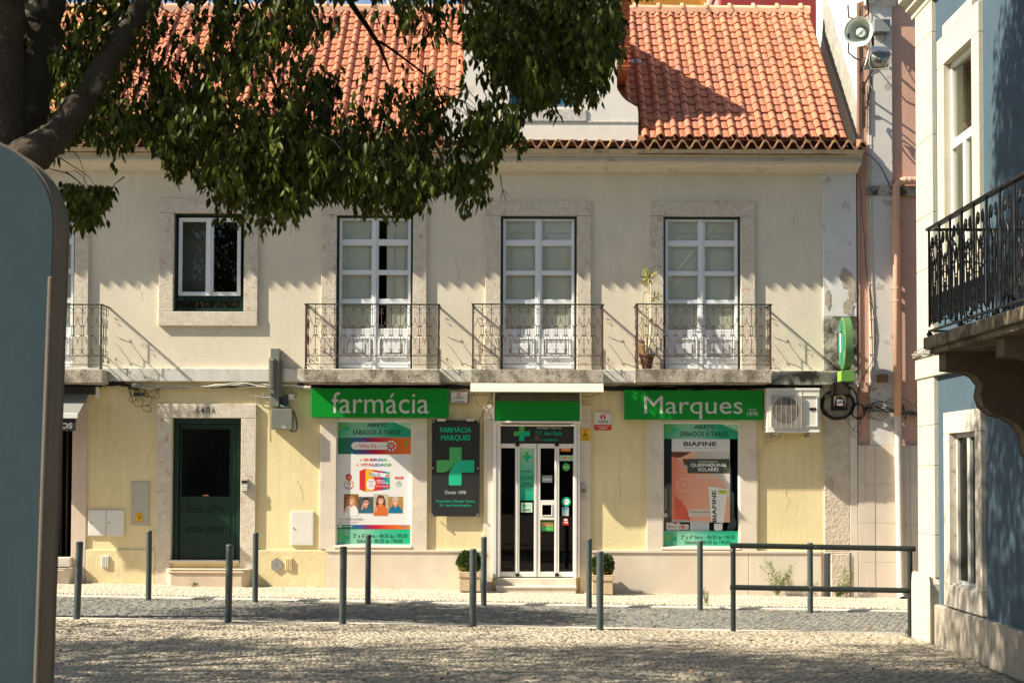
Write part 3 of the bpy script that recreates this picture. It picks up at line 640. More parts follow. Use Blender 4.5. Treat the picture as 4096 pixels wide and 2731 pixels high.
fs = CR(c3,300,175,872,305,-.2); fd = CR(c3,300,130,868,174,-.17)
mb = MB(); mb.box(fs[0], fs[1], -.2, -.05, fs[2], fs[3]); mb.build('green_fascia', pd, sgreen, bevel=.004)
mb = MB(); mb.prism([(-.19, fs[3]+.002), (-.05, fs[3]+.002), (-.05, fd[3]+.02), (-.11, fd[3]+.01)], fs[0]+.01, fs[1]-.01, 'x'); mb.build('fascia_cap', pd, M('dusty_dark_plastic', (.13,.13,.10), .8, var=.2, vs=10))
mb = MB()
for u in (fs[0]-.022, fs[1]+.002): mb.box(u, u+.02, -.205, -.045, fs[2]-.03, fd[3]+.02)
mb.box(fs[0]-.02, fs[1]+.02, -.21, -.05, fs[2]-.035, fs[2]-.006)
for u in (fs[0]+.0, fs[1]-.09): mb.lathe([(.016,0),(.016,.03)], (u+.04, -.13, fs[2]-.05), 'y', 10)
mb.build('fascia_frame', pd, alu, bevel=.003)
tr = CR(c3,335,340,835,457,-.02); mb = MB(); mb.box(tr[0], tr[1], -.02, .05, tr[2], tr[3]); mb.build('transom_board', pd, plq)
mb = MB(); Y = -.024
mb.text('Direção Técnica', CR(c3,585,345,750,364,Y), Y, flat('pale_lettering', (.45,.5,.46)), bold=.02); mb.build('transom_title', pd); mb = MB(); mb.text('Drª. Ana Paula', CR(c3,575,376,752,404,Y), Y, tealp, bold=.02); mb.build('transom_lettering', pd); mb = MB(); mb.text('Simplício', CR(c3,600,424,722,446,Y), Y, tealp, bold=.02); mb.build('transom_lettering', pd)
def leafcross(mb, r, Y, c_a=greenp, c_b=tealp, c_gap=None):
    """green cross made of two curved leaves with a slanting gap"""
    x0, x1, z0, z1 = r; P = lambda u, v: (x0+u*(x1-x0), z0+v*(z1-z0))
    A = [P(.34,.98), P(.36,1), P(.64,1), P(.66,.98), P(.66,.68)]
    curve = [P(.66-.0,.66), P(.56,.62), P(.47,.56), P(.38,.46), P(.30,.37), P(.22,.345), P(.12,.335), P(.02,.335), P(0,.36), P(0,.64), P(.02,.66), P(.34,.66)]
    mb.poly(A+curve, Y, c_a)
    Bp = [P(.98,.665), P(1,.64), P(1,.36), P(.98,.34), P(.66,.34), P(.66,.02), P(.64,0), P(.34,0), P(.325,.02), P(.325,.2), P(.345,.34), P(.40,.46), P(.48,.56), P(.58,.63), P(.66,.655)]
    mb.poly(Bp, Y, c_b)
    if c_gap: mb.poly([P(.0,.34),P(.10,.38),P(.2,.34)], Y-.001, c_gap)
mb = MB(); leafcross(mb, CR(c3,428,344,536,442,Y), Y); mb.build('transom_cross', pd)
mb = MB(); q = CR(c3,560,405,608,432,-.05); mb.lathe([(.0,-.0),(.03,.005),(.045,.03)], ((q[0]+q[1])/2, -.07, q[3]-.02), 'y', 12); mb.box(q[0]-.05, q[1]+.05, -.04, -.02, q[2]-.02, q[2]+.0); mb.build('motion_sensor', pd, flat('sensor_grey', (.08,.07,.06)))
# folding leaves
leaves = ((335,452,342,437),(455,581,467,565),(588,714,607,702),(717,832,733,827))
zt, zb_ = zs(c3(0,459)[1],-.02), zs(c3(0,1352)[1],-.02)
for n_, (a, b, ga, gb) in enumerate(leaves):
    xs_ = [on_y(c3(q,0)[0], 1950, -.02)[0] for q in (a, ga, gb, b)]
    gz1, gz0 = zs(c3(0,489)[1],-.02), zs(c3(0,1318)[1],-.02)
    mb = MB(); ya, yb = (-.03, .015)
    mb.box(xs_[0], xs_[1], ya, yb, zb_, zt); mb.box(xs_[2], xs_[3], ya, yb, zb_, zt); mb.box(xs_[1], xs_[2], ya+.002, yb, zb_, gz0); mb.box(xs_[1], xs_[2], ya+.002, yb, gz1, zt)
    if n_ in (1, 2, 3): mb.box(xs_[0]-.009, xs_[0]-.003, ya-.006, yb, zb_, zt)
    if n_ == 2:
        q = [zs(c3(0,v)[1],-.02) for v in (838,870,938,970)]; u0, u1 = on_y(c3(620,0)[0],1950,-.02)[0], on_y(c3(682,0)[0],1950,-.02)[0]
        mb.box(xs_[1], xs_[2], ya+.001, yb, q[1], q[0]); mb.box(xs_[1], xs_[2], ya+.001, yb, q[3], q[2]); mb.box(xs_[1], u0, ya+.001, yb, q[2], q[1]); mb.box(u1, xs_[2], ya+.001, yb, q[2], q[1])
        frame_rect(mb, u0-.012, u1+.012, q[2]-.012, q[1]+.012, .01, ya-.008, ya)
    L_ = mb.build('door_leaf', pd, alu, bevel=.003)
    mb = MB(); mb.rect((xs_[1], xs_[2], gz0, gz1), .0); mb.build('door_pane', pd, glassd)
for px in (442, 707):
    mb = MB()
    for (ya_, yb_) in ((459,477),(1330,1350)):
        q = CR(c3, px-2, ya_, px+24, yb_, -.045); mb.box(q[0], q[1], -.05, -.031, q[2], q[3])
    mb.build('hinge_block', pd, black)
room(pd, (pd_in[0], pd_in[1], pd_in[2], tr[2]), .06, 3, dark)
mb = MB(); mb.box(pd_in[0]+.5, pd_in[1]-.1, 2.0, 2.4, 0, 1.1); mb.box(pd_in[0], pd_in[1], 2.7, 2.8, .3, .36); mb.box(pd_in[0], pd_in[1], 2.7, 2.8, .9, .96); mb.box(pd_in[0], pd_in[1], 2.7, 2.8, 1.5, 1.56); mb.build('counter', pd, midk)
mb = MB(); q = CR(c3,312,1362,848,1415,-.1); mb.box(q[0], q[1], -.12, .08, -.3, q[3]); q2 = CR(c3,310,1417,845,1440,-.38); mb.box(q2[0], q2[1], -.4, -.121, -.3, q2[2]-.0+.0 if 0 else q2[3]-.03); mb.box(q2[0]-.01, q2[1]+.01, -.415, -.121, q2[3]-.028, q2[3]); mb.build('stone_step', pd, limes, bevel=.006)
# ---- shop windows
for (o, i, cc, big) in ((w1_out, w1_in, c2, 0), (w2_out, w2_in, c4, 1)):
    W_ = group_part('shop_window', B)
    mb = MB(); z0 = zp+.013
    mb.box(o[0], i[0], -.04, .15, z0, o[3]); mb.build('stone_jamb', W_, limes, bevel=.005); mb = MB(); mb.box(i[1], o[1], -.04, .15, z0, o[3]); mb.build('stone_jamb', W_, limes, bevel=.005); mb = MB(); mb.box(i[0], i[1], -.02, .15, i[3], o[3]-.002); mb.build('stone_lintel', W_, limes)
    mb = MB(); mb.box(i[0]+.002, i[1]-.002, -.03, .15, z0, i[2]); mb.prism([(-.055, i[2]-.03), (.03, i[2]-.03), (.03, i[2]+.012), (-.045, i[2]+.004)], i[0]-.03, i[1]+.002, 'x'); mb.build('sill', W_, limes)
    mb = MB(); frame_rect(mb, i[0], i[1], i[2], i[3], .018, .0, .06); mb.build('frame', W_, alu)
    mb = MB(); mb.rect(grow(i,-.015), .05); mb.build('pane', W_, glassc)
    room(W_, i, .16, 1.4, dark)

# hairline cracks in the render
cr = random.Random(4)
for (px, py, n, up) in ((1120,1500-90,9,1),(590,1850,8,-1),(1190,1920,8,1),(560,1130,7,1),(1830,1120,8,-1),(2480,1900,8,1),(3180,900,9,-1),(3150,1960,7,1),(470,1760,6,1)):
    pts = []; x_, y_ = px, py
    for i in range(n): pts.append(on_y(x_, y_, -.002)); x_ += cr.uniform(-9, 11); y_ += up*cr.uniform(8, 20)
    mb = MB()
    for i in range(n-1):
        w_ = .0022*(1-i/n)+.0008; (a, b), (c_, d_) = pts[i], pts[i+1]; mb.quad((a-w_,-.0022,b),(a+w_,-.0022,b),(c_+w_*.8,-.0022,d_),(c_-w_*.8,-.0022,d_))
    mb.build('hairline_crack', B, bare if i < 0 else M('dark_crack_line', (.22,.18,.12), .95) if (px == 1120) else bpy.data.materials['dark_crack_line'])
# ------------------------------------------------------------------ shop signs
def box_sign(r, Y, label, name='shop_sign'):
    t = thing(name, label, 'sign', ((r[0]+r[1])/2, Y, r[2]))
    mb = MB(); mb.box(r[0], r[1], Y, -.03, r[2], r[3]); mb.build('sign_box', t, sgreen, bevel=.003); return t
YS = -.16
r = CR(c2,97,115,1270,362,YS); t = box_sign(r, YS, 'long green sign box over the left shop window reading farmácia in pale letters')
Y = YS-.003; mb = MB(); mb.text('farmácia', CR(c2,270,145,1100,327,Y), Y, sletter); mb.build('lettering', t)
r = CR(c4,210,130,1392,380,YS); t = box_sign(r, YS, 'long green sign box over the right shop window with pale name and desde 1898')
mb = MB(); mb.text('Marques', CR(c4,378,180,1218,377,Y), Y, sletter); mb.text('desde', CR(c4,1270,283,1336,305,Y), Y, sletter, bold=.0); mb.text('1898', CR(c4,1258,313,1348,346,Y), Y, sletter, bold=.01); mb.build('lettering', t)
# ---- black plaque
Y = -.075; r = CR(c2,1125,385,1535,1205,Y); t = thing('wall_plaque', 'tall black plaque with large green cross fixed beside the left shop window', 'plaque', ((r[0]+r[1])/2, Y, r[2]))
mb = MB(); mb.box(r[0], r[1], Y, Y+.012, r[2], r[3]); mb.build('board', t, plq)
Y -= .00066; ptx = flat('teal_plaque_lettering', (.0,.46,.25))
mb = MB(); mb.text('FARMÁCIA', CR(c2,1198,435,1466,490,Y), Y, ptx, bold=.045); mb.text('MARQUES', CR(c2,1204,510,1456,565,Y), Y, ptx, bold=.045); mb.build('heading', t); mb = MB()
mb.text('Desde 1898', CR(c2,1240,986,1418,1014,Y), Y, flat('pale_plaque_lettering', (.5,.54,.5))); mb.build('date_line', t); mb = MB(); mb.text('Proprietária e Direção Técnica', CR(c2,1162,1064,1494,1092,Y), Y, ptx, bold=.01); mb.text('Drª. Ana Paula Simplício', CR(c2,1194,1100,1462,1126,Y), Y, ptx, bold=.01)
mb.build('lettering', t)
mb = MB(); leafcross(mb, CR(c2,1167,615,1490,940,Y), Y, grad('cross_green', [(0,(.10,.42,.10)),(1,(.02,.36,.12))]), grad('cross_teal', [(0,(.02,.5,.25)),(1,(.0,.45,.25))])); mb.build('cross', t)
for px, py in ((1140,397),(1524,397),(1135,793),(1520,795),(1130,1193),(1516,1193)):
    q = on_y(*c2(px,py), -.09); mb = MB(); mb.lathe([(.016,0),(.016,.02),(.008,.02),(.008,.06)], (q[0], -.095, q[1]), 'y', 12); mb.build('standoff_bolt', t, flat('aluminium_bolt', (.5,.5,.45), .3, metal=.6), smooth=False)
for (a, b) in ((1172,1245),(1422,1490)):
    q = CR(c2,a,370,b,390,-.14); mb = MB(); mb.box(q[0], q[1], -.16, -.06, q[2], q[3]); mb.box(q[0]+.01, q[1]-.01, -.15, -.07, q[2]-.006, q[2]-.001, ); o = mb.build('plaque_lamp', t, flat('lamp_housing', (.55,.55,.5), .35), bevel=.003)
# ---- posters
mint = grad('mint_band', [(0,(.03,.33,.13)),(.3,(.22,.52,.36)),(.5,(.16,.48,.33)),(.75,(.0,.35,.20)),(1,(.02,.30,.16))]); mint2 = grad('mint_band_b', [(0,(.05,.40,.22)),(.35,(.25,.56,.40)),(.6,(.05,.45,.28)),(1,(.0,.42,.20))])
rainbow = grad('rainbow_band', [(0,(.0,.16,.03)),(.17,(.01,.14,.10)),(.3,(.01,.10,.28)),(.42,(.20,.02,.12)),(.55,(.55,.0,.03)),(.8,(.68,.12,.01)),(1,(.75,.20,.02))])
def band_poster(cc, ox, oy, label, bottom=False, bw=650):
    """green opening hours banner; ox, oy = crop offset of its top-left"""
    Y = .022
    r = CR(cc, ox, oy, ox+bw, oy+(139 if not bottom else 140), Y)
    t = thing('window_banner', label, 'banner', ((r[0]+r[1])/2, Y, r[2]))
    mb = MB(); mb.box(r[0], r[1], Y, Y+.004, r[2], r[3]); mb.build('sheet', t, mint if not bottom else mint2)
    Y -= .00066; C = lambda a, b, c, d: CR(cc, ox+a, oy+b, ox+c, oy+d, Y)
    mb = MB()
    if not bottom:
        mb.text('ABERTO', C(266,20,440,53), Y, ink, bold=.03); mb.text('SÁBADOS À TARDE', C(143,67,553,118), Y, ink, bold=.03); mb.build('lettering', t)
        mb = MB(); q = C(0,0,650,139); X = lambda a, b: on_y(*cc(ox+a, oy+b), Y)
        mb.poly([X(478,2), X(630,2), X(646,14), X(648,84)], Y, palep); Y2 = Y-.0001
        mb.text('NOVO', CR(cc, ox+580, oy+12, ox+642, oy+32, Y2), Y2, tealp, bold=.02, rot=-.5); mb.text('HORÁRIO', CR(cc, ox+550, oy+36, ox+644, oy+58, Y2), Y2, tealp, bold=.02, rot=-.5); mb.build('corner_ribbon', t)
        q = C(20,15,116,110)
    else:
        mb.text('2ª a 6ª feira - 8h30 às 19h30', C(152,38,616,72), Y, ink, bold=.018); mb.text('Sábado - 8h30 às 19h00', C(182,82,575,116), Y, ink, bold=.018); mb.build('lettering', t)
        q = C(18,22,116,118)
    mb = MB(); leafcross(mb, q, Y, grad('small_cross_green', [(0,(.16,.45,.08)),(1,(.05,.36,.1))]), grad('small_cross_teal', [(0,(.05,.42,.2)),(1,(.0,.38,.2))])); mb.build('cross', t)
band_poster(c2, 308, 390, 'green opening banner across the top of the left shop window')
band_poster(c4, 540, 405, 'green opening banner across the top of the right shop window')
band_poster(c2, 302, 1316, 'green opening hours banner along the bottom of the left shop window', True, 644)
band_poster(c4, 540, 1328, 'green opening hours banner along the bottom of the right shop window', True, 656)
# colourful vitamin poster in the left window
Y = .022; r = CR(c2,305,530,953,1314,Y); t = thing('poster', 'white and rainbow vitamin poster with pill box and four portraits in the left shop window', 'poster', ((r[0]+r[1])/2, Y, r[2]))
mb = MB(); mb.box(r[0], r[1], Y, Y+.004, r[2], r[3]); mb.build('sheet', t, flat('poster_white', (.74,.73,.71), .35))
Y -= .00066
mb = MB(); mb.rect(CR(c2,308,532,953,674,Y), Y); mb.build('rainbow_band', t, rainbow); mb = MB(); mb.rect(CR(c2,303,1277,948,1313,Y), Y); mb.build('rainbow_band', t, rainbow)
Y -= .00066; C = lambda a, b, c, d, y=None: CR(c2, a, b, c, d, y or Y)
mb = MB(); q = C(438,571,800,635); h = (q[3]-q[2])/2
mb.poly([(q[0]+h+h*math.cos(a), q[2]+h+h*math.sin(a)) for a in [math.pi/2+math.pi*i/8 for i in range(9)]]+[(q[1], q[2]), (q[1], q[3])], Y, paper)
g = C(733,553,824,653); gx, gz, gr = (g[0]+g[1])/2, (g[2]+g[3])/2, (g[1]-g[0])/2
def gear(mb, gx, gz, gr, Y):
    cs = [redp, oranp, ye, greenp, tealp, bluep, flat('violet_print', (.15,.04,.25)), redp]
    mb.ell(gx, gz, gr, gr, Y-.00022, paper, 24)
    for i in range(8):
        a = 2*math.pi*i/8; mb.ell(gx+gr*.78*math.cos(a), gz+gr*.78*math.sin(a), gr*.2, gr*.2, Y-.00044, cs[i], 8)
    mb.ring(gx, gz, gr*.32, gr*.62, Y-.00066, redp, 20); mb.ell(gx, gz, gr*.22, gr*.22, Y-.00066, inkg, 12)
gear(mb, gx, gz, gr, Y)
mb.text('Win-Fit', C(502,587,655,622), Y-.00044, redp, bold=.015); mb.text('multi', C(668,597,724,616), Y-.00044, inkg); mb.text('A', C(474,600,492,616), Y-.00044, redp, bold=.02)
mb.build('brand_badge', t)
mb = MB()
seg = [oranp, redp, redp, flat('violet_print_b', (.15,.04,.25)), bluep, bluep, tealp, greenp]
def rainbow_text(s, q, Y, bold):
    vs, fs = text_geo(s, bold, 0); W, H = q[1]-q[0], q[3]-q[2]; k = len(seg)
    byk = {}
    for f in fs:
        u = sum(vs[i][0] for i in f)/len(f); byk.setdefault(min(k-1, int(u*k)), []).append(f)
    for kk, ff in byk.items(): mb.add([(q[0]+u*W, Y, q[2]+v*H) for u, v in vs], ff, seg[kk])
rainbow_text('ENERGIA', C(543,710,748,734), Y, .035); rainbow_text('VITALIDADE', C(510,753,780,777), Y, .035)
mb.text('+', C(510,712,532,732), Y, oranp, bold=.04); mb.text('+', C(478,755,500,775), Y, oranp, bold=.04)
mb.build('slogan', t)
mb = MB(); P = lambda a, b: on_y(*c2(a,b), Y)
face = [P(560,797), P(766,828), P(766,972), P(560,995)]; side = [P(508,818), P(560,797), P(560,995), P(508,975)]
mb.poly(side, Y, redp); mb.poly([P(560,797),P(580,800),P(580,993),P(560,995)], Y-.00022, ye)
bandc = [ye, oranp, redp, redp, flat('magenta_print', (.3,.03,.2)), bluep, tealp]
for i in range(7):
    a, b = i/7, (i+1)/7; T = lambda u, v: P(580+u*186, (800+28*u)*(1-v)+(993-21*u)*v)
    mb.poly([T(a,.32), T(b,.32), T(b,1), T(a,1)], Y-.00026, bandc[i]); mb.poly([T(a,0), T(b,0), T(b,.10), T(a,.10)], Y-.00026, bandc[i]); mb.poly([T(a,.10), T(b,.10), T(b,.32), T(a,.32)], Y-.00026, ye if i < 1 else paper)
mb.text('Win-Fit', C(592,832,690,868,Y-.00066), Y-.00066, bluep, bold=.02, rot=-.08); gq = C(728,826,764,890); gear(mb, (gq[0]+gq[1])/2, (gq[2]+gq[3])/2, (gq[1]-gq[0])/2, Y-.00066)
e = C(568,882,648,980); mb.ell((e[0]+e[1])/2, (e[2]+e[3])/2, (e[1]-e[0])/2, (e[3]-e[2])/2, Y-.00066, paper, 20)
for i, s_ in enumerate(('---------','MINERAIS','+','COENZIMA','Q10')): mb.text(s_, C(586+(12 if len(s_) < 5 else 0),900+13*i,630-(12 if len(s_) < 5 else 0),909+13*i), Y-.0011, inkg)
mb.text('ENERGIA', C(656,893,728,907), Y-.00088, paper, bold=.03); mb.text('VITALIDADE', C(658,912,752,926), Y-.00088, paper, bold=.03); mb.rect(C(636,935,764,962), Y-.00077, redp); mb.text('+375 mg magnésio', C(640,940,756,956), Y-.00099, paper)
mb.build('pill_box_picture', t)
mb = MB(); e = C(388,842,443,898); ex, ez = (e[0]+e[1])/2, (e[2]+e[3])/2; rr_ = (e[1]-e[0])/2
mb.ell(ex, ez, rr_, rr_, Y, redp); mb.poly([(ex-rr_*.6, ez-rr_*.7), (ex+rr_*.6, ez-rr_*.7), (ex, ez-rr_*1.6)], Y, redp); mb.text('AGORA', C(400,862,432,872), Y-.00044, paper, bold=.02); mb.text('COM', C(404,876,428,886), Y-.00044, paper, bold=.02)
e = C(374,890,458,976); cs = [redp, oranp, ye, greenp, tealp, bluep, redp, oranp]
for i in range(8): mb.ring((e[0]+e[1])/2, (e[2]+e[3])/2, (e[1]-e[0])*.42, (e[1]-e[0])*.5, Y-.00011, cs[i], 4, 2*math.pi*i/8, 2*math.pi*(i+1)/8)
mb.text('375', C(396,916,436,934), Y-.00044, redp, bold=.02); mb.text('mg', C(408,940,424,950), Y-.00044, redp); mb.text('Magnésio', C(392,952,440,964), Y-.00044, inkg)
q = C(812,867,883,888); mb.rect(q, Y, redp); mb.text('NOVA', C(834,869,862,876), Y-.00044, paper, bold=.02); mb.text('APRESENTAÇÃO', C(818,878,878,886), Y-.00044, paper, bold=.02)
e = C(818,905,872,952); mb.ring((e[0]+e[1])/2, (e[2]+e[3])/2, (e[3]-e[2])*.44, (e[3]-e[2])*.5, Y, tealp); mb.text('60', C(834,912,856,930), Y-.00044, greenp, bold=.02); mb.text('comprimidos', C(818,934,872,943), Y-.00044, tealp)
mb.build('round_emblem', t)
ppl = [((374,1015,498,1200),(.22,.10,.03),hair2,paper,(438,1075),1),((499,1038,627,1178),(.07,.09,.09),flat('black_hair_print',(.02,.015,.012)),flat('shirt_blue',(.03,.13,.2)),(563,1085),0),((628,1015,753,1200),(.50,.46,.38),hair1,flat('shirt_orange',(.62,.15,.03)),(690,1070),1),((755,1038,880,1178),(.40,.24,.06),hair3,flat('shirt_petrol',(.01,.16,.3)),(815,1078),0)]
for q, bgc, hr, sh, (fx, fy), lng in ppl:
    mb = MB(); mb.rect(C(*q), Y, M('portrait_background', bgc, .5, var=.35, vs=30)); P = lambda a, b: on_y(*c2(a,b), Y)
    k = Y-.00022; s_ = 1/2.136/255
    cx_, cz_ = P(fx, fy)
    if lng: mb.poly([P(fx-6,fy-48), P(fx+22,fy-42), P(fx+38,fy-10), P(fx+44,fy+40), P(fx+34,fy+62), P(fx-34,fy+60), P(fx-44,fy+30), P(fx-36,fy-14), P(fx-24,fy-42)], k, hr)
    b0 = q[3]
    mb.poly([P(fx-14,fy+34), P(fx+14,fy+34), P(fx+42,fy+48), P(fx+58,fy+80), P(min(fx+62,q[2]),b0), P(max(fx-62,q[0]),b0), P(fx-56,fy+78), P(fx-42,fy+48)], k-.00022, sh)
    mb.poly([P(fx-12,fy+20), P(fx+12,fy+20), P(fx+14,fy+42), P(fx,fy+54), P(fx-14,fy+42)], k-.00033, skin2)
    mb.ell(cx_, cz_, 24*s_, 31*s_, k-.00044, skin)
    mb.poly([P(fx-25,fy-2), P(fx-24,fy-26), P(fx-8,fy-38), P(fx+12,fy-37), P(fx+25,fy-22), P(fx+25,fy-2), P(fx+17,fy-18), P(fx-14,fy-18)], k-.00055, hr)
    for dx in (-9, 9): mb.ell(*P(fx+dx,fy-3), 3.2*s_, 2*s_, k-.00066, ink, 8)
    mb.poly([P(fx-10,fy+13), P(fx+10,fy+13), P(fx+5,fy+19), P(fx-5,fy+19)], k-.00066, paper); mb.poly([P(fx-2,fy-1), P(fx+2,fy-1), P(fx+3,fy+8), P(fx-3,fy+8)], k-.00066, skin2)
    if not lng and hr is not hair3:
        for dx in (-9, 9): mb.ring(*P(fx+dx,fy-3), 6*s_, 8.5*s_, k-.00077, ink, 12)
        mb.poly([P(fx-40,fy+60), P(fx-28,fy+62), P(fx-16,fy+22), P(fx-26,fy+12)], k-.00088, skin)
    if lng: mb.poly([P(fx-52,fy+92), P(fx-40,fy+58), P(fx-30,fy+62), P(fx-36,fy+98)], k-.00088, skin)
    mb.build('portrait_photo', t)
mb = MB(); q = C(328,1220,542,1241); frame_rect(mb, *q, .003, Y-.00011, Y+.001) if 0 else None
mb.ring((q[0]+q[1])/2, (q[2]+q[3])/2, .0, .001, Y, inkg, 4)
mb.rect((q[0],q[1],q[3]-.003,q[3]), Y, inkg); mb.rect((q[0],q[1],q[2],q[2]+.003), Y, inkg); mb.rect((q[0],q[0]+.003,q[2]+.003,q[3]-.003), Y, inkg); mb.rect((q[1]-.003,q[1],q[2]+.003,q[3]-.003), Y, inkg)
mb.text('- ---- - --- ---- ---- ---- -----------', C(338,1227,534,1235), Y-.00022, ink); mb.text('---------- ---------- --- --------- --- ----- -------', C(328,1250,497,1257), Y, inkg); mb.text('------------- - ---- - ---------', C(328,1260,480,1266), Y, inkg)
mb.build('small_print', t)
mb = MB(); mb.rect(C(326,1281,360,1300), Y, palep); mb.rect(C(872,1282,920,1296), Y, bluep); mb.text('winfit.pt', C(878,1285,914,1293), Y-.00044, paper); mb.text('--------- -- ----', C(368,1286,446,1295), Y-.00044, paper); leafcross(mb, C(888,566,920,600), Y-.00022); mb.build('footer_badge', t)
# sunburn poster in the right window
Y = .034; r = CR(c4,613,542,1110,1255,Y); t = thing('poster', 'sunburn cream poster with bare shoulder and white tube in the right shop window', 'poster', ((r[0]+r[1])/2, Y, r[2]))
mb = MB(); mb.box(r[0], r[1], Y, Y+.004, r[2], r[3]); mb.build('sheet', t, flat('poster_white_b', (.66,.67,.64), .35))
Y -= .00066; C = lambda a, b, c, d: CR(c4, a, b, c, d, Y); P = lambda a, b: on_y(*c4(a,b), Y); bgm = flat('dark_green_grey_lettering', (.045,.06,.04))
mb = MB(); mb.rect(C(613,652,1110,1255), Y); mb.build('print_ground', t, grad('print_grey', [(0,(.38,.36,.31)),(1,(.58,.55,.48))]))
mb = MB(); k = Y-.0001
mb.poly([P(613,655), P(650,700), P(700,745), P(720,790), P(770,805), P(900,830), P(1010,870), P(1060,925), P(1095,1000), P(1110,1080), P(1110,1255), P(613,1232)], k)
mb.build('shoulder_picture', t, grad('skin_print_fade', [(0,(.66,.20,.12)),(.35,(.74,.34,.22)),(1,(.76,.42,.28))]))
mb = MB(); mb.poly([P(634,1020), P(680,1060), P(730,1120), P(760,1180), P(770,1240), P(700,1236), P(640,1234)], k-.00022, M('sunburn_red', (.62,.12,.07), .5, var=.15, vs=6)); mb.build('sunburn_patch', t)
mb = MB(); mb.poly([P(640,652), P(830,652), P(838,668), P(826,682), P(830,700), P(812,712), P(780,708), P(745,720), P(700,745), P(650,700)], k-.00022, flat('neck_print', (.72,.40,.27))); mb.poly([P(613,655), P(780,655), P(740,680), P(690,702), P(650,704), P(613,690)], k-.00044, hair1); mb.poly([P(703,712), P(750,716), P(745,775), P(720,765)], k-.00044, hair1)
mb.build('neck_and_hair', t)
mb = MB(); mb.text('BIAFINE', CR(c4,714,568,996,606,Y), Y, bgm, bold=.06); mb.text('Medicamento especialista na regeneração da pele', C(720,618,1000,628), Y, bgm); mb.build('heading', t)
k = Y-.00088; mb = MB(); mb.rect(C(747,714,1107,838), k, flat('caption_dark', (.06,.075,.05))); Y2 = k-.0001
mb.text('Um gesto eficaz em', C(845,730,1003,748), Y2, paper); mb.text('QUEIMADURAS', C(775,753,1076,786), Y2, paper, bold=.03); mb.text('SOLARES', C(838,790,1014,820), Y2, paper, bold=.03); mb.build('caption', t)
mb = MB(); mb.text('SUNBURN?', C(828,858,1026,885), Y2, flat('pale_print', (.66,.55,.48)), bold=.04); cx_, cz_ = P(715,935); s_ = 1/2.136/255
mb.ring(cx_, cz_, 53*s_, 57*s_, Y2, flat('pale_ring', (.75,.55,.46)), 32); mb.ring(cx_, cz_, 66*s_, 68*s_, Y2, flat('pale_ring_b', (.75,.5,.4)), 10, .3, 1.2); mb.ring(cx_, cz_, 66*s_, 68*s_, Y2, flat('pale_ring_c', (.75,.5,.4)), 10, 3.5, 4.4); mb.text('+', C(705,925,726,946), Y2, paper)
mb.build('target_mark', t)
mb = MB(); mb.rect(C(757,1145,960,1208), k, flat('caption_light', (.62,.56,.49))); mb.text('Trata e acalma', C(770,1156,938,1174), Y2, ink, bold=.015); mb.text('desde a 1ª aplicação', C(780,1181,940,1196), Y2, inkg); mb.build('small_caption', t)
mb = MB(); Y3 = .026
mb.prism([P(925,948), P(1092,972), P(1056,1262), P(952,1252)], Y3, Y3+.006, 'y', flat('tube_white', (.74,.75,.70))); mb.prism([P(974,1266), P(1046,1266), P(1046,1318), P(1030,1326), P(988,1326), P(974,1318)], Y3, Y3+.006, 'y', flat('cap_white', (.70,.69,.64)))
mb.text('BIAFINE', CR(c4, 976-135, 1118-18, 976+135, 1118+18, Y3), Y3-.00066, bgm, bold=.06, rot=math.pi/2+.02); mb.poly([P(1012,980), P(1086,980), P(1082,1010), P(1012,1016)], Y3-.00066, yellowc); mb.text('FORMATO', CR(c4,1018,984,1066,993,Y3), Y3-.0011, bgm); mb.text('ECONÓMICO', CR(c4,1018,997,1074,1006,Y3), Y3-.0011, bgm)
mb.text('EMULSÃO CUTÂNEA', CR(c4,1018-50,1110-5,1018+50,1110+5,Y3), Y3-.00066, inkg, rot=math.pi/2); mb.build('tube_cutout', t)
# things standing inside the right window
Y = .042; r = CR(c4,540,926,630,1236,Y); t = thing('display_card', 'tall dark green display card at the left edge of the right shop window', 'display card', ((r[0]+r[1])/2, Y, r[2]))
mb = MB(); mb.prism([(r[0],r[2]), (r[1],r[2]), (r[1],r[3]), (r[0]+.06,r[3]), (r[0]+.04,r[3]-.04), (r[0],r[3]-.04)], Y, Y+.004, 'y'); mb.build('card', t, flat('card_green', (.07,.085,.06)))
mb = MB(); q = CR(c4,562-90,1062-7,562+90,1062+7,Y-.00066); mb.text('Tenha sempre em casa', q, Y-.00066, paper, bold=.012, rot=math.pi/2); q = CR(c4,550,1180,574,1212,Y-.00066); mb.rect(q, Y-.00066, paper); mb.ring((q[0]+q[1])/2, (q[2]+q[3])/2, .012, .018, Y-.00088, bgm, 12); mb.text('------------ -- --- ---- - -------- -------', CR(c4,605-120,1080-4,605+120,1080+4,Y-.00066), Y-.00066, inkg, rot=math.pi/2); mb.build('lettering', t)
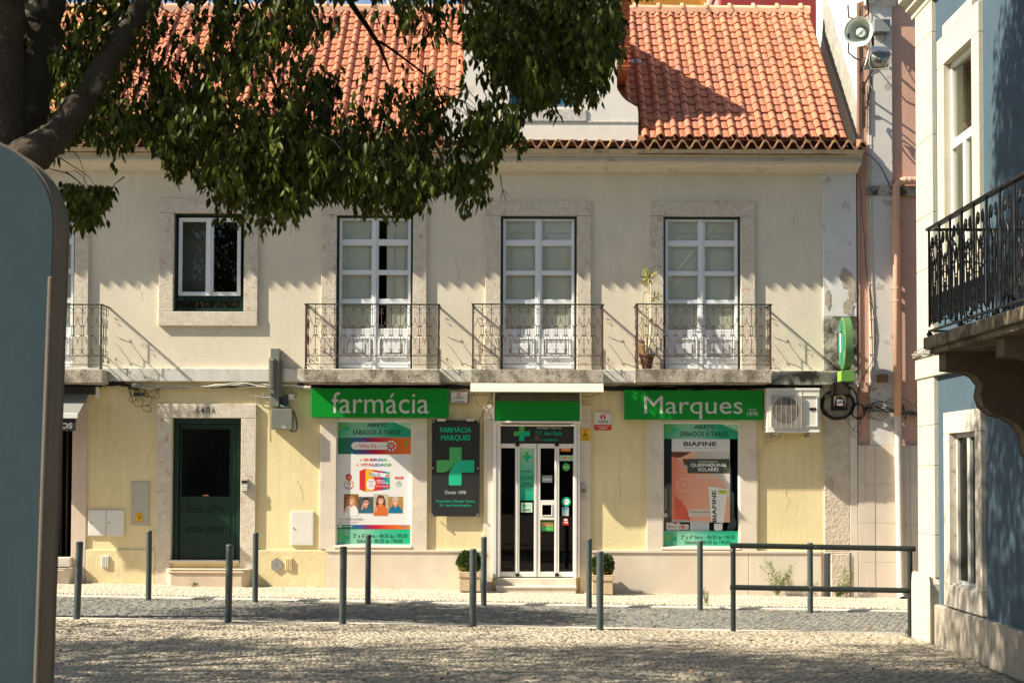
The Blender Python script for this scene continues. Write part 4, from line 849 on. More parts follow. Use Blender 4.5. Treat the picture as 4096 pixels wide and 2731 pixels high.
for (q, lab, f) in (((566,1258,680,1326), 'white medicine box with red cross at the bottom of the right shop window', 0), ((684,1273,758,1320), 'small white card with red dot beside the medicine box in the right shop window', 1), ((770,1235,932,1328), 'white printed leaflet standing under the sunburn poster', 2)):
    Y = .040; r = CR(c4,*q,Y); t = thing(('medicine_box','small_card','leaflet')[f], lab, ('box','card','leaflet')[f], ((r[0]+r[1])/2, Y, r[2]))
    mb = MB(); mb.box(r[0], r[1], Y, Y+(.008 if f == 0 else .004), r[2], r[3]); mb.build('front', t, flat('card_stock_%d' % f, ((.62,.64,.55),(.62,.6,.5),(.55,.62,.62))[f]), bevel=.001)
    mb = MB(); Y -= .00066
    if f == 0:
        e = CR(c4,582,1284,600,1303,Y); mb.ell((e[0]+e[1])/2, (e[2]+e[3])/2, (e[1]-e[0])/2, (e[3]-e[2])/2, Y, redp, 12); mb.text('+', grow(e,-.01), Y-.00022, paper, bold=.05); mb.text('MEDICARE', CR(c4,604,1287,668,1300,Y), Y, ink)
        e = CR(c4,625,1258,664,1272,Y); mb.ell((e[0]+e[1])/2, e[3], (e[1]-e[0])/2, (e[3]-e[2]), Y-.00022, flat('pink_print', (.6,.05,.2)), 12, math.pi, 2*math.pi)
    elif f == 1:
        e = CR(c4,690,1278,722,1308,Y); mb.ell((e[0]+e[1])/2, (e[2]+e[3])/2, (e[1]-e[0])/2, (e[3]-e[2])/2, Y, redp, 16); mb.text('steri', CR(c4,700,1287,716,1298,Y), Y-.00022, paper); mb.text('med', CR(c4,718,1287,736,1298,Y), Y, redp, bold=.02); mb.text('------', CR(c4,724,1303,752,1308,Y), Y, inkg)
    else:
        mb.rect(CR(c4,782,1240,914,1247,Y), Y, ink); mb.rect(CR(c4,782,1250,820,1256,Y), Y, yellowc)
        for i in range(6): mb.rect(CR(c4,786,1262+10*i,916,1264+10*i,Y), Y, inkg)
    mb.build('print', t)
mb = MB(); Y = .07; mb.prism([P(1110,750), P(1122,790), P(1126,1000), P(1145,1000), P(1145,1200), P(1165,1250), P(1160,1300), P(1130,1328), P(1080,1328), P(1110,1240)], Y, Y+.01, 'y'); o = mb.build('display_silhouette', None, flat('dark_grey_card', (.075,.10,.09))); tag(o, 'dark grey cardboard silhouette standing behind the sunburn poster', 'display stand')
# stickers on the automatic door
def sticker(r, Y, label, cat, draw, name='sticker'):
    t = thing(name, label, cat, ((r[0]+r[1])/2, Y, r[2])); draw(t, r, Y); return t
Y = -.004
def d_hours(t, r, Y):
    mb = MB(); mb.box(r[0], r[1], Y-.00022, Y, r[2], r[3]); mb.build('sheet', t, grad('hours_sheet', [(0,(.0,.30,.16)),(.5,(.06,.42,.25)),(1,(.35,.6,.45))], 2))
    Y -= .00088; mb = MB(); mb.rect(CR(c3,470,672,562,753,Y), Y+.001, flat('pale_mint', (.5,.68,.58))); mb.text('HORÁRIO', CR(c3,478,636,552,650,Y), Y, ink, bold=.04); mb.text('2ª a 6ª feira', CR(c3,484,676,548,686,Y-.00044), Y-.00044, ink, bold=.02); mb.text('8h30 às 19h30', CR(c3,476,690,556,700,Y-.00044), Y-.00044, ink, bold=.02); mb.text('Sábado', CR(c3,494,718,538,730,Y-.00044), Y-.00044, ink, bold=.02); mb.text('8h30 às 19h00', CR(c3,476,737,556,747,Y-.00044), Y-.00044, ink, bold=.02); mb.build('lettering', t)
    mb = MB(); leafcross(mb, CR(c3,486,516,548,580,Y), Y); mb.build('cross', t)
sticker(CR(c3,467,490,564,839,Y), Y, 'tall green opening hours sheet on the second glass leaf of the automatic door', 'notice', d_hours, 'hours_notice')
def plain(parts):
    def f(t, r, Y):
        mb = MB()
        for i, (kind, q, m, *a) in enumerate(parts):
            yy = Y-.0004*i
            if kind == 'r': mb.rect(CR(c3,*q,yy), yy, m)
            elif kind == 'e': e = CR(c3,*q,yy); mb.ell((e[0]+e[1])/2, (e[2]+e[3])/2, (e[1]-e[0])/2, (e[3]-e[2])/2, yy, m)
            elif kind == 't': mb.text(a[0], CR(c3,*q,yy), yy, m, bold=a[1] if len(a) > 1 else 0)
            elif kind == 'x': leafcross(mb, CR(c3,*q,yy), yy)
            elif kind == 'p': mb.poly([on_y(*c3(*pp), yy) for pp in q], yy, m)
        mb.build('print', t)
    return f
for q, lab, parts in (
  ((476,855,553,920), 'pale green aberto sign hanging inside the second glass leaf', [('r',(476,855,553,920),palep),('x',(486,862,512,890),None),('t',(518,870,546,875),inkg,'FARMÁCIA'),('t',(489,898,541,911),ink,'ABERTO',.03)]),
  ((618,673,686,720), 'pale blue sticker high on the third glass leaf', [('r',(618,673,686,720),flat('pale_blue_sticker',(.36,.42,.42))),('r',(621,676,683,688),inkg),('t',(626,692,678,708),paper,'---'),('t',(628,711,674,716),inkg,'----------')]),
  ((612,982,695,1046), 'orange and green aviso notice low on the third glass leaf', [('r',(612,982,695,1046),greenp),('r',(618,988,688,1010),oranp),('t',(632,993,677,1004),paper,'AVISO',.03),('t',(638,1015,668,1022),palep,'PORTA'),('t',(624,1026,682,1034),palep,'AUTOMÁTICA',.02)]),
  ((744,490,810,512), 'orange strip sticker at the top of the fourth glass leaf', [('r',(744,490,810,512),oranp),('t',(750,494,804,500),paper,'-- -----')]),
  ((735,538,827,575), 'pale strip of small round icons high on the fourth glass leaf', [('r',(735,538,827,575),palep),('e',(740,544,758,562),inkg),('e',(743,547,755,559),palep),('e',(762,544,780,562),oranp),('e',(785,544,801,562),ye),('e',(804,544,822,562),tealp),('e',(807,547,819,559),palep),('t',(745,565,818,571),inkg,'-------- -- -----')]),
  ((755,590,806,642), 'round bright green sticker on the fourth glass leaf', [('e',(755,590,806,642),greenp),('t',(763,610,799,622),palep,'--------',.02)]),
  ((750,818,811,880), 'round teal and white seal sticker on the fourth glass leaf', [('e',(750,818,811,880),tealp),('e',(762,831,800,868),paper),('t',(774,844,788,853),ink,'--',.03)]),
  ((753,887,797,943), 'pale blue square sticker under the round seal on the fourth leaf', [('r',(753,887,797,943),flat('pale_sticker',(.45,.56,.6))),('r',(757,891,793,903),bluep),('t',(758,908,792,916),bluep,'------'),('r',(758,922,792,924),bluep),('r',(758,930,792,932),bluep)]),
  ((752,960,797,1006), 'red and white shield sticker, lowest on the fourth glass leaf', [('p',((760,960),(790,960),(797,1006),(752,1006)),redp),('e',(761,964,789,978),paper),('t',(758,982,792,994),paper,'---',.03)])):
    sticker(CR(c3,*q,-.004), -.004, lab, 'sticker', plain(parts), 'door_sticker')
# yellow warning sticker and alarm company signs
Y = -.05
sticker(CR(c3,878,357,942,442,Y), Y, 'yellow triangle warning sign on the stone jamb right of the automatic door', 'sign', plain([('r',(878,357,942,442),ye),('t',(888,362,932,370),redp,'- ------'),('p',((910,372),(931,412),(889,412)),ink),('p',((910,379),(924,408),(896,408)),ye),('p',((901,404),(906,392),(914,398),(920,404)),ink),('t',(892,419,930,425),ink,'-------'),('t',(890,429,932,435),ink,'---- -------')]), 'warning_sign')
t = thing('alarm_sign', 'white and red alarm company sign on the yellow wall right of the automatic door', 'sign', (0,0,0)); r = CR(c3,970,250,1083,370,-.02)
mb = MB(); mb.box(r[0], r[1], -.02, -.003, r[2], r[3]); mb.build('board', t, white)
mb = MB(); Y = -.022
def g8(mb, C, Y, k=1):
    pass
mb.rect(CR(c3,970,332,1083,370,Y), Y, redp); cx_, cz_ = on_y(*c3(1027,281), Y); s_ = 1/1.679/254
mb.ell(cx_, cz_, 19*s_, 17*s_, Y, redp); mb.ell(cx_-0*s_, cz_+5*s_, 5*s_, 5*s_, Y-.00044, paper, 12); mb.ell(cx_, cz_-6*s_, 6*s_, 6*s_, Y-.00044, paper, 12)
mb.text('GRUPO8', CR(c3,992,305,1063,319,Y), Y, ink, bold=.03); mb.text('SEGURANÇA', CR(c3,1010,322,1045,327,Y), Y, inkg); mb.text('INSTALAÇÃO', CR(c3,986,338,1070,349,Y-.00044), Y-.00044, paper, bold=.03); mb.text('SEGURA', CR(c3,1002,351,1056,361,Y-.00044), Y-.00044, paper, bold=.03); mb.rect(CR(c3,1042,254,1076,258,Y), Y, redp)
mb.build('lettering', t)
r = CR(c2,1283,143,1440,240,-.09); t = thing('alarm_box', 'white alarm siren box high on the wall between left sign and awning', 'alarm', ((r[0]+r[1])/2, -.09, r[2]))
mb = MB(); mb.box(r[0]+.004, r[1]-.012, -.09, -.002, r[2]+.006, r[3]); mb.build('housing', t, white, bevel=.012); mb = MB(); mb.box(r[0]+.01, r[1], -.084, -.002, r[2], r[3]-.02); mb.build('back_plate', t, flat('dark_back_plate', (.05,.05,.04)), bevel=.01)
mb = MB(); Y = -.0925; cx_, cz_ = on_y(*c2(1355,164), Y); s_ = 1/2.136/254; mb.ring(cx_, cz_, 9*s_, 16*s_, Y, redp); mb.text('GRUPO8', CR(c2,1315,185,1394,200,Y), Y, ink, bold=.02); mb.rect(CR(c2,1334,205,1376,208,Y), Y, inkg); mb.rect(CR(c2,1320,222,1404,228,Y), Y, ink); mb.build('lettering', t)
# ---- awning cassette over the door
r = CR(c3,136,52,1030,112,-.62); t = thing('retracted_awning', 'closed cream awning cassette under the middle balcony over the door', 'awning', ((r[0]+r[1])/2, -.3, r[2]))
mb = MB(); mb.prism([(-.66, r[2]), (-.62, r[2]-.008), (-.60, r[2]), (-.55, r[3]-.03), (-.09, r[3]-.01), (-.09, r[3]+.002), (-.53, r[3])], r[0], r[1], 'x'); mb.build('front_bar', t, flat('cream_aluminium', (.56,.50,.40), .4), bevel=.003)
mb = MB(); mb.box(r[0]+.05, r[1]-.05, -.5, -.1, r[3]-.09, r[3]-.03); mb.build('rolled_cloth', t, M('cream_awning_cloth', (.6,.52,.4), .9))
# ---- awning of the shop at far left
xa_ = on_y(*c1(345,350), -.05)[0]; t = thing('shop_awning', 'grey fabric shop awning at the far left under the end balcony', 'awning', (xa_-.5, -.05, 2.5))
za, zo = on_y(*c1(300,350), -.1)[1], on_y(*c1(240,545), -.7)[1]; x0 = xa_-2.0
mb = MB(); mb.add([(x0,-.06,za),(xa_,-.06,za),(xa_-.01,-.72,zo),(x0,-.72,zo),(x0,-.06,za-.015),(xa_,-.06,za-.015),(xa_-.01,-.71,zo-.015),(x0,-.71,zo-.015)], [(0,1,2,3),(4,5,6,7),(1,5,6,2),(3,2,6,7)]); mb.build('canopy', t, M('grey_awning_cloth', (.20,.205,.19), .8, var=.06, vs=10))
mb = MB(); mb.box(x0, xa_-.01, -.75, -.70, zo-.07, zo+.012); mb.build('front_bar', t, white, bevel=.006)
q = CR(c1,90,590,222,688,-.72); mb = MB(); n = 16; xs_ = [x0+(q[1]-x0)*i/n for i in range(n+1)]
for i in range(n): mb.add([(xs_[i],-.725+.006*math.sin(i),zo-.07),(xs_[i+1],-.725+.006*math.sin(i+1),zo-.07),(xs_[i+1],-.725+.014*math.sin(i+1),q[2]),(xs_[i],-.725+.014*math.sin(i),q[2])], [(0,1,2,3)])
mb.build('valance', t, flat('black_valance', (.02,.02,.02), .7)); mb = MB(); mb.text('OS', CR(c1,95,620,190,668,-.745), -.745, flat('valance_lettering', (.35,.35,.33)), bold=.03); mb.build('valance_lettering', t)
mb = MB(); q = CR(c1,100,310,388,378,-.12); mb.box(x0, q[1], -.14, -.02, q[2], q[3]); mb.build('roller_box', t, flat('dark_roller_box', (.03,.03,.03))); q = CR(c1,388,312,415,408,-.1); mb = MB(); mb.box(q[0], q[1], -.12, -.01, q[2], q[3]); mb.build('end_bracket', t, white, bevel=.01)
# ---- intercom, cabinets, vents
r = CR(c1,1633,1098,1690,1204,-.09); t = thing('intercom', 'small silver intercom panel on the stone jamb of the green door', 'intercom', ((r[0]+r[1])/2, -.09, r[2]))
mb = MB(); mb.box(r[0], r[1], -.095, -.05, r[2], r[3]); mb.build('housing', t, flat('silver_plastic', (.42,.42,.38), .35), bevel=.005)
h = r[3]-r[2]; w_ = r[1]-r[0]; mb = MB(); mb.box(r[0]+.006, r[1]-.006, -.098, -.0951, r[3]-h*.35, r[3]-h*.15); mb.build('camera_window', t, black)
for i in range(3): mb = MB(); mb.box(r[0]+.01, r[1]-.01, -.1, -.0951, r[2]+h*(.06+.15*i), r[2]+h*(.16+.15*i)); mb.build('call_button', t, white)
def cabinet(q, cc, label, mat, Y=-.03, sticker_=False, group=None):
    r = CR(cc,*q,Y); t = thing('meter_cabinet', label, 'meter cabinet', ((r[0]+r[1])/2, Y, r[2]), group); d = .018
    mb = MB(); mb.box(r[0], r[1], Y, -.001, r[2], r[3]); mb.build('frame', t, mat, bevel=.004)
    mb = MB(); mb.box(r[0]+d, r[1]-d, Y-.00132, Y+.002, r[2]+d*1.4, r[3]-d*1.2); mb.build('cabinet_door', t, mat, bevel=.003)
    zc = r[2]+(r[3]-r[2])*.5; mb = MB(); mb.lathe([(.009,-.012),(.011,0),(.011,.012)], (r[0]+d+.025, Y-.00088, zc), 'y', 10); mb.build('lock', t, flat('brass_lock', (.25,.2,.1), .3, metal=.6)); return t, r
cab = flat('white_cabinet', (.70,.69,.63), .5)
cabinet((276,70,405,256), c6, 'white meter cabinet, left one of the pair on the yellow wall', cab)
cabinet((408,70,536,257), c6, 'white meter cabinet, right one of the pair on the yellow wall', cab)
cabinet((1742,80,1906,325), c6, 'single larger white cabinet on the yellow wall left of the shop window', cab)
t, r = cabinet((690,1120,850,1497), c1, 'tall grey meter cabinet with yellow sticker left of the green door', M('grey_cabinet_paint', (.46,.43,.36), .6, var=.06, vs=6), Y=-.015)
mb = MB(); Y = -.0235; mb.rect(CR(c1,733,1390,790,1468,Y), Y, ye); mb.text('------', CR(c1,742,1396,782,1404,Y), Y-.00044, ink, bold=.02); mb.text('-- -----', CR(c1,740,1412,784,1420,Y), Y-.00044, ink, bold=.02); mb.rect(CR(c1,742,1426,782,1430,Y), Y-.00044, ink); mb.poly([on_y(*c1(*p), Y) for p in ((756,1430),(768,1430),(764,1448),(760,1448))], Y-.00044, ink); mb.text('--- -----', CR(c1,742,1454,782,1462,Y), Y-.00044, ink); mb.build('yellow_sticker', t)
for q, lab in (((372,400,425,487), 'small ribbed white air vent low on the yellow plinth left of the green door'), ((1703,417,1752,507), 'small ribbed yellowish air vent beside the hexagonal cover')):
    r = CR(c6,*q,-.05); t = thing('air_vent', lab, 'vent', ((r[0]+r[1])/2, -.05, r[2])); mb = MB(); mb.box(r[0], r[1], -.05, -.03, r[2], r[3]); mb.build('plate', t, cab if q[0] < 1000 else yellowp, bevel=.003)
    mb = MB()
    for i in range(4): a = r[0]+(r[1]-r[0])*(i+.3)/4; mb.box(a, a+.011, -.062, -.049, r[2]+.01, r[3]-.01)
    mb.build('rib', t, cab if q[0] < 1000 else yellowp, bevel=.002)
r = CR(c6,1603,415,1677,520,-.05); cx_, cz_ = (r[0]+r[1])/2, (r[2]+r[3])/2; t = thing('hexagonal_cover', 'grey hexagonal metal cover low on the yellow plinth right of the green door', 'cover', (cx_, -.05, cz_))
mb = MB(); a_, b_ = (r[1]-r[0])/2, (r[3]-r[2])/2; mb.prism([(cx_, cz_+b_), (cx_+a_, cz_+b_*.5), (cx_+a_, cz_-b_*.5), (cx_, cz_-b_), (cx_-a_, cz_-b_*.5), (cx_-a_, cz_+b_*.5)], -.055, -.03, 'y'); mb.build('plate', t, M('dull_zinc', (.27,.26,.23), .6, var=.15, vs=20), bevel=.004); mb = MB(); mb.box(cx_-.004, cx_+.004, -.0565, -.054, cz_-.02, cz_+.01); mb.build('keyhole', t, black)
# switches by the automatic door
r = CR(c3,880,728,910,760,-.06); t = thing('key_switch', 'grey key switch and bell boxes on the right jamb of the automatic door', 'switch', ((r[0]+r[1])/2, -.06, r[2]))
for q, m_ in (((880,728,910,761), flat('grey_switch', (.4,.38,.33))), ((882,765,912,790), flat('dark_switch', (.22,.2,.16))), ((886,808,905,840), flat('pale_switch', (.5,.48,.42)))):
    r = CR(c3,*q,-.06); mb = MB(); mb.box(r[0], r[1], -.065, -.04, r[2], r[3]); mb.build('switch_box', t, m_, bevel=.004)
# ---- grey electric boxes on the wall
q1 = CR(c1,1882,-14,1958,495,-.16); t = thing('electric_riser', 'tall grey metal cable riser with louvres left of the green sign', 'electric box', ((q1[0]+q1[1])/2, -.1, q1[2]))
mb = MB(); mb.box(q1[0], q1[1], -.16, -.005, on_y(*c1(1920,480), -.16)[1], q1[3]); mb.box(q1[0]+.02, q1[1]+.045, -.12, -.004, on_y(*c1(1920,400), -.1)[1], on_y(*c1(1920,90), -.1)[1]); mb.build('housing', t, steel, bevel=.004)
q = CR(c1,1868,70,1915,372,-.2); mb = MB(); mb.box(q[0], q[1], -.2, -.161, q[2], q[3])
for i in range(16): zz = q[2]+.1+i*.028; mb.prism([(-.215, zz), (-.2, zz), (-.2, zz+.02)], q[0]+.01, q[1]-.02, 'x')
mb.build('louvre_panel', t, steel)
q = CR(c1,1888,500,2068,676,-.2); mb = MB(); mb.box(q[0], q[1], -.2, -.01, q[2], q[3]); mb.build('lower_box', t, steel, bevel=.006)
mb = MB(); e = CR(c1,1978,642,2015,670,-.2); mb.text('W', (e[0], e[0]+.03, e[2], e[3]), -.2035, paper); mb.text('b', (e[0]+.04, e[1], e[2], e[3]), -.2035, paper); mb.build('white_scribble', t)
q = CR(c1,1965,385,2030,470,-.1); mb = MB(); mb.box(q[0], q[1], -.1, -.01, q[2], q[3]); mb.build('side_box', t, flat('dark_grey_box', (.06,.065,.06)), bevel=.004)
mb = MB(); P = lambda a, b, y=-.1: (on_y(*c1(a,b), y)[0], y, on_y(*c1(a,b), y)[1]); mb.tube([P(1965,470,-.14),P(2000,485,-.17),P(2060,495,-.15),P(2085,530),P(2105,590),P(2112,650),P(2100,690,-.12),P(2075,695,-.14),P(2050,685,-.16)], .012, 8); mb.build('corrugated_hose', t, flat('blue_grey_hose', (.06,.10,.13)), smooth=True)
q = CR(c1,2035,376,2084,424,-.07); t = thing('junction_box', 'small square white junction box beside the grey cable riser', 'junction box', ((q[0]+q[1])/2, -.07, q[2])); mb = MB(); mb.box(q[0], q[1], -.07, -.002, q[2], q[3]); mb.build('housing', t, white, bevel=.006)
mb = MB(); mb.tube([P(2050,424,-.04),P(2052,450,-.04),P(2075,470,-.05),P(2082,490,-.05)], .006, 5); mb.tube([P(2055,424,-.04),P(2060,450,-.04),P(2070,455,-.05)], .005, 5); mb.build('wire_end', t, white)
# ---- air conditioner
YA = -.40; r = CR(c4,1428,115,1880,490,YA); t = thing('air_conditioner', 'white outdoor air conditioner unit on brackets right of the green sign', 'air conditioner', ((r[0]+r[1])/2, YA, r[2]))
acm = M('warm_white_enamel', (.70,.68,.60), .4, var=.03, vs=3, c2=(.55,.5,.4), mask=(5,.66,.74))
x0, x1, z0, z1 = r; mb = MB(); mb.box(x0, x1, YA+.02, -.1, z0+.02, z1); mb.box(x0-.004, x1+.004, YA+.01, -.09, z1-.03, z1+.008); mb.box(x0-.003, x1+.003, YA+.015, -.1, z0, z0+.03); mb.build('casing', t, acm, bevel=.008)
gx = CR(c4,1462,173,1720,450,YA); pnl = CR(c4,1462,173,1858,436,YA)
mb = MB(); frame_rect(mb, *pnl, .006, YA+.004, YA+.021); xs_ = on_y(*c4(1722,300), YA)[0]; mb.box(xs_-.002, xs_+.002, YA+.012, YA+.02, z0+.03, z1-.03); mb.build('front_panel_edge', t, acm)
cx_, cz_ = on_y(*c4(1589,302), YA); rad = (on_y(*c4(1703,302), YA)[0]-on_y(*c4(1475,302), YA)[0])/2
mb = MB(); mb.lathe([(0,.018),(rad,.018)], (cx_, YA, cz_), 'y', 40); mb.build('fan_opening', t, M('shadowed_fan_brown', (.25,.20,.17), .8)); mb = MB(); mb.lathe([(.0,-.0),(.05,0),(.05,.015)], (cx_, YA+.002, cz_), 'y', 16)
for i in range(4):
    a = i*math.pi/2+.5; mb.add([(cx_+.05*math.cos(a-.4), YA+.012, cz_+.05*math.sin(a-.4)), (cx_+rad*.9*math.cos(a-.3), YA+.016, cz_+rad*.9*math.sin(a-.3)), (cx_+rad*.9*math.cos(a+.35), YA+.01, cz_+rad*.9*math.sin(a+.35)), (cx_+.05*math.cos(a+.5), YA+.008, cz_+.05*math.sin(a+.5))], [(0,1,2,3)])
mb.build('fan', t, flat('grey_brown_fan', (.20,.16,.135)))
mb = MB(); zz = gx[2]+.012; yf = YA-.012
while zz < gx[3]: mb.box(gx[0], gx[1], yf, yf+.003, zz, zz+.003); zz += .0125
for i in range(7): xx = gx[0]+(gx[1]-gx[0])*i/6; mb.box(xx-.002, xx+.002, yf-.003, yf+.02, gx[2], gx[3])
mb.build('fan_grille', t, flat('grille_wire', (.55,.5,.44)))
mb = MB(); q = CR(c4,1792,278,1848,300,YA); mb.box(q[0], q[1], YA+.01, YA+.022, q[2], q[3]); mb.build('handle_recess', t, black)
mb = MB();
for i in range(11): zz = z0+.08+i*(z1-z0-.14)/11; mb.box(x0-.014, x0, YA+.08, YA+.2, zz, zz+.018)
mb.build('side_grille', t, acm)
for a in (1478, 1775):
    q = CR(c4,a,487,a+42,514,YA+.03); mb = MB(); mb.box(q[0], q[1], YA+.02, -.0, q[2]+.012, q[2]+.028); mb.box(q[0]+.02, q[0]+.045, YA+.06, -.0, q[2]-.02, q[2]+.01); mb.box(q[0]+.02, q[0]+.045, -.02, -.001, q[2]-.03, q[2]+.0); mb.build('wall_bracket', t, flat('galvanised_bracket', (.3,.28,.23), .5))
P = lambda a, b, y: (on_y(*c4(a,b), y)[0], y, on_y(*c4(a,b), y)[1])
mb = MB(); mb.tube([P(1572,500,-.25),P(1566,530,-.1),P(1540,550,-.05),P(1470,578,-.04),P(1410,603,-.03)], .011, 6, flat('drain_hose', (.62,.54,.35))); mb.tube([P(1402,395,-.02),P(1404,500,-.02),P(1405,605,-.03),P(1385,650,-.03),P(1352,705,-.03),P(1345,760,-.03),P(1345,1480,-.03)], .012, 6, flat('yellow_hose', (.62,.52,.28))); mb.build('drain_hose', t, smooth=True)
# ------------------------------------------------------------------ cables
def cable_run(mb, c, pts, n, r, spread, Y, m=None, seed=0):
    rr = random.Random(seed)
    base = [on_y(*c(a, b), Y) for a, b in pts]
    for k in range(n):
        ph = [rr.uniform(0, 6.28) for _ in range(4)]; amp = spread; off = rr.uniform(-1, 1)*spread; P_ = []
        N = 40; L = len(base)-1
        for i in range(N+1):
            u = i/N*L; j = min(int(u), L-1); f = u-j; x = base[j][0]*(1-f)+base[j+1][0]*f; z = base[j][1]*(1-f)+base[j+1][1]*f
            P_.append((x, Y-.02*rr.random()*0-.015*math.sin(ph[0]+i*.3), z+off*(.7+.6*math.sin(ph[3]+i*.17))+amp*.5*math.sin(ph[1]+i*.45)+amp*.3*math.sin(ph[2]+i*1.1)))
        mb.tube(P_, r*rr.uniform(.7,1.3), 5, m)
kbl = M('black_cable', (.015,.014,.013), .6); kgr = M('grey_cable', (.30,.29,.25), .6); kcr = M('cream_cable', (.62,.58,.46), .6)
t = thing('cable_bundle', 'tangle of black and pale cables under the stone band at the left', 'cables', (-5, -.05, 3.2))
mb = MB(); cable_run(mb, c1, [(60,295),(300,285),(600,295),(800,315),(1300,318),(1800,300),(2240,325)], 7, .006, .018, -.05, kbl, 1); cable_run(mb, c1, [(60,300),(420,295),(640,290)], 7, .008, .03, -.06, kbl, 2); cable_run(mb, c1, [(400,290),(560,275),(660,300),(760,330)], 5, .006, .035, -.07, kbl, 12); mb.build('black_cable', t)
mb = MB(); cable_run(mb, c1, [(700,300),(900,325),(1300,318),(1650,285),(1870,300),(2230,318)], 5, .007, .022, -.065, kcr, 3); cable_run(mb, c1, [(720,310),(1100,325),(1500,300),(2230,325)], 4, .006, .02, -.07, kgr, 4)
P1 = lambda a, b, y=-.06: (on_y(*c1(a,b), y)[0], y, on_y(*c1(a,b), y)[1])
mb.tube([P1(520,310),P1(600,365),P1(680,415),P1(730,430),P1(740,415)], .004, 4, kcr); mb.build('pale_cable', t)
mb = MB()
for pts in ([(665,310),(680,360),(700,400),(705,440),(730,475),(760,488),(790,470),(795,430),(780,390),(800,370)], [(680,310),(690,370),(700,395),(740,375)], [(810,325),(830,380),(860,400),(875,430),(850,465),(810,475),(780,480),(800,510),(830,530),(865,520),(872,495),(850,478),(820,475)], [(940,320),(925,360),(935,400),(905,418),(870,400),(830,395),(800,380)], [(700,320),(720,350),(760,370),(830,372),(880,350),(920,335)], [(690,380),(675,430),(700,450),(740,420),(760,390)], [(800,330),(815,360),(800,395),(830,405),(850,385)], [(920,335),(900,380),(880,410)]):
    mb.tube([P1(a, b, -.06-.02*(i % 2)) for i, (a, b) in enumerate(pts)], .005, 5, kbl)
q = CR(c1,715,362,800,392,-.09); mb.box(q[0], q[1], -.11, -.04, q[2], q[3], kbl)
for i in range(8): a = 730+i*9; mb.tube([P1(a,388,-.08), P1(a+random.uniform(-8,8),430+random.uniform(-20,20),-.08)], .0035, 4, kcr if i % 2 else kgr)
mb.build('cable_tangle', t)
mb = MB(); mb.tube([P1(1680,305),P1(1685,350),P1(1700,380),P1(1740,392),P1(1785,395)], .007, 5); mb.tube([P1(1785,396),P1(1800,400),P1(1830,405),P1(1880,405)], .013, 6, kgr); mb.tube([P1(1820,365),P1(1822,405),P1(1836,425)], .009, 6, kgr); mb.tube([P1(1753,310),P1(1756,460),P1(1762,680)], .003, 4, kgr); mb.tube([P1(2050,330),P1(2060,355),P1(2110,370),P1(2112,390),P1(2085,400)], .004, 4, kbl); mb.build('valve', t)
t = thing('cable_bundle', 'dark cables running behind the green signs and under the balconies', 'cables', (0, -.05, 3.2))
mb = MB(); cable_run(mb, c2, [(-20,85),(300,100),(900,95),(1450,100)], 9, .008, .022, -.05, kbl, 5); cable_run(mb, c3, [(0,80),(300,100),(900,100),(1175,95)], 4, .007, .014, -.05, kbl, 6); cable_run(mb, c4, [(30,110),(500,112),(1100,105),(1500,95),(1900,95)], 10, .008, .026, -.05, kbl, 7)
P3 = lambda a, b, y=-.06: (on_y(*c3(a,b), y)[0], y, on_y(*c3(a,b), y)[1])
mb.tube([P3(250,70),P3(285,130),P3(270,165),P3(240,215),P3(215,270),P3(195,300)], .004, 5, kbl); mb.tube([P3(120,130),P3(200,135),P3(290,135)], .003, 4, kbl); mb.tube([P3(255,215),P3(262,250),P3(290,285)], .004, 4, kbl); mb.tube([P3(880,140),P3(940,145),P3(1000,125),P3(1050,95)], .004, 4, kbl); mb.tube([P3(160,115),P3(180,190),P3(215,215)], .0025, 4, kbl)
mb.build('black_cable', t)
# coil with distribution box at the corner
P5 = lambda a, b, y=-.1: (on_y(*c5(a,b), y)[0], y, on_y(*c5(a,b), y)[1])
q = CR(c5,710,275,850,380,-.18); t = thing('distribution_box', 'open black cable box with a big black cable coil on the corner pilaster', 'cable box', ((q[0]+q[1])/2, -.1, q[2]))
mb = MB(); mb.box(q[0]+.01, q[1], -.2, -.04, on_y(*c5(780,380),-.18)[1], q[3]); mb.build('lid', t, flat('dark_brown_lid', (.035,.03,.02), .5), bevel=.008)
q = CR(c5,708,375,840,515,-.12); mb = MB(); mb.box(q[0], q[1], -.13, -.04, q[2], q[3]); mb.build('housing', t, black, bevel=.006)
mb = MB(); q = CR(c5,752,420,803,474,-.14); mb.box(q[0], q[1], -.145, -.13, q[2], q[3]); mb.build('label_plate', t, paper); mb = MB(); Y = -.147; mb.rect(CR(c5,756,436,799,443,Y), Y, bluep); mb.rect(CR(c5,756,448,799,453,Y), Y, redp); mb.rect(CR(c5,770,458,786,468,Y), Y, ye); mb.build('label_print', t)
cx_, cz_ = on_y(*c5(760,465), -.09); s_ = 1/2.136/256
mb = MB()
for k, rr_ in enumerate((146,140,134,128)):
    mb.tube([(cx_+(rr_+random.uniform(-4,4))*s_*math.cos(a), -.05-.012*k, cz_+(rr_*.88+random.uniform(-4,4))*s_*math.sin(a)) for a in [2*math.pi*i/36 for i in range(37)]], .0095, 6)
for k in range(5): mb.tube([P5(850,310+6*k,-.1-.01*k), P5(890,330,-.1), P5(915,380-3*k,-.1), P5(930,440+8*k,-.08)], .009, 6)
mb.build('cable_coil', t, kbl)
mb = MB()
for k in range(9): mb.tube([P5(724+random.uniform(0,8),470+random.uniform(-30,20),-.15), P5(730+random.uniform(-5,20),400+random.uniform(-15,10),-.17), P5(790+random.uniform(-20,30),385+random.uniform(-6,10),-.17), P5(828,410+random.uniform(-10,40),-.15), P5(820,470+random.uniform(-10,30),-.14)], .003, 4, [kcr, kgr, kcr, M('orange_wire', (.4,.2,.03))][k % 4])
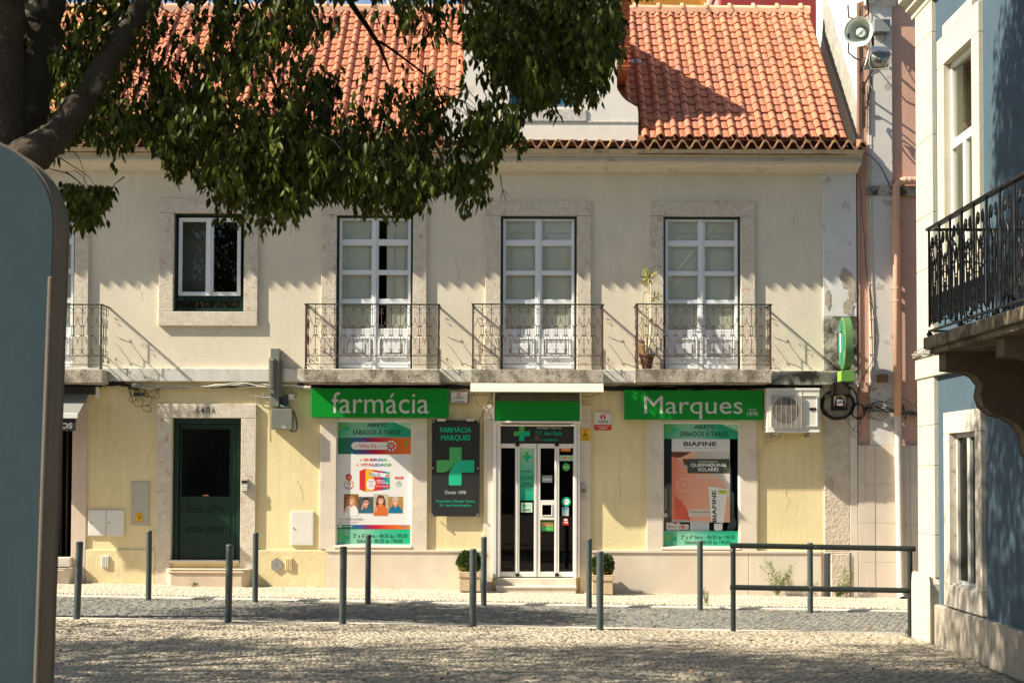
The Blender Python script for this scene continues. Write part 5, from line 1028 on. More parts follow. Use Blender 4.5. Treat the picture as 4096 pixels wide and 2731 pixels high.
mb.tube([P5(690,565,-.05), P5(715,545,-.07), P5(725,515,-.1)], .004, 4, M('orange_wire_b', (.45,.25,.05)))
mb.build('thin_wire', t)
t = thing('cable_bundle', 'knot of black cables across the salmon wall right of the corner pilaster', 'cables', (5.8, -.05, 2.9))
rr5 = random.Random(5)
mb = MB()
for k in range(20): 
    m_ = kbl if k % 3 else kgr
    mb.tube([P5(985+rr5.uniform(-10,20),500+rr5.uniform(-20,20),-.06), P5(1080+rr5.uniform(-20,20),505+rr5.uniform(-35,25),-.09), P5(1180+rr5.uniform(-20,20),510+rr5.uniform(-28,22),-.1), P5(1300+rr5.uniform(-10,10),525+rr5.uniform(-25,25),-.09), P5(1400,550+rr5.uniform(-28,28),-.07), P5(1490,565+rr5.uniform(-25,20),-.06)], .0055, 5, m_)
for k in range(4):
    x0, z0 = on_y(*c5(920+6*k,515+4*k), -.07); mb.tube([(x0+.1*math.cos(a)*rr5.uniform(.9,1.1), -.07-.008*k, z0+.12*math.sin(a)) for a in [6.283*i/20 for i in range(21)]], .0055, 5, kbl)
for k in range(3): x0, z0 = on_y(*c5(1050+30*k,520), -.09); mb.tube([(x0+.14*math.cos(a), -.09, z0+(.11+.02*k)*math.sin(a)) for a in [6.283*i/20 for i in range(21)]], .0045, 5, kbl)
mb.tube([P5(1310,470,-.06),P5(1340,560,-.07),P5(1335,590,-.06)], .012, 5, kbl)
for pts in ([(970,400),(1100,430),(1240,460)], [(1300,415),(1350,430),(1400,470),(1470,500)], [(1150,470),(1180,430),(1220,415),(1250,410)], [(1415,340),(1430,370),(1460,395)], [(820,585),(860,640),(900,690),(955,710),(950,740),(910,745),(880,730),(875,700),(900,660),(950,620),(965,575)], [(1425,480),(1420,450),(1440,425),(1470,430)], [(620,540),(700,570),(850,595),(960,560)]):
    mb.tube([P5(a, b, -.07) for a, b in pts], .0035, 4, kbl)
mb.build('cable_knot', t)
PT = lambda a, b, y=-.05: (on_y(*cT4(a,b), y)[0], y, on_y(*cT4(a,b), y)[1]); PD = lambda a, b, y=-.05: (on_y(*cD(a,b), y)[0], y, on_y(*cD(a,b), y)[1])
t = thing('drop_cable', 'thin dark cables hanging down the salmon wall above the green cross sign', 'cable', (5.4, -.05, 3))
mb = MB(); mb.tube([PT(925,1325),PT(965,1303),PT(1020,1320),PT(1080,1370),PT(1140,1450),PT(1195,1565)], .005, 5); mb.tube([PT(925,1480),PT(940,1520),PD(945,60),PD(958,200),PD(965,350),PD(985,520),PD(995,750),PD(1020,930),PD(1050,1100),PD(1075,1250),PD(1085,1380),PD(1065,1560),P5(1020,160),P5(960,260),P5(900,300)], .005, 5); mb.tube([PD(1160,0),PD(1230,150),PD(1280,240),PD(1292,400),PD(1285,590)], .006, 5); mb.build('dark_strand', t, kbl)
mb = MB()
for dx in (0, 26, 34):
    mb.tube([PT(1010+dx,-60,-.045),PT(1012+dx,800,-.045),PT(1012+dx,1560,-.045),PD(1015+dx,400,-.045),PD(1020+dx,900,-.045),PD(1030+dx,1100,-.045),PD(1045+dx*.6,1400,-.045),PD(1050+dx*.5,1568,-.045),P5(1060,330,-.045)], .008, 5)
for py in range(40, 1560, 150): q = PT(1032,py); mb.box(q[0]-.03, q[0]+.03, -.055, -.04, q[2]-.006, q[2]+.006)
for py in range(180, 1560, 150): q = PD(1036,py); mb.box(q[0]-.03, q[0]+.03, -.055, -.04, q[2]-.006, q[2]+.006)
mb.build('painted_conduit', t, flat('painted_conduit_cream', (.55,.45,.36)))
# ------------------------------------------------------------------ green pharmacy cross sign, edge on
xg = on_y(*cD(800,1400), -.45)[0]; zt = on_y(*cD(825,1218), -.45)[1]; zb_ = on_y(*c5(820,168), -.45)[1]
t = thing('cross_sign', 'round green projecting sign with a cross, mounted edge on at the house corner', 'sign', (xg, -.45, zb_)); R_ = (zt-zb_)/2; zc = (zt+zb_)/2; yc = -.47
rimg = M('faded_green_rim', (.085,.19,.065), .5, var=.12, vs=8, c2=(.03,.07,.03), mask=(16,.66,.68)); X0 = on_y(*cD(790,1400), yc)[0]; X1 = X0+.13
def squash(mb): mb.v = [(p, yc+(q-yc)*.72, r_) for p, q, r_ in mb.v]
mb = MB(); mb.lathe([(R_*.93, 0), (R_, .01), (R_, .12), (R_*.93, .13), (R_*.9, .13), (R_*.88, .125)], (X0, yc, zc), 'x', 72); squash(mb); mb.build('rim', t, rimg, smooth=False)
mb = MB(); mb.lathe([(0, .03), (R_*.93, .03)], (X0, yc, zc), 'x', 40); squash(mb); mb.build('back_face', t, flat('dark_green_face', (.01,.10,.06)))
mb = MB(); aw = R_*.3
for (y0_, y1_, z0_, z1_) in ((yc-aw, yc+aw, zc-R_*.85, zc+R_*.85), (yc-R_*.85, yc-aw-.001, zc-aw, zc+aw), (yc+aw+.001, yc+R_*.85, zc-aw, zc+aw)): mb.box(X0-.006, X0+.03, y0_, y1_, z0_, z1_, flat('cross_teal_face', (.01,.17,.10)))
squash(mb); mb.build('cross', t)
mb = MB(); mb.tube([(X0-.012, yc, zc-R_*.35), (X0-.012, yc, zc+R_*.4)], .014, 6); mb.lathe([(0,0),(.035,.0)], (X0-.012, yc, zc+R_*.4), 'x', 10); mb.build('rod_emblem', t, paper)
mb = MB(); mb.box(X0+.04, X0+.13, yc+R_*.9, -.03, zc-.1, zc-.06); mb.box(X0+.04, X0+.13, yc+R_*.9, -.03, zc+.08, zc+.12); mb.box(X0+.02, X0+.15, -.045, -.03, zc-.2, zc+.2); mb.build('wall_arm', t, black)
q = CR(c5,750,178,890,268,-.5); t = thing('green_light_box', 'lime green box sign under the round green cross sign', 'sign', ((q[0]+q[1])/2, -.5, q[2]))
mb = MB(); xm_ = on_y(*c5(815,220), -.5)[0]; mb.box(q[0]+.05, q[1], -.62, -.3, q[2], q[3], M('faded_lime_side', (.12,.27,.06), .5)); mb.build('casing', t, bevel=.004)
mb = MB(); mb.quad((q[0]+.048,-.62,q[2]+.01),(q[0]+.048,-.3,q[2]+.01),(q[0]+.048,-.3,q[3]-.01),(q[0]+.048,-.62,q[3]-.01)); mb.build('lit_face', t, flat('lime_face', (.21,.38,.05)))
mb = MB(); mb.box(q[0]+.1, q[0]+.13, -.5, -.46, q[3], q[3]+.06); mb.box(q[0]+.06, q[1]-.02, -.3, -.131, q[2]+.06, q[2]+.1); mb.build('mount', t, black)
# ------------------------------------------------------------------ neighbour with the salmon front
N = thing('salmon_house', 'tall salmon plastered house with white gable, between townhouse and blue house', 'house', (6.5, 0, 0))
XS = XR+.022
x1a = on_y(3475,1000,0)[0]; x2a = on_y(3570,1000,0)[0]; zcl = on_y(3500,1780,0)[1]
mb = MB(); wall(mb, XS, 9, zcl, 12.5, [], .0, 'y'); mb.build('front_wall', N, pink)
mb = MB(); mb.add([(XS,.001,-.5),(XS,3.45,-.5),(XS,3.45,13),(XS,.001,13)], [(0,1,2,3)]); mb.add([(XS,3.45,-.5),(9,3.45,-.5),(9,3.45,13),(XS,3.45,13)], [(0,1,2,3)]); mb.build('gable_wall', N, gwhite)
mb = MB(); r5 = random.Random(9); m_ = 26
lo = [(.002, zE+dz/dy*.58-.45), (YR+.15, zR-.4)]
hi = [(YR+.15-(YR+.14)*i/m_, zR+.1+.42-(zR+.1-(lo[0][1]+.4))*i/m_-.18*(i/m_)+r5.uniform(-.025,.025)+(.05 if i % 7 < 3 else 0)) for i in range(m_+1)]
mb.add([(XS-.005, a, b) for a, b in lo+hi], [tuple(range(m_+3))]); mb.build('cement_flashing', N, cement)
zcap = on_y(*cT4(1130,50), -.1)[1]; zb2 = on_y(3530,745,-.03)[1]
mb = MB(); mb.box(x1a, x2a, -.045, .02, zb2+.002, zcap); mb.build('pilaster', N, pwhite, bevel=.006)
mb = MB(); mb.box(x1a, x2a, -.04, .02, zcl, on_y(3530,728,-.03)[1]-.19); mb.build('lower_pilaster', N, pwhite, bevel=.006)
mb = MB(); mb.prism([(-.05, zcap), (-.09, zcap+.04), (-.10, zcap+.09), (-.13, zcap+.1), (-.13, zcap+.13), (.02, zcap+.13), (.02, zcap)], x1a-.05, x2a+.06, 'x'); mb.box(x1a, x2a, -.045, .02, zcap+.131, 12.5); mb.build('pilaster_capital', N, pwhite, bevel=.006)
zbb = on_y(3600,765,-.07)[1]; mb = MB(); mb.box(x1a-.04, 9, -.07, .02, zbb-.06, zb2+.0); mb.build('string_moulding', N, grime, bevel=.008)
ztop_g = on_y(3425, 300, 0)[1]
mb = MB(); mb.box(XS-.0, XS+.0+.035, -.02, .0, zcl, 12.5); mb.build('edge_trim', N, M('darker_salmon_edge', (.50,.28,.19), .9, var=.1, vs=3))  # narrow raised strip, a darker salmon than the wall
# stone cladding slabs with open joints
rows = [on_y(3500, v, -.04)[1] for v in (1780, 1935, 2093, 2247, 2420)]
colsx = [on_y(c5(a,0)[0], 2000, -.04)[0] for a in (935, 995, 1078, 1250)]+[on_y(c5(1308,0)[0],2000,-.04)[0], on_y(c5(1378,0)[0],2000,-.04)[0], on_y(c5(1460,0)[0],2000,-.04)[0], 9]
clad = M('beige_marble_slab', (.62,.54,.44), .55, var=.06, vs=3, bump=.1, bs=20, c2=(.56,.46,.36), mask=(1.6,.55,.75), c3=(.4,.3,.2), mask3=(14,.72,.76), island=.05)
mb = MB()
for i in range(len(colsx)-1):
    if i == 3: a, b = colsx[3], colsx[4]
    for j in range(4):
        mb.box(colsx[i]+.0015, colsx[i+1]-.0015, -.045-.004*(i % 2), .0, (rows[j+1] if j < 3 else -.6)+.0015, rows[j]-.0015)
mb.build('stone_cladding', N, clad, bevel=.003); mb = MB(); mb.box(XS+.01, 9, -.035, .0, -.6, zcl-.01); mb.build('cladding_joint', N, M('dark_joint', (.40,.34,.27), .9))
# downpipe
xdp = on_y(c5(1268,0)[0], 1600, -.09)[0]; t = thing('downpipe', 'salmon painted downpipe with an elbow at the top, on the salmon house', 'downpipe', (xdp, -.1, G(5.9)))
mb = MB(); ztp = on_y(*cD(1270,75), -.1)[1]; zlo = on_y(*c8(1465,715), -.15)[1]; zmid = on_y(*c5(1260,560), -.1)[1]
mb.tube([(xdp,-.1,zmid), (xdp-.004,-.1,ztp-.12), (xdp,-.1,ztp-.04), (xdp+.03,-.1,ztp+.01), (xdp+.1,-.1,ztp+.045), (xdp+.25,-.1,ztp+.05), (xdp+2,-.1,ztp+.06)], .058, 14); mb.build('upper_pipe', t, M('salmon_pipe_paint', (.62,.36,.24), .6, var=.05, vs=5), smooth=True)
mb = MB(); mb.tube([(xdp,-.1,zmid), (xdp+.03,-.1,zlo+.25), (xdp+.035,-.1,zlo+.1), (xdp+.035,-.13,zlo+.03), (xdp+.035,-.2,zlo-.0)], .056, 14, caps=False); mb.build('lower_pipe', t, M('worn_white_pipe', (.62,.55,.45), .6, var=.1, vs=6, c2=(.55,.25,.15), mask=(3,.6,.64)), smooth=True)
mb = MB(); mb.lathe([(0,-.19),(.05,-.19)], (xdp+.035, 0, zlo), 'y', 14); mb.build('pipe_mouth', t, black)
for a, b in ((1240,375), (1290,380)): pass
for v in (380, 970, 1080): z = on_y(*cD(1260,v), -.1)[1]; mb = MB(); mb.lathe([(.066,0),(.066,.02)], (xdp, -.1, z), 'z', 14); mb.box(xdp-.07, xdp+.07, -.09, -.0, z+.004, z+.016); mb.build('pipe_clip', t, flat('clip_paint', (.5,.3,.2)))
for u in (.12, .2, .3): mb = MB(); mb.lathe([(.064,0),(.064,.03)], (xdp+u, -.1, ztp+.05), 'x', 14); mb.build('pipe_collar', t, flat('collar_paint', (.5,.34,.26)))
# small boxes on the salmon wall
q = CR(c5,950,278,1020,362,-.09); t = thing('junction_box', 'salmon painted junction box just right of the corner pilaster', 'junction box', ((q[0]+q[1])/2, -.09, q[2])); mb = MB(); mb.box(q[0], q[1], -.11, -.001, q[2], q[3]); mb.build('housing', t, M('salmon_box_paint', (.52,.33,.25), .7), bevel=.01)
q = CR(c5,1098,205,1188,275,-.12); t = thing('junction_box', 'rusty brown junction box on the white pilaster of the salmon house', 'junction box', ((q[0]+q[1])/2, -.1, q[2])); mb = MB(); mb.box(q[0], q[1], -.14, -.046, q[2], q[3]); mb.build('housing', t, M('rust_box', (.20,.10,.045), .7, var=.3, vs=15), bevel=.006); mb = MB(); mb.tube([P5(1120,275,-.09),P5(1128,310,-.09),P5(1110,345,-.08),P5(1080,350,-.06)], .012, 6); mb.build('cable_tail', t, kcr)
# ------------------------------------------------------------------ loudspeakers, floodlight, bracket
def horn(cx, cy, rad_px, Y, label):
    x0, z0 = on_y(cx, cy, Y); R0 = rad_px/6611*(26+Y)
    t = thing('horn_loudspeaker', label, 'loudspeaker', (x0, Y, z0))
    m_ = M('pale_grey_enamel', (.62,.67,.60), .3, metal=.25, var=.06, vs=6, spec=.6)
    d = Vector((-.45,-.87,-.12)).normalized(); up = Vector((0,0,1)); u = d.cross(up).normalized(); v = u.cross(d).normalized()
    def lat(prof, n=32):
        mb = MB(); vs = []
        for r_, h_ in prof:
            for j in range(n):
                a = 6.2832*j/n; vs.append(Vector((x0,Y,z0))-d*h_+(u*math.cos(a)+v*math.sin(a))*r_)
        mb.add(vs, [(i*n+j, i*n+(j+1) % n, (i+1)*n+(j+1) % n, (i+1)*n+j) for i in range(len(prof)-1) for j in range(n)]); return mb
    lat([(R0*1.03,0),(R0*1.04,.012),(R0,.02),(R0*.9,.05),(R0*.7,.14),(R0*.5,.22),(R0*.4,.26),(R0*.4,.42),(R0*.3,.45),(.001,.45)]).build('horn_shell', t, m_, smooth=True)
    lat([(R0*1.03,0),(R0*.96,.008),(R0*.86,.05),(R0*.66,.13),(R0*.5,.18),(R0*.42,.2),(R0*.42,.23),(.001,.24)]).build('horn_mouth', t, m_, smooth=True)
    lat([(.001,.05),(R0*.22,.06),(R0*.32,.1),(R0*.34,.2)]).build('inner_horn', t, m_, smooth=True)
    return t, x0, z0, R0
t, x0, z0, R0 = horn(3434, 127, 58, -.75, 'large grey horn loudspeaker on a bracket above the floodlight')
mb = MB(); mb.tube([(x0+.1,-.5,z0),(x0+.12,-.3,z0+.05),(x0+.12,-.02,z0+.08)], .02, 8); mb.tube([(x0-.12,-.62,z0+.0),(x0-.13,-.6,z0-R0*1.3),(x0+.0,-.5,z0-R0*1.6),(x0+.12,-.3,z0-R0*1.5)], .014, 6); mb.build('mount', t, ironk)
t, x0, z0, R0 = horn(3420, -46, 58, -.75, 'upper grey horn loudspeaker cut off by the top of the picture')
mb = MB(); mb.tube([(x0+.1,-.5,z0),(x0+.12,-.3,z0+.05),(x0+.12,-.02,z0+.08)], .02, 8); mb.tube([(x0+.25,-.45,z0+.1),(x0+.26,-.5,z0-R0*1.5),(x0+.12,-.5,z0-R0*1.95),(x0-.06,-.55,z0-R0*1.8),(x0-.08,-.6,z0-R0)], .014, 6); mb.build('mount', t, ironk)
q = CR(cT4,1068,168,1205,275,-.2); t = thing('control_box', 'flat grey metal control box beside the large horn loudspeaker', 'electric box', ((q[0]+q[1])/2, -.15, q[2])); mb = MB(); mb.box(q[0], q[1], -.22, -.05, q[2], q[3]); mb.build('housing', t, flat('blue_grey_box', (.22,.25,.25), .4), bevel=.006)
mb = MB(); 
for a in (1090,1122,1162): mb.tube([PT(a,275,-.12),PT(a,292,-.12)], .014, 6)
mb.tube([PT(1090,290,-.12),PT(1085,330,-.14),PT(1050,350,-.2)], .006, 5); mb.tube([PT(1162,290,-.12),PT(1165,340,-.12),PT(1130,370,-.13),PT(1080,330,-.15)], .006, 5); mb.build('cable_gland', t, black)
# floodlight on wrought bracket
q = CR(cT4,1015,378,1212,600,-.7); x0, x1, z0, z1 = q; t = thing('floodlight', 'white street floodlight with glass visor on a wrought iron bracket', 'lamp', ((x0+x1)/2, -.5, z0))
H = z1-z0; W = x1-x0; mb = MB()
mb.add([(x0+.03,-.72,z0+H*.62),(x1,-.72,z0+H*.62),(x1-.03,-.70,z1-.04),(x0+.06,-.70,z1-.03),(x0+.0,-.35,z0+H*.2),(x1-.02,-.35,z0+H*.3),(x1-.05,-.35,z1-.0),(x0+.08,-.35,z1)], [(0,1,2,3),(3,2,6,7),(0,3,7,4),(1,5,6,2),(4,7,6,5)]); mb.build('housing', t, flat('white_lamp_housing', (.66,.68,.66), .35), bevel=.02)
prof = [(x0+.01,z0+.08),(x0+.05,z0),(x1-.06,z0-.0),(x1-.01,z0+.08),(x1,z0+H*.55),(x1-.03,z0+H*.68),(x0+.06,z0+H*.68),(x0+.02,z0+H*.5)]
mb = MB(); mb.prism(prof, -.74, -.728, 'y'); mb.build('glass_visor', t, glassm('visor_glass', (.8,.8,.75), .6))
mb = MB(); cx_ = (x0+x1)/2; zc_ = z0+H*.42; mb.lathe([(.02,.12),(.06,.1),(.11,.04),(.13,0)], (cx_, -.72, zc_), 'y', 20); mb.build('reflector', t, flat('lamp_reflector', (.5,.5,.45), .15, metal=.9), smooth=True); mb = MB(); mb.lathe([(0,-.03),(.03,-.02),(.035,.03),(.02,.08)], (cx_, -.70, zc_), 'y', 12); mb.build('bulb', t, flat('bulb_white', (.6,.6,.55), .2), smooth=True)
mb = MB()
for i in range(len(prof)): a = prof[i]; b = prof[(i+1) % len(prof)]; mb.tube([(a[0],-.745,a[1]),(b[0],-.745,b[1])], .008, 5)
mb.build('visor_rim', t, flat('visor_rim_grey', (.3,.3,.28)))
mb = MB(); mb.tube([PT(960,770,-.1),PT(1050,610,-.5),PT(1060,590,-.6)], .016, 6)
mb.box(PT(955,0)[0], PT(985,0)[0], -.09, -.05, PT(0,1090)[2], PT(0,700)[2])
xs_, zs_ = on_y(*cT4(985,905), -.3); mb.tube([(xs_+.02+.07*(1-i/30)*math.cos(i*.55)*.5, -.25+.16*math.cos(i*.55)*(1-i/30), zs_+.2*(1-i/30)*math.sin(i*.55)) for i in range(28)], .012, 5)
tw = [PT(1040,650,-.45)]+[PT(1045-i*5+ (5 if i % 2 else -5),690+i*30,-.42+.03*i) for i in range(9)]; mb.tube(tw, .016, 5); mb.tube([PT(1055,300,-.35),PT(1058,390,-.4)], .022, 6)
mb.tube([PT(945,100,-.08),PT(945,640,-.08)], .016, 5); mb.tube([PT(965,400,-.3),PT(965,500,-.2),PT(1000,495,-.1),PT(955,620,-.06)], .012, 5)
mb.build('wrought_bracket', t, M('rusty_dark_iron', (.05,.035,.025), .7, var=.3, vs=20))
# ------------------------------------------------------------------ blue house at the right (its left face is the plane x = XB)
XB = 4.9
U = thing('blue_house', 'blue plastered house with cream corner stones at the right edge', 'house', (XB, -6.3, G(XB)))
yF = on_x(3692, 2300, XB)[0]; yQ = on_x(3757, 2300, XB)[0]
def X_(cc, x, y, X=XB): return on_x(*cc(x, y), X)
zbs = X_(c5, 1590, 185)[1]; zb1, zb0 = X_(c5, 1440, 140)[1], X_(c5, 1440, 262)[1]; zb1 = zb0+.2+.03
uw = (X_(cT4,1640,500)[0], X_(cT4,2000,500)[0]); uwi = (X_(cT4,1697,600)[0], X_(cT4,1938,600)[0])
uz1 = X_(cT4,1700,300)[1]; uzi1 = X_(cT4,1700,548)[1]; uzi0 = X_(cD,1735,795)[1]; uz0 = X_(cD,1665,1010)[1]
print('upper window', uw, uwi, uz0, uzi0, uzi1, uz1)
lw = (X_(c5,1697,540)[0], X_(c5,2020,480)[0]); lwi = (X_(c5,1745,720)[0], X_(c5,1967,690)[0]); lz1 = X_(c5,1697,537)[1]; lzi1 = X_(c5,1745,712)[1]; lzi0 = X_(c8,1880,615)[1]; lz0 = X_(c8,1815,745)[1]-.02
print('lower window', lw, lwi, lz0, lzi0, lzi1, lz1)
mb = MB(); holes = [(min(uwi)-.01, max(uwi)+.01, uzi0-.01, uzi1+.01), (min(lwi)-.01, max(lwi)+.01, lzi0-.01, lzi1+.01)]
wall(mb, -27, yQ+.02, -.6, 9.5, holes, XB, 'x'); mb.add([(XB,yF,-.6),(9.5,yF,-.6),(9.5,yF,9.5),(XB,yF,9.5)], [(0,1,2,3)]); mb.add([(XB,-27,9.5),(9.5,-27,9.5),(9.5,yF,9.5),(XB,yF,9.5)], [(0,1,2,3)]); mb.add([(XB,-27,-.6),(9.5,-27,-.6),(9.5,-27,9.5),(XB,-27,9.5)], [(0,1,2,3)])
mb.build('wall', U, blue)
# corner stones: separate blocks with fine joints
mb = MB(); z = G(XB)+.62; hs = [.72,.9,.62]; ztop = on_x(*cT4(1440,165), XB)[1]
zlist = [G(XB)+.74, 1.15, 1.95, 2.42, zb0-.0]
for a, b in zip(zlist[:-1], zlist[1:]): mb.box(XB-.05, XB+.3, yQ, yF+.02, a+.002, b-.002)
zz = zb1
for h in (1.05,.62,.9,1.2,.7,1.3): 
    if zz+.1 < ztop: mb.box(XB-.05, XB+.3, yQ, yF+.02, zz+.002, min(zz+h, ztop)-.002)
    zz += h
mb.build('corner_stone', U, creamst, bevel=.006)
mb = MB(); zt = G(XB)+.75; mb.prism([(yF+.05, -.4), (yF+.05, zt-.12), (yF+.02, zt-.02), (yF-.05, zt), (yQ+.02, zt), (yQ-.02, zt-.08), (yQ-.02, -.4)], XB-.12, XB+.3, 'x'); mb.build('corner_base', U, creamst, bevel=.03)
zpb = on_x(3755, 2412, XB)[1]
mb = MB(); ys = [yQ-.025, -8.1, -9.3, -10.9, -13, -16, -20, -27]
for a, b in zip(ys[:-1], ys[1:]): mb.box(XB-.07, XB+.1, b+.006, a, -.6, zpb-.004*(int(a*3) % 2))
mb.build('rough_plinth', U, roughst, bevel=.02)
# stone belt and cornice
mb = MB(); mb.box(XB-.07, XB+.05, -27, yF+.04, zb0, zb1); mb.build('belt_course', U, creamst, bevel=.008)
mb = MB(); mb.prism([(XB+.05, ztop), (XB-.06, ztop), (XB-.075, ztop+.06), (XB-.13, ztop+.09), (XB-.14, ztop+.15), (XB-.22, ztop+.19), (XB-.22, ztop+.26), (XB+.05, ztop+.28)], -27, yF+.15, 'y'); mb.build('cornice', U, creamst)
def xframe(mb, a0, a1, z0, z1, t, x0, x1):
    mb.box(x0, x1, a0, a0+t, z0, z1); mb.box(x0, x1, a1-t, a1, z0, z1); mb.box(x0, x1, a0+t, a1-t, z0, z0+t); mb.box(x0, x1, a0+t, a1-t, z1-t, z1)
for nm, (o, i, oz0, iz0, iz1, oz1) in {'u': (uw, uwi, uz0, uzi0, uzi1, uz1), 'l': (lw, lwi, lz0, lzi0, lzi1, lz1)}.items():
    g_ = group_part('window', U); a0, a1 = min(o), max(o); b0, b1 = min(i), max(i)
    mb = MB(); pr = .05
    mb.box(XB-pr, XB+.2, a0, a1, iz1, oz1); mb.box(XB-pr, XB+.2, a0, b0, iz0, iz1-.003); mb.box(XB-pr, XB+.2, b1, a1, iz0, iz1-.003); mb.box(XB-pr-.003, XB+.2, a0, a1, oz0, iz0-.003)
    if nm == 'u': mb.box(XB-pr, XB+.2, a0+.25, a1-.25, oz1+.002, oz1+.12)
    mb.build('stone_surround', g_, creamst if nm == 'u' else M('worn_grey_limestone', (.52,.47,.38), .85, var=.15, vs=8, bump=.7, bs=30, c2=(.2,.18,.14), mask=(6,.58,.68)), bevel=.006)
    dep = .03
    mb = MB(); xframe(mb, b0, b1, iz0, iz1, .05, XB+dep, XB+dep+.06); ym = (b0+b1)/2
    if nm == 'u': 
        zt_ = iz1-(iz1-iz0)*.40; mb.box(XB+dep-.004, XB+dep+.055, b0+.05, b1-.05, zt_-.05, zt_+.05); mb.box(XB+dep-.006, XB+dep+.05, ym-.05, ym+.05, iz0+.05, zt_-.05)
    else: mb.box(XB+dep-.006, XB+dep+.05, ym-.05, ym+.05, iz0+.05, iz1-.05); mb.box(XB+dep-.01, XB+dep+.04, ym-.07, ym+.07, iz0+.05, iz1-.05) if 0 else None; mb.box(XB-.02, XB+dep-.001, b0, b1, iz0-.03, iz0+.015)
    mb.build('frame', g_, alu if nm == 'u' else M('worn_white_frame', (.42,.42,.38), .5), bevel=.004)
    mb = MB(); mb.add([(XB+dep+.03,b0+.05,iz0+.05),(XB+dep+.03,b1-.05,iz0+.05),(XB+dep+.03,b1-.05,iz1-.05),(XB+dep+.03,b0+.05,iz1-.05)], [(0,1,2,3)]); mb.build('pane', g_, glassm('side_glass_'+nm, (.7,.75,.7) if nm == 'u' else (.35,.37,.35), .8 if nm == 'u' else .35))
    mb = MB(); x1 = XB+1.0 if nm == 'l' else XB+.3
    mb.add([(x1,b0-.1,iz0-.1),(x1,b1+.1,iz0-.1),(x1,b1+.1,iz1+.1),(x1,b0-.1,iz1+.1)], [(0,1,2,3)])
    for yy in (b0-.1, b1+.1): mb.add([(XB+.2,yy,iz0-.1),(x1,yy,iz0-.1),(x1,yy,iz1+.1),(XB+.2,yy,iz1+.1)], [(0,1,2,3)])
    mb.add([(XB+.2,b0-.1,iz1+.1),(x1,b0-.1,iz1+.1),(x1,b1+.1,iz1+.1),(XB+.2,b1+.1,iz1+.1)], [(0,1,2,3)])
    mb.build('room', g_, dark if nm == 'l' else M('grey_green_curtain', (.36,.37,.30), .9, var=.1, vs=3, stretch=(1,8,.4)))
# cables along the belt
t = thing('cable_bundle', 'grey twisted cables lying along the cream belt of the blue house', 'cables', (XB, -8, zb1))
mb = MB()
for k in range(6): mb.tube([(XB-.09-.015*math.sin(i*.7+k), yF+.05-.35*i, zb1+.03+.03*math.sin(i*.9+k*1.3)+.012*k) for i in range(60)], .008, 5)
mb.build('grey_strand', t, kgr)
# balcony of the blue house
bx = group_part('balcony', U); XO = 3.9; yB = on_x(*cD(1487,1390), XO)[0]; zB1 = on_x(*cD(1487,1390), XO)[1]; zB0 = on_x(*cD(1490,1535), XO)[1]; yN = yB-4.2
print('blue balcony', yB, zB0, zB1)
mb = MB(); mb.box(XO, XB, yN, yB, zB0+.05, zB1); mb.box(XO+.05, XB, yN+.05, yB-.04, zB0, zB0+.049); mb.build('slab', bx, M('dirty_balcony_stone', (.22,.18,.12), .9, var=.25, vs=8, bump=.8, bs=30, bd=.012, c2=(.06,.05,.035), mask=(3.5,.5,.62), streak=.5), bevel=.012)
for yy in (yB-.28, yB-2.1, yB-3.9):
    pr = [(XB, zB0-.003), (XO+.12, zB0-.003), (XO+.12, zB0-.16), (XO+.30, zB0-.17), (XO+.40, zB0-.22), (XO+.46, zB0-.30), (XO+.44, zB0-.40), (XO+.47, zB0-.50), (XO+.56, zB0-.57), (XO+.68, zB0-.60), (XO+.78, zB0-.66), (XO+.85, zB0-.76), (XO+.88, zB0-.95), (XB, zB0-1.0)]
    mb = MB(); mb.prism(pr, yy-.12, yy+.12, 'y'); mb.build('corbel', bx, M('brown_corbel_stone', (.13,.10,.065), .9, var=.2, vs=8, bump=.6, bs=30), bevel=.012)
mb = MB(); hr = 1.0
def spiral(c0, c1, r0, turns, a0, sgn=1, n=16): return [(c0+r0*(1-.8*i/n)*math.cos(a0+sgn*turns*6.283*i/n), c1+r0*(1-.8*i/n)*math.sin(a0+sgn*turns*6.283*i/n)) for i in range(n+1)]
def iron_module(P, w_):
    T = lambda pts, r=.008, k=5: mb.tube([P(a, b) for a, b in pts], r, k)
    c = w_/2
    T([(0,.04),(0,hr)], .012, 6)
    for s_ in (-1, 1):
        T([(c+s_*.045, .12), (c+s_*.045, .60), (c+s_*.06, .66), (c+s_*.1, .72), (c+s_*.115, .80), (c+s_*.105, .87), (c+s_*.075, .92), (c+s_*.04, .90), (c+s_*.035, .84), (c+s_*.06, .81), (c+s_*.075, .84)])
        T(spiral(c+s_*.062, .855, .034, 1.4, 0, s_), .007)
        T([(c+s_*.09, .08), (c+s_*.1, .2), (c+s_*.06, .33), (c+s_*.012, .36), (c, .30)]); T(spiral(c+s_*.08, .13, .045, 1.5, 1.57, s_), .007)
        T([(c+s_*.115, .06), (c+s_*.12, .75)], .007)
    T([(c-.045,.60),(c,.70),(c+.045,.60)], .008); T(arcp(c, .52, .075, 0, 360, 12), .007); T([(c,.06),(c,.36)], .008); T([(c-.045,.3),(c,.42),(c+.045,.3)], .008)
    T(arcp(c, .18, .06, 0, 360, 10), .008)
wM = .38; n_ = int((yB-.05-yN)/wM)
for j in range(n_): y_ = yB-.05-j*wM; iron_module(lambda a, b: (XO+.05, y_-a, zB1+.06+b*.95), wM)
for j in range(3): iron_module(lambda a, b: (XO+.05+j*.3+a, yB-.05, zB1+.06+b*.95), .3)
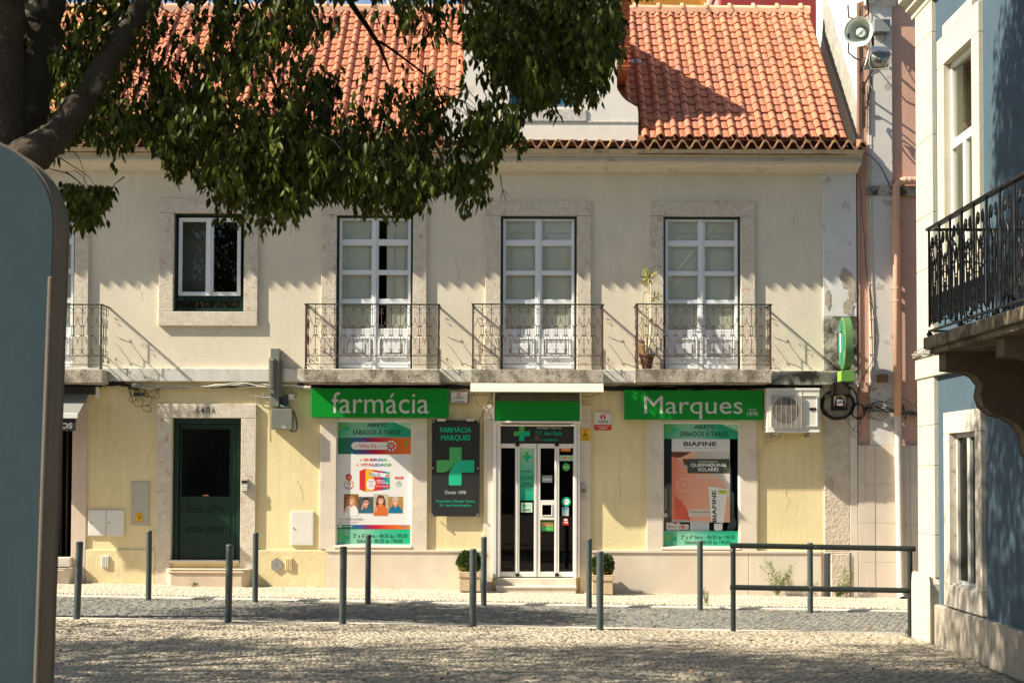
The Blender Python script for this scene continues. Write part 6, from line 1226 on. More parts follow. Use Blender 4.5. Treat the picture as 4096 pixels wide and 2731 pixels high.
for (x0, x1, y0, y1) in ((XO+.03, XO+.07, yN, yB-.03), (XO+.071, XB, yB-.07, yB-.03)):
    mb.box(x0-.008, x1+.008, y0, y1, zB1+.06+hr*.95, zB1+.085+hr*.95); mb.box(x0+.008, x1-.008, y0, y1, zB1+.05, zB1+.068)
for j in range(4): mb.lathe([(.012,0),(.03,.02),(.03,.035),(.015,.05)], (XO+.05, yB-.05-j*1.08, zB1), 'z', 8)
mb.build('wrought_railing', bx, ironk)
# ------------------------------------------------------------------ ground
def flat_sheet(name, x0, x1, y0, y1, dz_, m):
    mb = MB(); xs_ = np.linspace(x0, x1, 9)
    for a, b in zip(xs_[:-1], xs_[1:]): mb.quad((a,y0,G(a)+dz_),(b,y0,G(b)+dz_),(b,y1,G(b)+dz_),(a,y1,G(a)+dz_))
    return struct(mb.build(name, None, m))
sandj = M('joint_sand', (.15,.13,.095), .95, var=.3, vs=30, bump=.5, bs=80)
flat_sheet('ground', -160, 160, -300, 200, -.30, M('earth', (.22,.19,.14), .95, var=.2, vs=.5))
KY = -5.75; SY = -2.2
flat_sheet('road_base', -60, 60, KY-.02, SY+.02, -.075, M('road_joint', (.17,.16,.135), .95, var=.3, vs=20))
flat_sheet('sidewalk_base', -60, 60, SY, .4, -.010, M('pale_joint_sand', (.30,.26,.2), .95, var=.3, vs=30))
flat_sheet('square_base', -60, 60, -60, KY-.24, -.022, sandj)
mb = MB()
x = -14
while x < 9: 
    mb.prism([(SY-.0+.07, -.3), (SY+.07, -.012), (SY-.04, -.012), (SY-.055, -.03), (SY-.055, -.3)], x, x+.996, 'x'); x += 1.0
mb.v = [(a, b, c+G(a)) for a, b, c in mb.v]; struct(mb.build('far_kerb', None, limes))
mb = MB(); x = -14
while x < 9: mb.prism([(KY+.03, -.3), (KY+.03, -.03), (KY+.01, -.006), (KY-.245, -.004), (KY-.245, -.3)], x, x+.996, 'x'); x += 1.0
mb.v = [(a, b, c+G(a)) for a, b, c in mb.v]; struct(mb.build('near_kerb', None, M('kerb_limestone', (.52,.46,.37), .8, var=.1, vs=5, bump=.3, bs=30, c2=(.42,.36,.28), mask=(2,.55,.7))))
def cobbles(name, x0, x1, y0, y1, sz, zoff, m, ang=0, hj=.004, dome=.008, seed=1, gap=.1, asp=1.0, clip=None):
    r = np.random.default_rng(seed); ca, sa = math.cos(ang), math.sin(ang)
    cx, cy = (x0+x1)/2, (y0+y1)/2; L = math.hypot(x1-x0, y1-y0)/2+sz
    nu = int(2*L/(sz*asp)); nv = int(2*L/sz)
    iu, iv = np.meshgrid(np.arange(nu), np.arange(nv)); iu = iu.ravel(); iv = iv.ravel()
    def corner(a, b):
        s = np.sin(a*12.9898+b*78.233+seed)*43758.5453; j1 = s-np.floor(s); s = np.sin(a*39.34+b*11.13+seed)*24634.6345; j2 = s-np.floor(s)
        u = (a+.5*((b % 2)))*sz*asp-L+(j1-.5)*sz*.42; v = b*sz-L+(j2-.5)*sz*.32+.06*sz*np.sin(a*.35)
        return np.stack([u*ca-v*sa+cx, u*sa+v*ca+cy], 1)
    # brick-like offset rows: each stone uses its own four corners
    c00 = corner(iu+0., iv+0.); c10 = corner(iu+1., iv+0.); off = (iv % 2)
    c01 = corner(iu+0.+(off-0)*1.0*0, iv+1.); c11 = corner(iu+1.+0*off, iv+1.)
    # correct the half-brick shift of the upper edge so that stones stay upright
    sh = np.where(off == 0, -.5, .5)*sz*asp
    c01 = c01+np.stack([sh*ca, sh*sa], 1); c11 = c11+np.stack([sh*ca, sh*sa], 1)
    cen = (c00+c10+c01+c11)/4
    ok = (cen[:, 0] > x0) & (cen[:, 0] < x1) & (cen[:, 1] > y0) & (cen[:, 1] < y1)
    if clip is not None: ok &= clip(cen)
    C = np.stack([c00, c10, c11, c01], 1)[ok]; C = C+np.stack([.10*np.sin(C[:, :, 1]*1.7+seed)+.04*np.sin(C[:, :, 1]*4.1+C[:, :, 0]), .09*np.sin(C[:, :, 0]*1.3+seed)+.03*np.sin(C[:, :, 0]*3.7)], 2)*(1.0 if 'square' in name else .0); cen = C.mean(1)[:, None, :]; n = len(C)
    g1 = 1-gap*(.6+.8*r.random((n,1,1))); outer = cen+(C-cen)*g1; inner = cen+(C-cen)*(g1-.12)
    h = r.normal(0, hj, (n,1)); tx = r.normal(0, .03, (n,1)); ty = r.normal(0, .03, (n,1))
    def Zz(P, d): return G(P[:, :, 0])+zoff+h+d+tx*(P[:, :, 0]-cen[:, :, 0])+ty*(P[:, :, 1]-cen[:, :, 1])
    v = np.concatenate([np.dstack([inner, Zz(inner, 0)]), np.dstack([outer, Zz(outer, -dome)]), np.dstack([outer, Zz(outer, -.045)])], 1).reshape(-1, 3)
    f1 = np.array([[0,1,2,3]]+[[i, (i+1) % 4, 4+(i+1) % 4, 4+i][::-1] for i in range(4)]+[[4+i, 4+(i+1) % 4, 8+(i+1) % 4, 8+i][::-1] for i in range(4)])
    F_ = (f1[None]+12*np.arange(n)[:, None, None]).reshape(-1, 4)
    me = bpy.data.meshes.new(name); me.vertices.add(len(v)); me.vertices.foreach_set('co', v.ravel()); me.loops.add(F_.size); me.loops.foreach_set('vertex_index', F_.ravel()); me.polygons.add(len(F_)); me.polygons.foreach_set('loop_start', np.arange(0, F_.size, 4)); me.update(calc_edges=True)
    me.materials.append(m); o = bpy.data.objects.new(name, me); col.objects.link(o); struct(o); print(name, n); return o
stone_l = M('limestone_cobble', (.34,.30,.225), .75, var=.12, vs=3, bump=.5, bs=120, c2=(.30,.26,.19), mask=(1.3,.5,.7), c3=(.24,.20,.14), mask3=(30,.62,.72), island=.13)
stone_s = M('sidewalk_cobble', (.47,.41,.32), .75, var=.08, vs=3, bump=.3, bs=120, c2=(.40,.34,.26), mask=(1.3,.5,.7), island=.12)
stone_d = M('basalt_cobble', (.158,.157,.138), .75, var=.15, vs=2, bump=.4, bs=100, c2=(.20,.19,.16), mask=(.8,.5,.7), island=.22)
cobbles('square_paving', -5.4, 4.78, -12.4, KY-.36, .060, .004, stone_l, ang=.62, hj=.0032, dome=.004, seed=3, gap=.13)
cobbles('sidewalk_paving', -7.2, 8, SY+.09, -.03, .050, .002, stone_s, ang=.3, hj=.0015, dome=.003, seed=5, gap=.07)
cobbles('road_paving', -7.2, 8, KY+.04, SY-.06, .078, -.045, stone_d, ang=0.2, hj=.003, dome=.005, seed=8, gap=.09, asp=1.1)
# leaf litter dust strip along the near edge of the road
# ------------------------------------------------------------------ bollards
def bollard_mesh(t, h, r):
    o = Vector(t.location); mb = MB(); mb.lathe([(r, -.1), (r, h-.035)], o, 'z', 20); mb.build('post', t, bolm, smooth=False); mb = MB(); mb.lathe([(r+.0015, h-.034), (r+.0015, h-.014), (r-.006, h-.003), (r-.014, h), (0, h)], o, 'z', 20); mb.build('cap', t, bolm)
farY, nearY = -2.45, -6.05
far = [(341,'at the far kerb before the yellow wall left of the green door'),(586,'at the far kerb just right of the green door'),(845,'at the far kerb in front of the left shop window'),(1111,'at the far kerb just left of the automatic door, by the left shrub'),(1353,'at the far kerb just right of the automatic door, by the right shrub'),(1608,'at the far kerb in front of the right shop window'),(1861,'at the far kerb, seen behind the middle of the pipe railing'),(2117,'at the far kerb, half hidden behind the right end of the pipe railing')]
near = [(176,'nearest row, far left beside the grey pillar'),(524,'nearest row, in front of the green door'),(787,'nearest row, left of the one before the left shop window'),(1086,'nearest row, in front of the black plaque'),(1378,'nearest row, right of the automatic door')]
first = {}
for lst, Yb, h, r_, gname in ((far, farY, .935, .041, 'bollards along the far kerb'), (near, nearY, .93, .0425, 'bollards along the near kerb')):
    base = None
    for k, (px, lab) in enumerate(lst):
        x = on_y(px*1.7415, 2400 if Yb > -4 else 2490, Yb)[0]
        lab = 'grey bollard ' + lab
        if base is None:
            base = thing('bollard', lab, 'bollard', (x, Yb, G(x)), gname); bollard_mesh(base, h, r_)
        else: o = dup(base, (x, Yb, G(x)), lab, gname); 
        if Yb < -4: 
            (base if k == 0 else o).rotation_euler = (0, math.radians((1.5, .6, .3, 0, .0)[k]), 0)
# ------------------------------------------------------------------ pipe railing
xa = on_y(1684*1.7415, 2300, nearY)[0]; xb = on_y(2090*1.7415, 2300, nearY)[0]; xe = 4.86
t = thing('pipe_railing', 'dark green two bar pipe railing beside the blue house', 'railing', (xa, nearY, G(xa)))
for xx in (xa, xb):
    mb = MB(); mb.tube([(xx, nearY, G(xx)-.1), (xx, nearY, G(xx)+1.02)], .031, 14); mb.build('post', t, railm, smooth=False)
hT = on_y(1690*1.7415, 1252*1.7415, nearY)[1]-G(xa); hM = on_y(1690*1.7415, 1348*1.7415, nearY)[1]-G(xa)
print('rail heights', hT, hM)
for h in (hT, hM):
    mb = MB(); mb.tube([(xa-.035, nearY, G(xa)+h), (xe, nearY, G(xe)+h)], .033, 14); mb.build('rail', t, railm)
# ------------------------------------------------------------------ leaves
leafv = np.array([(0,0,0),(-.5,.35,.08),(0,.35,-.04),(.5,.35,.08),(-.38,.68,.05),(0,.68,-.05),(.38,.68,.05),(0,1.08,-.02)])
leaff = np.array([(0,2,1),(0,3,2),(4,1,2),(4,2,5),(5,2,3),(5,3,6),(4,5,7),(5,6,7)])
def leafmat(name, c, trans=.35, isl=.35, c2=None):
    m, t, p = nmat(name); g = t.nodes.new('ShaderNodeNewGeometry')
    r = ramp(t, g.outputs['Random Per Island'], 0, 1, tuple(q*(1-isl) for q in c), tuple(q*(1+isl) for q in (c2 or c)))
    t.links.new(r, p.inputs['Base Color']); p.inputs['Roughness'].default_value = .45; p.inputs['Specular IOR Level'].default_value = .18
    tl = t.nodes.new('ShaderNodeBsdfTranslucent'); h = mix(t, .5, r, tuple(min(1, q*2.2) for q in c), 'MIX'); t.links.new(h, tl.inputs[0])
    mx = t.nodes.new('ShaderNodeMixShader'); mx.inputs[0].default_value = trans; t.links.new(p.outputs[0], mx.inputs[1]); t.links.new(tl.outputs[0], mx.inputs[2]); t.links.new(mx.outputs[0], t.nodes['Material Output'].inputs[0]); return m
def leaf_mesh(name, P, D, Ls, Ws, m, parent, seed=1):
    """P base points, D directions (tips), one folded leaf each"""
    r = np.random.default_rng(seed); n = len(P); D = D/np.linalg.norm(D, axis=1)[:, None]
    a = r.normal(size=(n, 3)); a -= (a*D).sum(1)[:, None]*D; a /= np.linalg.norm(a, axis=1)[:, None]; b = np.cross(D, a)
    V = P[:, None, :]+leafv[None, :, 0:1]*a[:, None, :]*Ws[:, None, None]+leafv[None, :, 1:2]*D[:, None, :]*Ls[:, None, None]+leafv[None, :, 2:3]*b[:, None, :]*Ls[:, None, None]
    org = np.array(ORG[parent.name]); V = V.reshape(-1, 3)-org; F_ = (leaff[None]+8*np.arange(n)[:, None, None]).reshape(-1, 3)
    me = bpy.data.meshes.new(name); me.vertices.add(len(V)); me.vertices.foreach_set('co', V.astype(np.float32).ravel()); me.loops.add(F_.size); me.loops.foreach_set('vertex_index', F_.ravel().astype(np.int32)); me.polygons.add(len(F_)); me.polygons.foreach_set('loop_start', np.arange(0, F_.size, 3)); me.update(calc_edges=True)
    me.materials.append(m); o = bpy.data.objects.new(name, me); col.objects.link(o); o.parent = parent; ORG[o.name] = Vector(org); return o
def vnoise(P, s, seed):                                    # smooth value noise in place space
    r = np.random.default_rng(seed); T = r.random((32,32,32)); Q = P/s+100; I = np.floor(Q).astype(int); f = Q-I; f = f*f*(3-2*f); out = 0
    for dx in (0,1):
        for dy_ in (0,1):
            for dz_ in (0,1): out = out+T[(I[:,0]+dx) % 32, (I[:,1]+dy_) % 32, (I[:,2]+dz_) % 32]*np.where(dx, f[:,0], 1-f[:,0])*np.where(dy_, f[:,1], 1-f[:,1])*np.where(dz_, f[:,2], 1-f[:,2])
    return out
# ------------------------------------------------------------------ planters with shrubs
boxg, boxy = leafmat('box_shrub_leaf', (.035,.065,.014), .25), leafmat('yellowing_shrub_leaf', (.17,.16,.035), .3)
for k, (q, sh, lab) in enumerate((((55,1320,210,1438),(130,1258,86),'stone planter with a rounded box shrub, left of the automatic door'),((950,1342,1100,1458),(1022,1278,80),'stone planter with a rounded box shrub, right of the automatic door'))):
    Y = -.62; r = CR(c3,*q,Y); t = thing('potted_shrub', lab, 'planter', ((r[0]+r[1])/2, -.4, r[2]))
    mb = MB(); zt_ = r[3]; mb.box(r[0]+.012, r[1]-.012, Y+.012, -.1, r[2]-.03, zt_-.09); mb.box(r[0], r[1], Y, -.09, zt_-.088, zt_-.02)
    frame = (r[0], r[1]); mb.box(r[0], r[0]+.04, Y, -.09, zt_-.0201, zt_); mb.box(r[1]-.04, r[1], Y, -.09, zt_-.0201, zt_); mb.box(r[0]+.04, r[1]-.04, Y, Y+.04, zt_-.0201, zt_)
    mb.build('stone_pot', t, M('exposed_grit_planter', (.56,.44,.29), .85, var=.15, vs=60, bump=.6, bs=90, c2=(.4,.3,.18), mask=(25,.5,.65)), bevel=.008)
    cx_, cz_ = on_y(*c3(sh[0], sh[1]), -.36); R_ = sh[2]/1.679/258*.92
    n = 4200; d = rng.normal(size=(n,3)); d /= np.linalg.norm(d, axis=1)[:, None]; lump = .86+.28*vnoise(d*1.0, .35, 30+k); rad = R_*lump*(1-.5*rng.random(n)**2.2); Pp = d*rad[:, None]*np.array([1,.95,1.0])+np.array([cx_, -.36, cz_])
    keep = Pp[:, 2] > zt_-.02; Pp = Pp[keep]; d = d[keep]; low = (Pp[:, 2] < cz_-R_*.25-.02+.06*rng.random(len(Pp))) & (rng.random(len(Pp)) < .75)
    for nm, msk, mm in (('foliage', ~low, boxg), ('yellowing_foliage', low, boxy)):
        leaf_mesh(nm, Pp[msk], d[msk]+.6*rng.normal(size=(msk.sum(),3)), .024+.012*rng.random(msk.sum()), .014+.006*rng.random(msk.sum()), mm, t, 3)
    mb = MB()
    for i in range(14): a = rng.random()*6.28; mb.tube([(cx_+.03*math.cos(a), -.36+.03*math.sin(a), zt_-.06), (cx_+R_*.55*math.cos(a), -.36+R_*.55*math.sin(a), cz_-.05+.08*rng.random())], .005, 4)
    mb.build('stem', t, M('shrub_bark', (.10,.07,.04), .9))
# ------------------------------------------------------------------ spiky plant on the right balcony
Y = -.25; px0, pz0 = on_y(2588, 1474, Y); t = thing('potted_plant', 'leggy spiky plant in a brown pot on the right balcony', 'plant', (px0, Y, pz0))
mb = MB(); mb.lathe([(.075,.0),(.11,.19),(.125,.195),(.125,.225),(.11,.225),(.10,.20)], (px0, Y, pz0), 'z', 20); mb.build('pot', t, M('brown_clay_pot', (.13,.055,.03), .7, var=.1, vs=8)); mb = MB(); mb.lathe([(0,.2),(.10,.2)], (px0, Y, pz0), 'z', 14); mb.build('soil', t, M('potting_soil', (.05,.035,.02), .95))
PP = lambda a, b, y=Y: Vector((on_y(*cC(a,b), y)[0], y, on_y(*cC(a,b), y)[1]))
stems = [[PP(1250,1560),PP(1262,1400),PP(1272,1200),PP(1275,1000),PP(1270,880)], [PP(1240,1560),PP(1225,1400),PP(1218,1200),PP(1228,1000),PP(1222,800)], [PP(1262,1560),PP(1285,1400),PP(1300,1250),PP(1325,1120),PP(1330,1050)], [PP(1248,1560),PP(1205,1420),PP(1212,1300)], [PP(1268,1560),PP(1305,1450),PP(1310,1380)]]
mb = MB()
for s_ in stems: mb.tube(s_, [.012,.010,.008,.007,.005][:len(s_)], 6)
mb.build('stem', t, M('pale_woody_stem', (.40,.33,.20), .8, var=.2, vs=20))
LP, LD, LL = [], [], []
for tip, n, L in ((stems[0][-1], 36, .19), (stems[2][-1], 26, .13), (stems[0][3], 8, .10), (stems[3][-1], 8, .08), (stems[2][2], 8, .1)):
    for i in range(n): a = random.uniform(0, 6.28); e = random.uniform(-.9, 1.3); LP.append(tuple(tip)); LD.append((math.cos(a)*math.cos(e), math.sin(a)*math.cos(e), math.sin(e))); LL.append(L*random.uniform(.6,1.15))
dlm = leafmat('dracaena_leaf', (.24,.24,.06), .3, c2=(.32,.30,.10)); _k = 0
for n in (36, 26, 8, 8, 8): leaf_mesh('leaf_rosette', np.array(LP[_k:_k+n]), np.array(LD[_k:_k+n]), np.array(LL[_k:_k+n]), np.array(LL[_k:_k+n])*.085, dlm, t); _k += n
mb = MB(); a_, b_ = PP(1205,1555,-.30), PP(1215,1410,-.30); mb.box(PP(1185,1540)[0], PP(1240,1540)[0], -.2, -.19, a_.z, b_.z); o = mb.build('terracotta_shard', None, M('old_terracotta', (.48,.25,.12), .85, var=.15, vs=10)); tag(o, 'broken terracotta tile leaning behind the pot on the right balcony', 'tile')
# ------------------------------------------------------------------ weeds at the foot of the wall
wl = leafmat('weed_leaf', (.16,.22,.05), .35)
for (cx, cy, H, n, spread, lab) in ((565, 690, .56, 16, .30, 'tall feathery weed growing against the marble plinth behind the railing'), (1010, 705, .20, 16, .16, 'low green weed at the foot of the stone pilaster'), (1060, 640, .48, 5, .10, 'thin pale weed stalks against the stone pilaster base'), (45, 755, .30, 5, .06, 'tiny dry weed beside the far bollard before the right shop window')):
    Y = -.12 if cx != 45 else -2.3; x0, z0 = on_y(*c8(cx, cy), Y); z0 = G(x0); t = thing('weed', lab, 'weed', (x0, Y, z0)); mb = MB(); LP, LD = [], []
    for i in range(n):
        a = random.uniform(-1, 1); h = H*random.uniform(.45, 1); pts = [Vector((x0+random.uniform(-.04,.04)+a*spread*(u**1.3), Y-.05*u*random.random(), z0+h*u)) for u in (0,.25,.5,.75,1)]; mb.tube(pts, .0022, 4)
        for u in np.linspace(.15, 1, int(14*h/H)+3):
            j = min(int(u*4), 3); p = pts[j].lerp(pts[j+1], u*4-j)
            for k in range(2): LP.append(tuple(p)); LD.append((random.uniform(-1,1), random.uniform(-.6,.4), random.uniform(-.1,.9)))
    mb.build('stalk', t, M('weed_stalk', (.30,.33,.12), .8)); L_ = np.array([random.uniform(.025,.06) for _ in LP])*(1 if H > .3 else .8); leaf_mesh('leaf', np.array(LP), np.array(LD), L_, L_*.22, wl, t)
x0 = on_y(*c6(1050,600), -.4)[0]; t = thing('weed', 'small dark weed in the joint before the curved stone step', 'weed', (x0, -.42, G(x0))); n = 40; Pp = np.array([(x0+random.gauss(0,.03), -.42+random.gauss(0,.01), G(x0)+random.uniform(0,.05)) for _ in range(n)]); leaf_mesh('leaf', Pp, rng.normal(size=(n,3))+np.array([0,-.3,.6]), np.full(n,.035), np.full(n,.014), boxg, t)
x0 = on_y(*c8(1550,970), -6.0)[0]; t = thing('weed', 'small yellowish weed at the foot of the right railing post', 'weed', (x0, -6.0, G(x0))); n = 60; Pp = np.array([(x0+random.gauss(0,.05), -6.0+random.gauss(0,.02), G(x0)+random.uniform(0,.04)) for _ in range(n)]); leaf_mesh('leaf', Pp, rng.normal(size=(n,3))+np.array([0,-.3,.6]), np.full(n,.035), np.full(n,.02), boxy, t)
# fallen leaves on the paving
n = 260; xx = rng.uniform(-5, 4.6, n); yy = rng.uniform(-11.5, -2.3, n); Pp = np.stack([xx, yy, G(xx)+.016-(np.where((yy > KY) & (yy < SY), .04, 0))], 1); D = rng.normal(size=(n,3)); D[:, 2] *= .1
lit = thing('fallen_leaves', 'dry brown leaves scattered over the paving', 'leaves', (0,-8,0)); lit['kind'] = 'stuff'
o = leaf_mesh('dry_leaf', Pp, D, rng.uniform(.03,.06,n), rng.uniform(.015,.03,n), leafmat('dry_leaf', (.28,.17,.07), .1), lit)
# ------------------------------------------------------------------ gate pillar in the near left
YP = -17.75; sp = 6611/(26+YP); xcR = on_y(0, 1400, YP)[0]
edge = on_y(205, 900, YP)[0]; topz = on_y(0, 560, YP)[1]; W = .86; xc_ = edge-W/2; ax = W/2
zspr = on_y(205, 900, YP)[1]; Rr = ax
ztop_ = on_y(-20, 582, YP)[1]; rise = on_y(0, 583, YP)[1]-zspr
t = thing('gate_pillar', 'round topped grey plastered gate pillar at the left edge, near the camera', 'pillar', (xc_, YP, G(xc_)))
kx = (0-0); xl = on_y(0, 583, YP)[0]
rise = rise/ max(.3, math.sqrt(max(.05, 1-((xl-xc_)/ax)**2)))
prof = [(xc_-ax, -.5), (edge+.0, -.5), (edge, zspr)]+[(xc_+ax*math.cos(a), zspr+rise*math.sin(a)) for a in [math.pi*i/28 for i in range(1, 28)]]+[(xc_-ax, zspr)]
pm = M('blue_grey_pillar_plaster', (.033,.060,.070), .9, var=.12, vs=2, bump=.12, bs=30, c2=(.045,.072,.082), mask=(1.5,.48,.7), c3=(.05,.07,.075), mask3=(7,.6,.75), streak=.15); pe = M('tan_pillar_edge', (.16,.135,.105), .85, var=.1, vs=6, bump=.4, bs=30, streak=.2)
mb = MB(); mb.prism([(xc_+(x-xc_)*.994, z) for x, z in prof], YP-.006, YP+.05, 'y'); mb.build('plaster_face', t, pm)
mb = MB(); mb.prism(prof, YP, YP+.26, 'y'); mb.build('stone_body', t, pe, bevel=.012)
zk = on_y(190, 1070, YP)[1]; mb = MB(); mb.box(edge-.022, edge+.010, YP-.009, YP+.20, -.5, zk-.03); mb.build('edge_stone', t, pe, bevel=.012)
t.location.x -= .055; t.rotation_euler = (0, math.radians(1.25), 0)
# ------------------------------------------------------------------ trees
bark = M('lichen_spotted_bark', (.052,.041,.027), .95, var=.3, vs=6, bump=1, bs=14, bd=.05, c2=(.22,.20,.14), mask=(5,.60,.68), c3=(.18,.15,.06), mask3=(8,.64,.70))
leafm = leafmat('hackberry_leaf', (.022,.034,.005), .26, .5, c2=(.080,.098,.012))  # brighter yellow-green leaf tone stands in for sunlit sprays
YT = -14.6; PTt = lambda a, b, y=YT: Vector((on_y(a, b, y)[0], y, on_y(a, b, y)[1]))
t = thing('tree', 'dark leafy tree behind the pillar with branches hanging over the top of the picture', 'tree', (-4.3, -14.6, G(-4.3)))
mb = MB()
def limb(pts, rad, n=12):
    # a little wobble so that it is no straight pipe
    P_, R2 = [], []
    for i in range(len(pts)-1):
        for k in range(5):
            u = k/5; p = Vector(pts[i]).lerp(Vector(pts[i+1]), u); r_ = rad[i]*(1-u)+rad[i+1]*u; P_.append(p+Vector((random.gauss(0,.06),random.gauss(0,.06),random.gauss(0,.04)))*r_); R2.append(r_*random.uniform(.95,1.06))
    P_.append(Vector(pts[-1])); R2.append(rad[-1]); mb.tube(P_, R2, n)
base = Vector((-4.35, YT, G(-4.3)-.1)); fork = PTt(40, 640)
limb([base, Vector((-4.32, YT, 1.2)), fork+Vector((-.1,0,-.5)), fork], [.34,.27,.25,.24])
limb([fork+Vector((0,0,-.25)), PTt(75, 420, YT+.1), PTt(130, 200, YT+.2), PTt(165, -20, YT+.3), PTt(190, -400, YT+.5), PTt(320, -900, YT+.9)], [.22,.20,.19,.17,.14,.09])
limb([fork+Vector((0,0,-.2)), PTt(10, 380, YT-.1), PTt(20, 50, YT-.2), PTt(-60, -500, YT-.4), PTt(-400, -1100, YT-.8)], [.16,.15,.14,.12,.07])
limb([PTt(20, 680, YT-.15), PTt(120, 620, YT-.25), PTt(225, 545, YT-.2), PTt(330, 400, YT-.1), PTt(430, 240, YT), PTt(520, 100, YT+.1), PTt(615, -30, YT+.2), PTt(850, -350, YT+.6), PTt(1300, -650, YT+1.1)], [.14,.13,.105,.088,.082,.078,.075,.065,.04])
limb([PTt(850,-350,YT+.6), Vector((-1.8,-13.6,7.6)), Vector((-.6,-12.6,9.6))], [.06,.05,.02], 8)
limb([PTt(850,-350,YT+.6), PTt(1100,-420,YT+1.5), PTt(1290,-180,YT+2.2), PTt(1388,-10,YT+2.4), PTt(1470,110,YT+2.4), PTt(1520,190,YT+2.4), PTt(1560,290,YT+2.4)], [.05,.04,.03,.026,.022,.016,.008], 8)
limb([PTt(1500,160,YT+2.4), PTt(1540,180,YT+2.4), PTt(1650,260,YT+2.3), PTt(1740,330,YT+2.3), PTt(1780,440,YT+2.2)], [.014,.012,.010,.008,.004], 6)
limb([PTt(1300,-650,YT+1.1), PTt(1700,-420,YT+1.3), PTt(2050,-200,YT+1.2), PTt(2250,-20,YT+1.1)], [.045,.04,.03,.015], 8)
limb([PTt(615,-30,YT+.2), PTt(760,-60,YT+.5), PTt(1000,60,YT+1.2), PTt(1060,240,YT+1.3), PTt(1130,420,YT+1.4), PTt(1120,560,YT+1.4)], [.035,.03,.02,.016,.01,.005], 7)
TW = mb
# crown: hanging sprays; the outline of the hanging part was read off the photo, its leaves sit at many depths
poly = np.array([(-60,-200),(-60,560),(200,600),(215,690),(240,760),(255,930),(300,975),(350,925),(460,870),(455,735),(330,735),(250,720),(230,640),(300,560),(400,600),(470,705),(530,560),(640,620),(700,780),(780,830),(860,880),(985,950),(1060,965),(1180,930),(1230,830),(1300,850),(1420,850),(1560,890),(1680,885),(1740,800),(1800,800),(1830,870),(1950,880),(1975,760),(2000,690),(2090,650),(2110,560),(2070,480),(2150,450),(2280,485),(2330,420),(2420,440),(2480,370),(2500,180),(2470,-200)])*np.array([1.,1.])
def inpoly(px, py):
    c = np.zeros(len(px), bool); n = len(poly); j = n-1
    for i in range(n):
        xi, yi = poly[i]; xj, yj = poly[j]; m = ((yi > py) != (yj > py)) & (px < (xj-xi)*(py-yi)/(yj-yi+1e-9)+xi); c ^= m; j = i
    return c
def inframe(px, py): return (px > -30) & (px < 4130) & (py > -30) & (py < 2760)
# density of sprays over the hanging part (1 dense .. 0 open)
cl_ = [(1080,700,420,260,1.0),(1450,730,480,190,1.0),(2200,200,330,300,1.45),(1950,560,240,170,.85),(1850,760,170,140,.7),(740,540,280,280,.78),(1200,470,380,250,.60),(1650,480,300,200,.55),(520,150,340,250,.60),(1080,110,360,170,.58),(1700,110,230,130,.45),(300,560,150,120,.8),(300,300,260,260,.8),(330,820,150,170,1.0),(450,540,240,120,.75),(930,250,160,260,.7)]
def dens(px, py):
    d = np.zeros(len(px))
    for cx, cy, rx, ry, w_ in cl_: d = np.maximum(d, w_*np.clip(1.25-np.sqrt(((px-cx)/rx)**2+((py-cy)/ry)**2), 0, 1))
    return np.clip(d, 0, 1)
N0 = 11000
px = rng.uniform(-60, 2500, N0); py = rng.uniform(-150, 960, N0); dep = rng.uniform(11.2, 14.2, N0)
ok = inpoly(px, py+8); px, py, dep = px[ok], py[ok], dep[ok]
Pc = np.array([CAM+ray(a, b)*d for a, b, d in zip(px, py, dep)])
dn = dens(px, py); ns = vnoise(Pc, .34, 11)*.6+vnoise(Pc, .16, 12)*.4
keep = (ns < .20+.52*dn) & (rng.random(len(px)) < .25+.75*dn); Pc = Pc[keep]; print('sprays', len(Pc))
LP, LD = [], []
for c in Pc:
    n = rng.integers(8, 14); L = rng.uniform(.10, .24); dx = rng.normal(0, .10, 2)
    for i in range(n):
        u = i/n; LP.append(c+np.array([dx[0]*(1-u), dx[1]*(1-u), L*(1-u)])+rng.normal(0, .022, 3)); LD.append(np.array([rng.normal(0,.38), rng.normal(0,.38), -1]))
LP = np.array(LP); LD = np.array(LD); qx, qy, _ = proj(LP); ok = (~inframe(qx, qy)) | inpoly(qx, qy); LP, LD = LP[ok], LD[ok]
# the crown above the picture
def crownpts(n, c, r, seed, hole=.42):
    rr = np.random.default_rng(seed); d = rr.normal(size=(n,3)); d /= np.linalg.norm(d, axis=1)[:, None]; q = rr.random(n)**(1/2.4); P_ = np.array(c)+d*q[:, None]*np.array(r); nz = vnoise(P_, 1.25, seed)*.7+vnoise(P_, .4, seed+1)*.3; return P_[nz > hole]
C2 = np.concatenate([crownpts(6200, (-4.2,-13.4,7.3), (5.2,3.9,2.6), 21, .48), crownpts(3000, (-1.6,-11.9,6.3), (3.0,2.3,1.3), 23, .47), crownpts(2600, (-.4,-12.5,9.8), (1.9,1.8,1.9), 27, .36)])
l2 = np.repeat(C2, 9, axis=0)+rng.normal(0, .12, (len(C2)*9, 3)); d2 = rng.normal(0, .5, l2.shape)+np.array([0,0,-.8])
qx, qy, _ = proj(l2); ok = ~inframe(qx, qy); l2, d2 = l2[ok], d2[ok]
print('leaves', len(LP), len(l2))
A_ = np.concatenate([LP, l2]); Dd = np.concatenate([LD, d2]); LL = np.concatenate([rng.uniform(.055,.095,len(LP)), rng.uniform(.09,.15,len(l2))])
leaf_mesh('crown', A_, Dd, LL, LL*.44, leafm, t, 5)
for c in Pc[rng.random(len(Pc)) < .09]:
    p = Vector(c); s_ = rng.normal(0, .12, 2); TW.tube([p+Vector((s_[0]*1.6-.22, s_[1]*1.5, .36)), p+Vector((s_[0]-.12, s_[1]*.8, .30)), p+Vector((s_[0]*.4-.03, s_[1]*.3, .17)), p], [.005,.004,.0025,.001], 4)
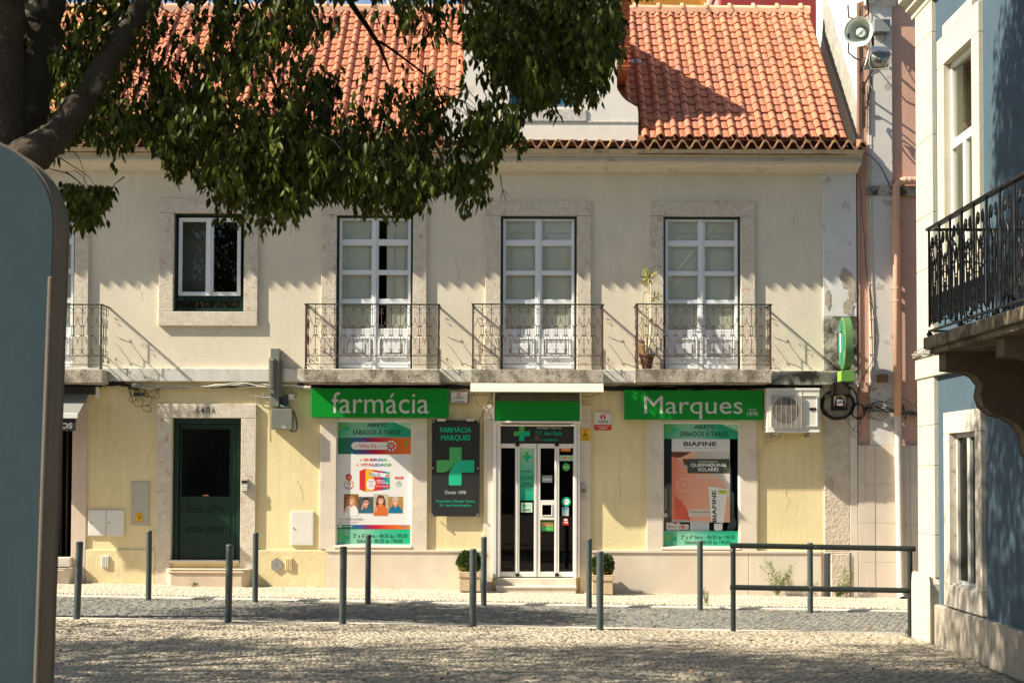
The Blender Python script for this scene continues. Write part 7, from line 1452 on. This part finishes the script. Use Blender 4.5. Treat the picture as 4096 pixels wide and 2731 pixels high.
for (a, b) in ((1170,880),(2010,760),(1030,760)):
    p = PTt(a, b, YT+1.8); TW.tube([p+Vector((-.02,0,.12)), p, p+Vector((.03,0,-.09))], [.004,.003,.002], 4); TW.tube([p, p+Vector((.07,0,-.06))], [.003,.001], 4); TW.tube([p, p+Vector((-.02,0,-.12))], [.003,.001], 4)
TW.build('trunk', t, bark, smooth=True)
# shade trees outside the picture on the left
def shade_tree(x, y, c, r, n, lab, seed, trunk_r=.22):
    t = thing('tree', lab, 'tree', (x, y, G(x))); mb = MB(); b0 = Vector((x, y, G(x)-.1)); f_ = Vector((c[0]*.6+x*.4, c[1]*.6+y*.4, c[2]-r[2]*.6))
    mb.tube([b0, b0.lerp(f_, .5)+Vector((.1,.05,0)), f_, Vector(c)], [trunk_r, trunk_r*.8, trunk_r*.6, .06], 10)
    for k in range(6): a = k*1.05; mb.tube([f_, f_+Vector((r[0]*.35*math.cos(a), r[1]*.35*math.sin(a), r[2]*.5)), f_+Vector((r[0]*.75*math.cos(a), r[1]*.75*math.sin(a), r[2]*.9))], [trunk_r*.4, trunk_r*.25, .02], 7)
    mb.build('trunk', t, bark, smooth=True)
    P_ = crownpts(n, c, r, seed, .5); l_ = np.repeat(P_, 9, axis=0)+np.random.default_rng(seed).normal(0, .12, (len(P_)*9, 3)); d_ = rng.normal(0, .5, l_.shape)+np.array([0,0,-.8]); qx, qy, z_ = proj(l_); ok = ~(inframe(qx, qy) & (z_ > 0)); l_, d_ = l_[ok], d_[ok]; LL = rng.uniform(.10,.16,len(l_)); leaf_mesh('crown', l_, d_, LL, LL*.46, leafm, t, seed)
shade_tree(-9.0, -6.2, (-8.9,-6.3,6.2), (2.5,2.0,1.5), 1500, 'street tree outside the picture at the left, shading the road', 31)
shade_tree(-11.5, -13.5, (-10.6,-12.4,7.2), (4.6,4.6,2.4), 4600, 'broad tree outside the picture at the left, shading the square', 33)
# ------------------------------------------------------------------ houses and chimney beyond the ridge
def backbox(name, label, px0, px1, py_top, Y, m, cat='house', zb=5, dep=3):
    x0, z1 = on_y(px0, py_top, Y); x1 = on_y(px1, py_top, Y)[0]; t = thing(name, label, cat, ((x0+x1)/2, Y, zb)); mb = MB(); mb.box(x0, x1, Y, Y+dep, zb, z1); mb.build('wall', t, m, bevel=.02); return t, x0, x1, z1
t, x0, x1, z1 = backbox('mustard_house', 'mustard yellow house wall just visible above the ridge', 2515, 2826, -260, 9, mustard)
mb = MB(); mb.box(x0+1.2, x0+2.0, 8.97, 9.02, z1-.9, z1-.1); mb.build('window', t, dark)
t, x0, x1, z1 = backbox('red_house', 'dark red house wall above the right end of the ridge', 2880, 3300, -300, 8.5, redwall)
mb = MB(); mb.box(x0+.4, x0+1.3, 8.44, 8.52, z1-.9, z1-.1); mb.build('window', t, dark)
t, x0, x1, z1 = backbox('white_strip_wall', 'narrow white wall strip between the mustard and red houses', 2832, 2878, -100, 8.8, gwhite, 'wall', dep=.5)
mb = MB(); p0 = on_y(2835,25,8.0); mb.tube([(p0[0],8.0,p0[1]-.8),(p0[0],8.0,p0[1]-.1),(p0[0]+.12,8.0,p0[1]+.25)], .06, 8); mb.build('vent_pipe', t, tile)
t, x0, x1, z1 = backbox('chimney', 'white chimney stack rising behind the roof ridge', 1548, 1592, -40, 4.4, dwhite, 'chimney', zb=8.2, dep=.4)
mb = MB(); mb.box(x0-.05, x1+.05, 4.35, 4.85, z1, z1+.06); mb.build('cap', t, dgrit)
x0, z0 = on_y(1160,10,3.6); t = thing('antenna', 'thin roof antenna above the ridge at the left', 'antenna', (x0, 3.6, zR)); mb = MB(); mb.tube([(x0,3.6,zR-.2),(x0,3.6,z0+.7)], .014, 6); mb.build('mast', t, steel)
mb = MB()
for i in range(5): mb.tube([(x0-.3+.0*i,3.6,z0-.02+.1*i),(x0+.3,3.6,z0-.02+.1*i)], .006, 4)
for i in range(6): mb.tube([(x0-.3+.12*i,3.5,z0-.02),(x0-.3+.12*i,3.6,z0+.0)], .005, 4)
mb.build('dipole', t, steel)

# ------------------------------------------------------------------ houses on the other side of the square, behind the camera
for k, (x0, x1, h, c_) in enumerate(((-34,-12,9,(.16,.15,.12)),(-12,8,10.5,(.15,.12,.10)),(8,34,9.5,(.15,.15,.13)))):
    t = thing('square_house', 'three storey house %s across the square behind the camera' % ('with a grey front','with a rosy front','with a pale front')[k], 'house', ((x0+x1)/2, -50, 0))
    mb = MB(); mb.box(x0+.02, x1-.02, -58, -50, -1, h); mb.build('wall', t, M('square_house_plaster', c_, .9, var=.05, vs=1))
    for i in range(int((x1-x0)/3)):
        for j in range(3): mb = MB(); mb.box(x0+1.2+3*i, x0+2.3+3*i, -50.0, -49.95, .8+3.1*j, 2.7+3.1*j); mb.build('window', t, M('far_dark_pane', (.10,.10,.09), .4) if not (i or j or k) else bpy.data.materials['far_dark_pane'])
    mb = MB(); mb.prism([(-58.4,h),(-49.6,h),(-54,h+2)], x0, x1, 'x'); mb.build('roof', t, tile)
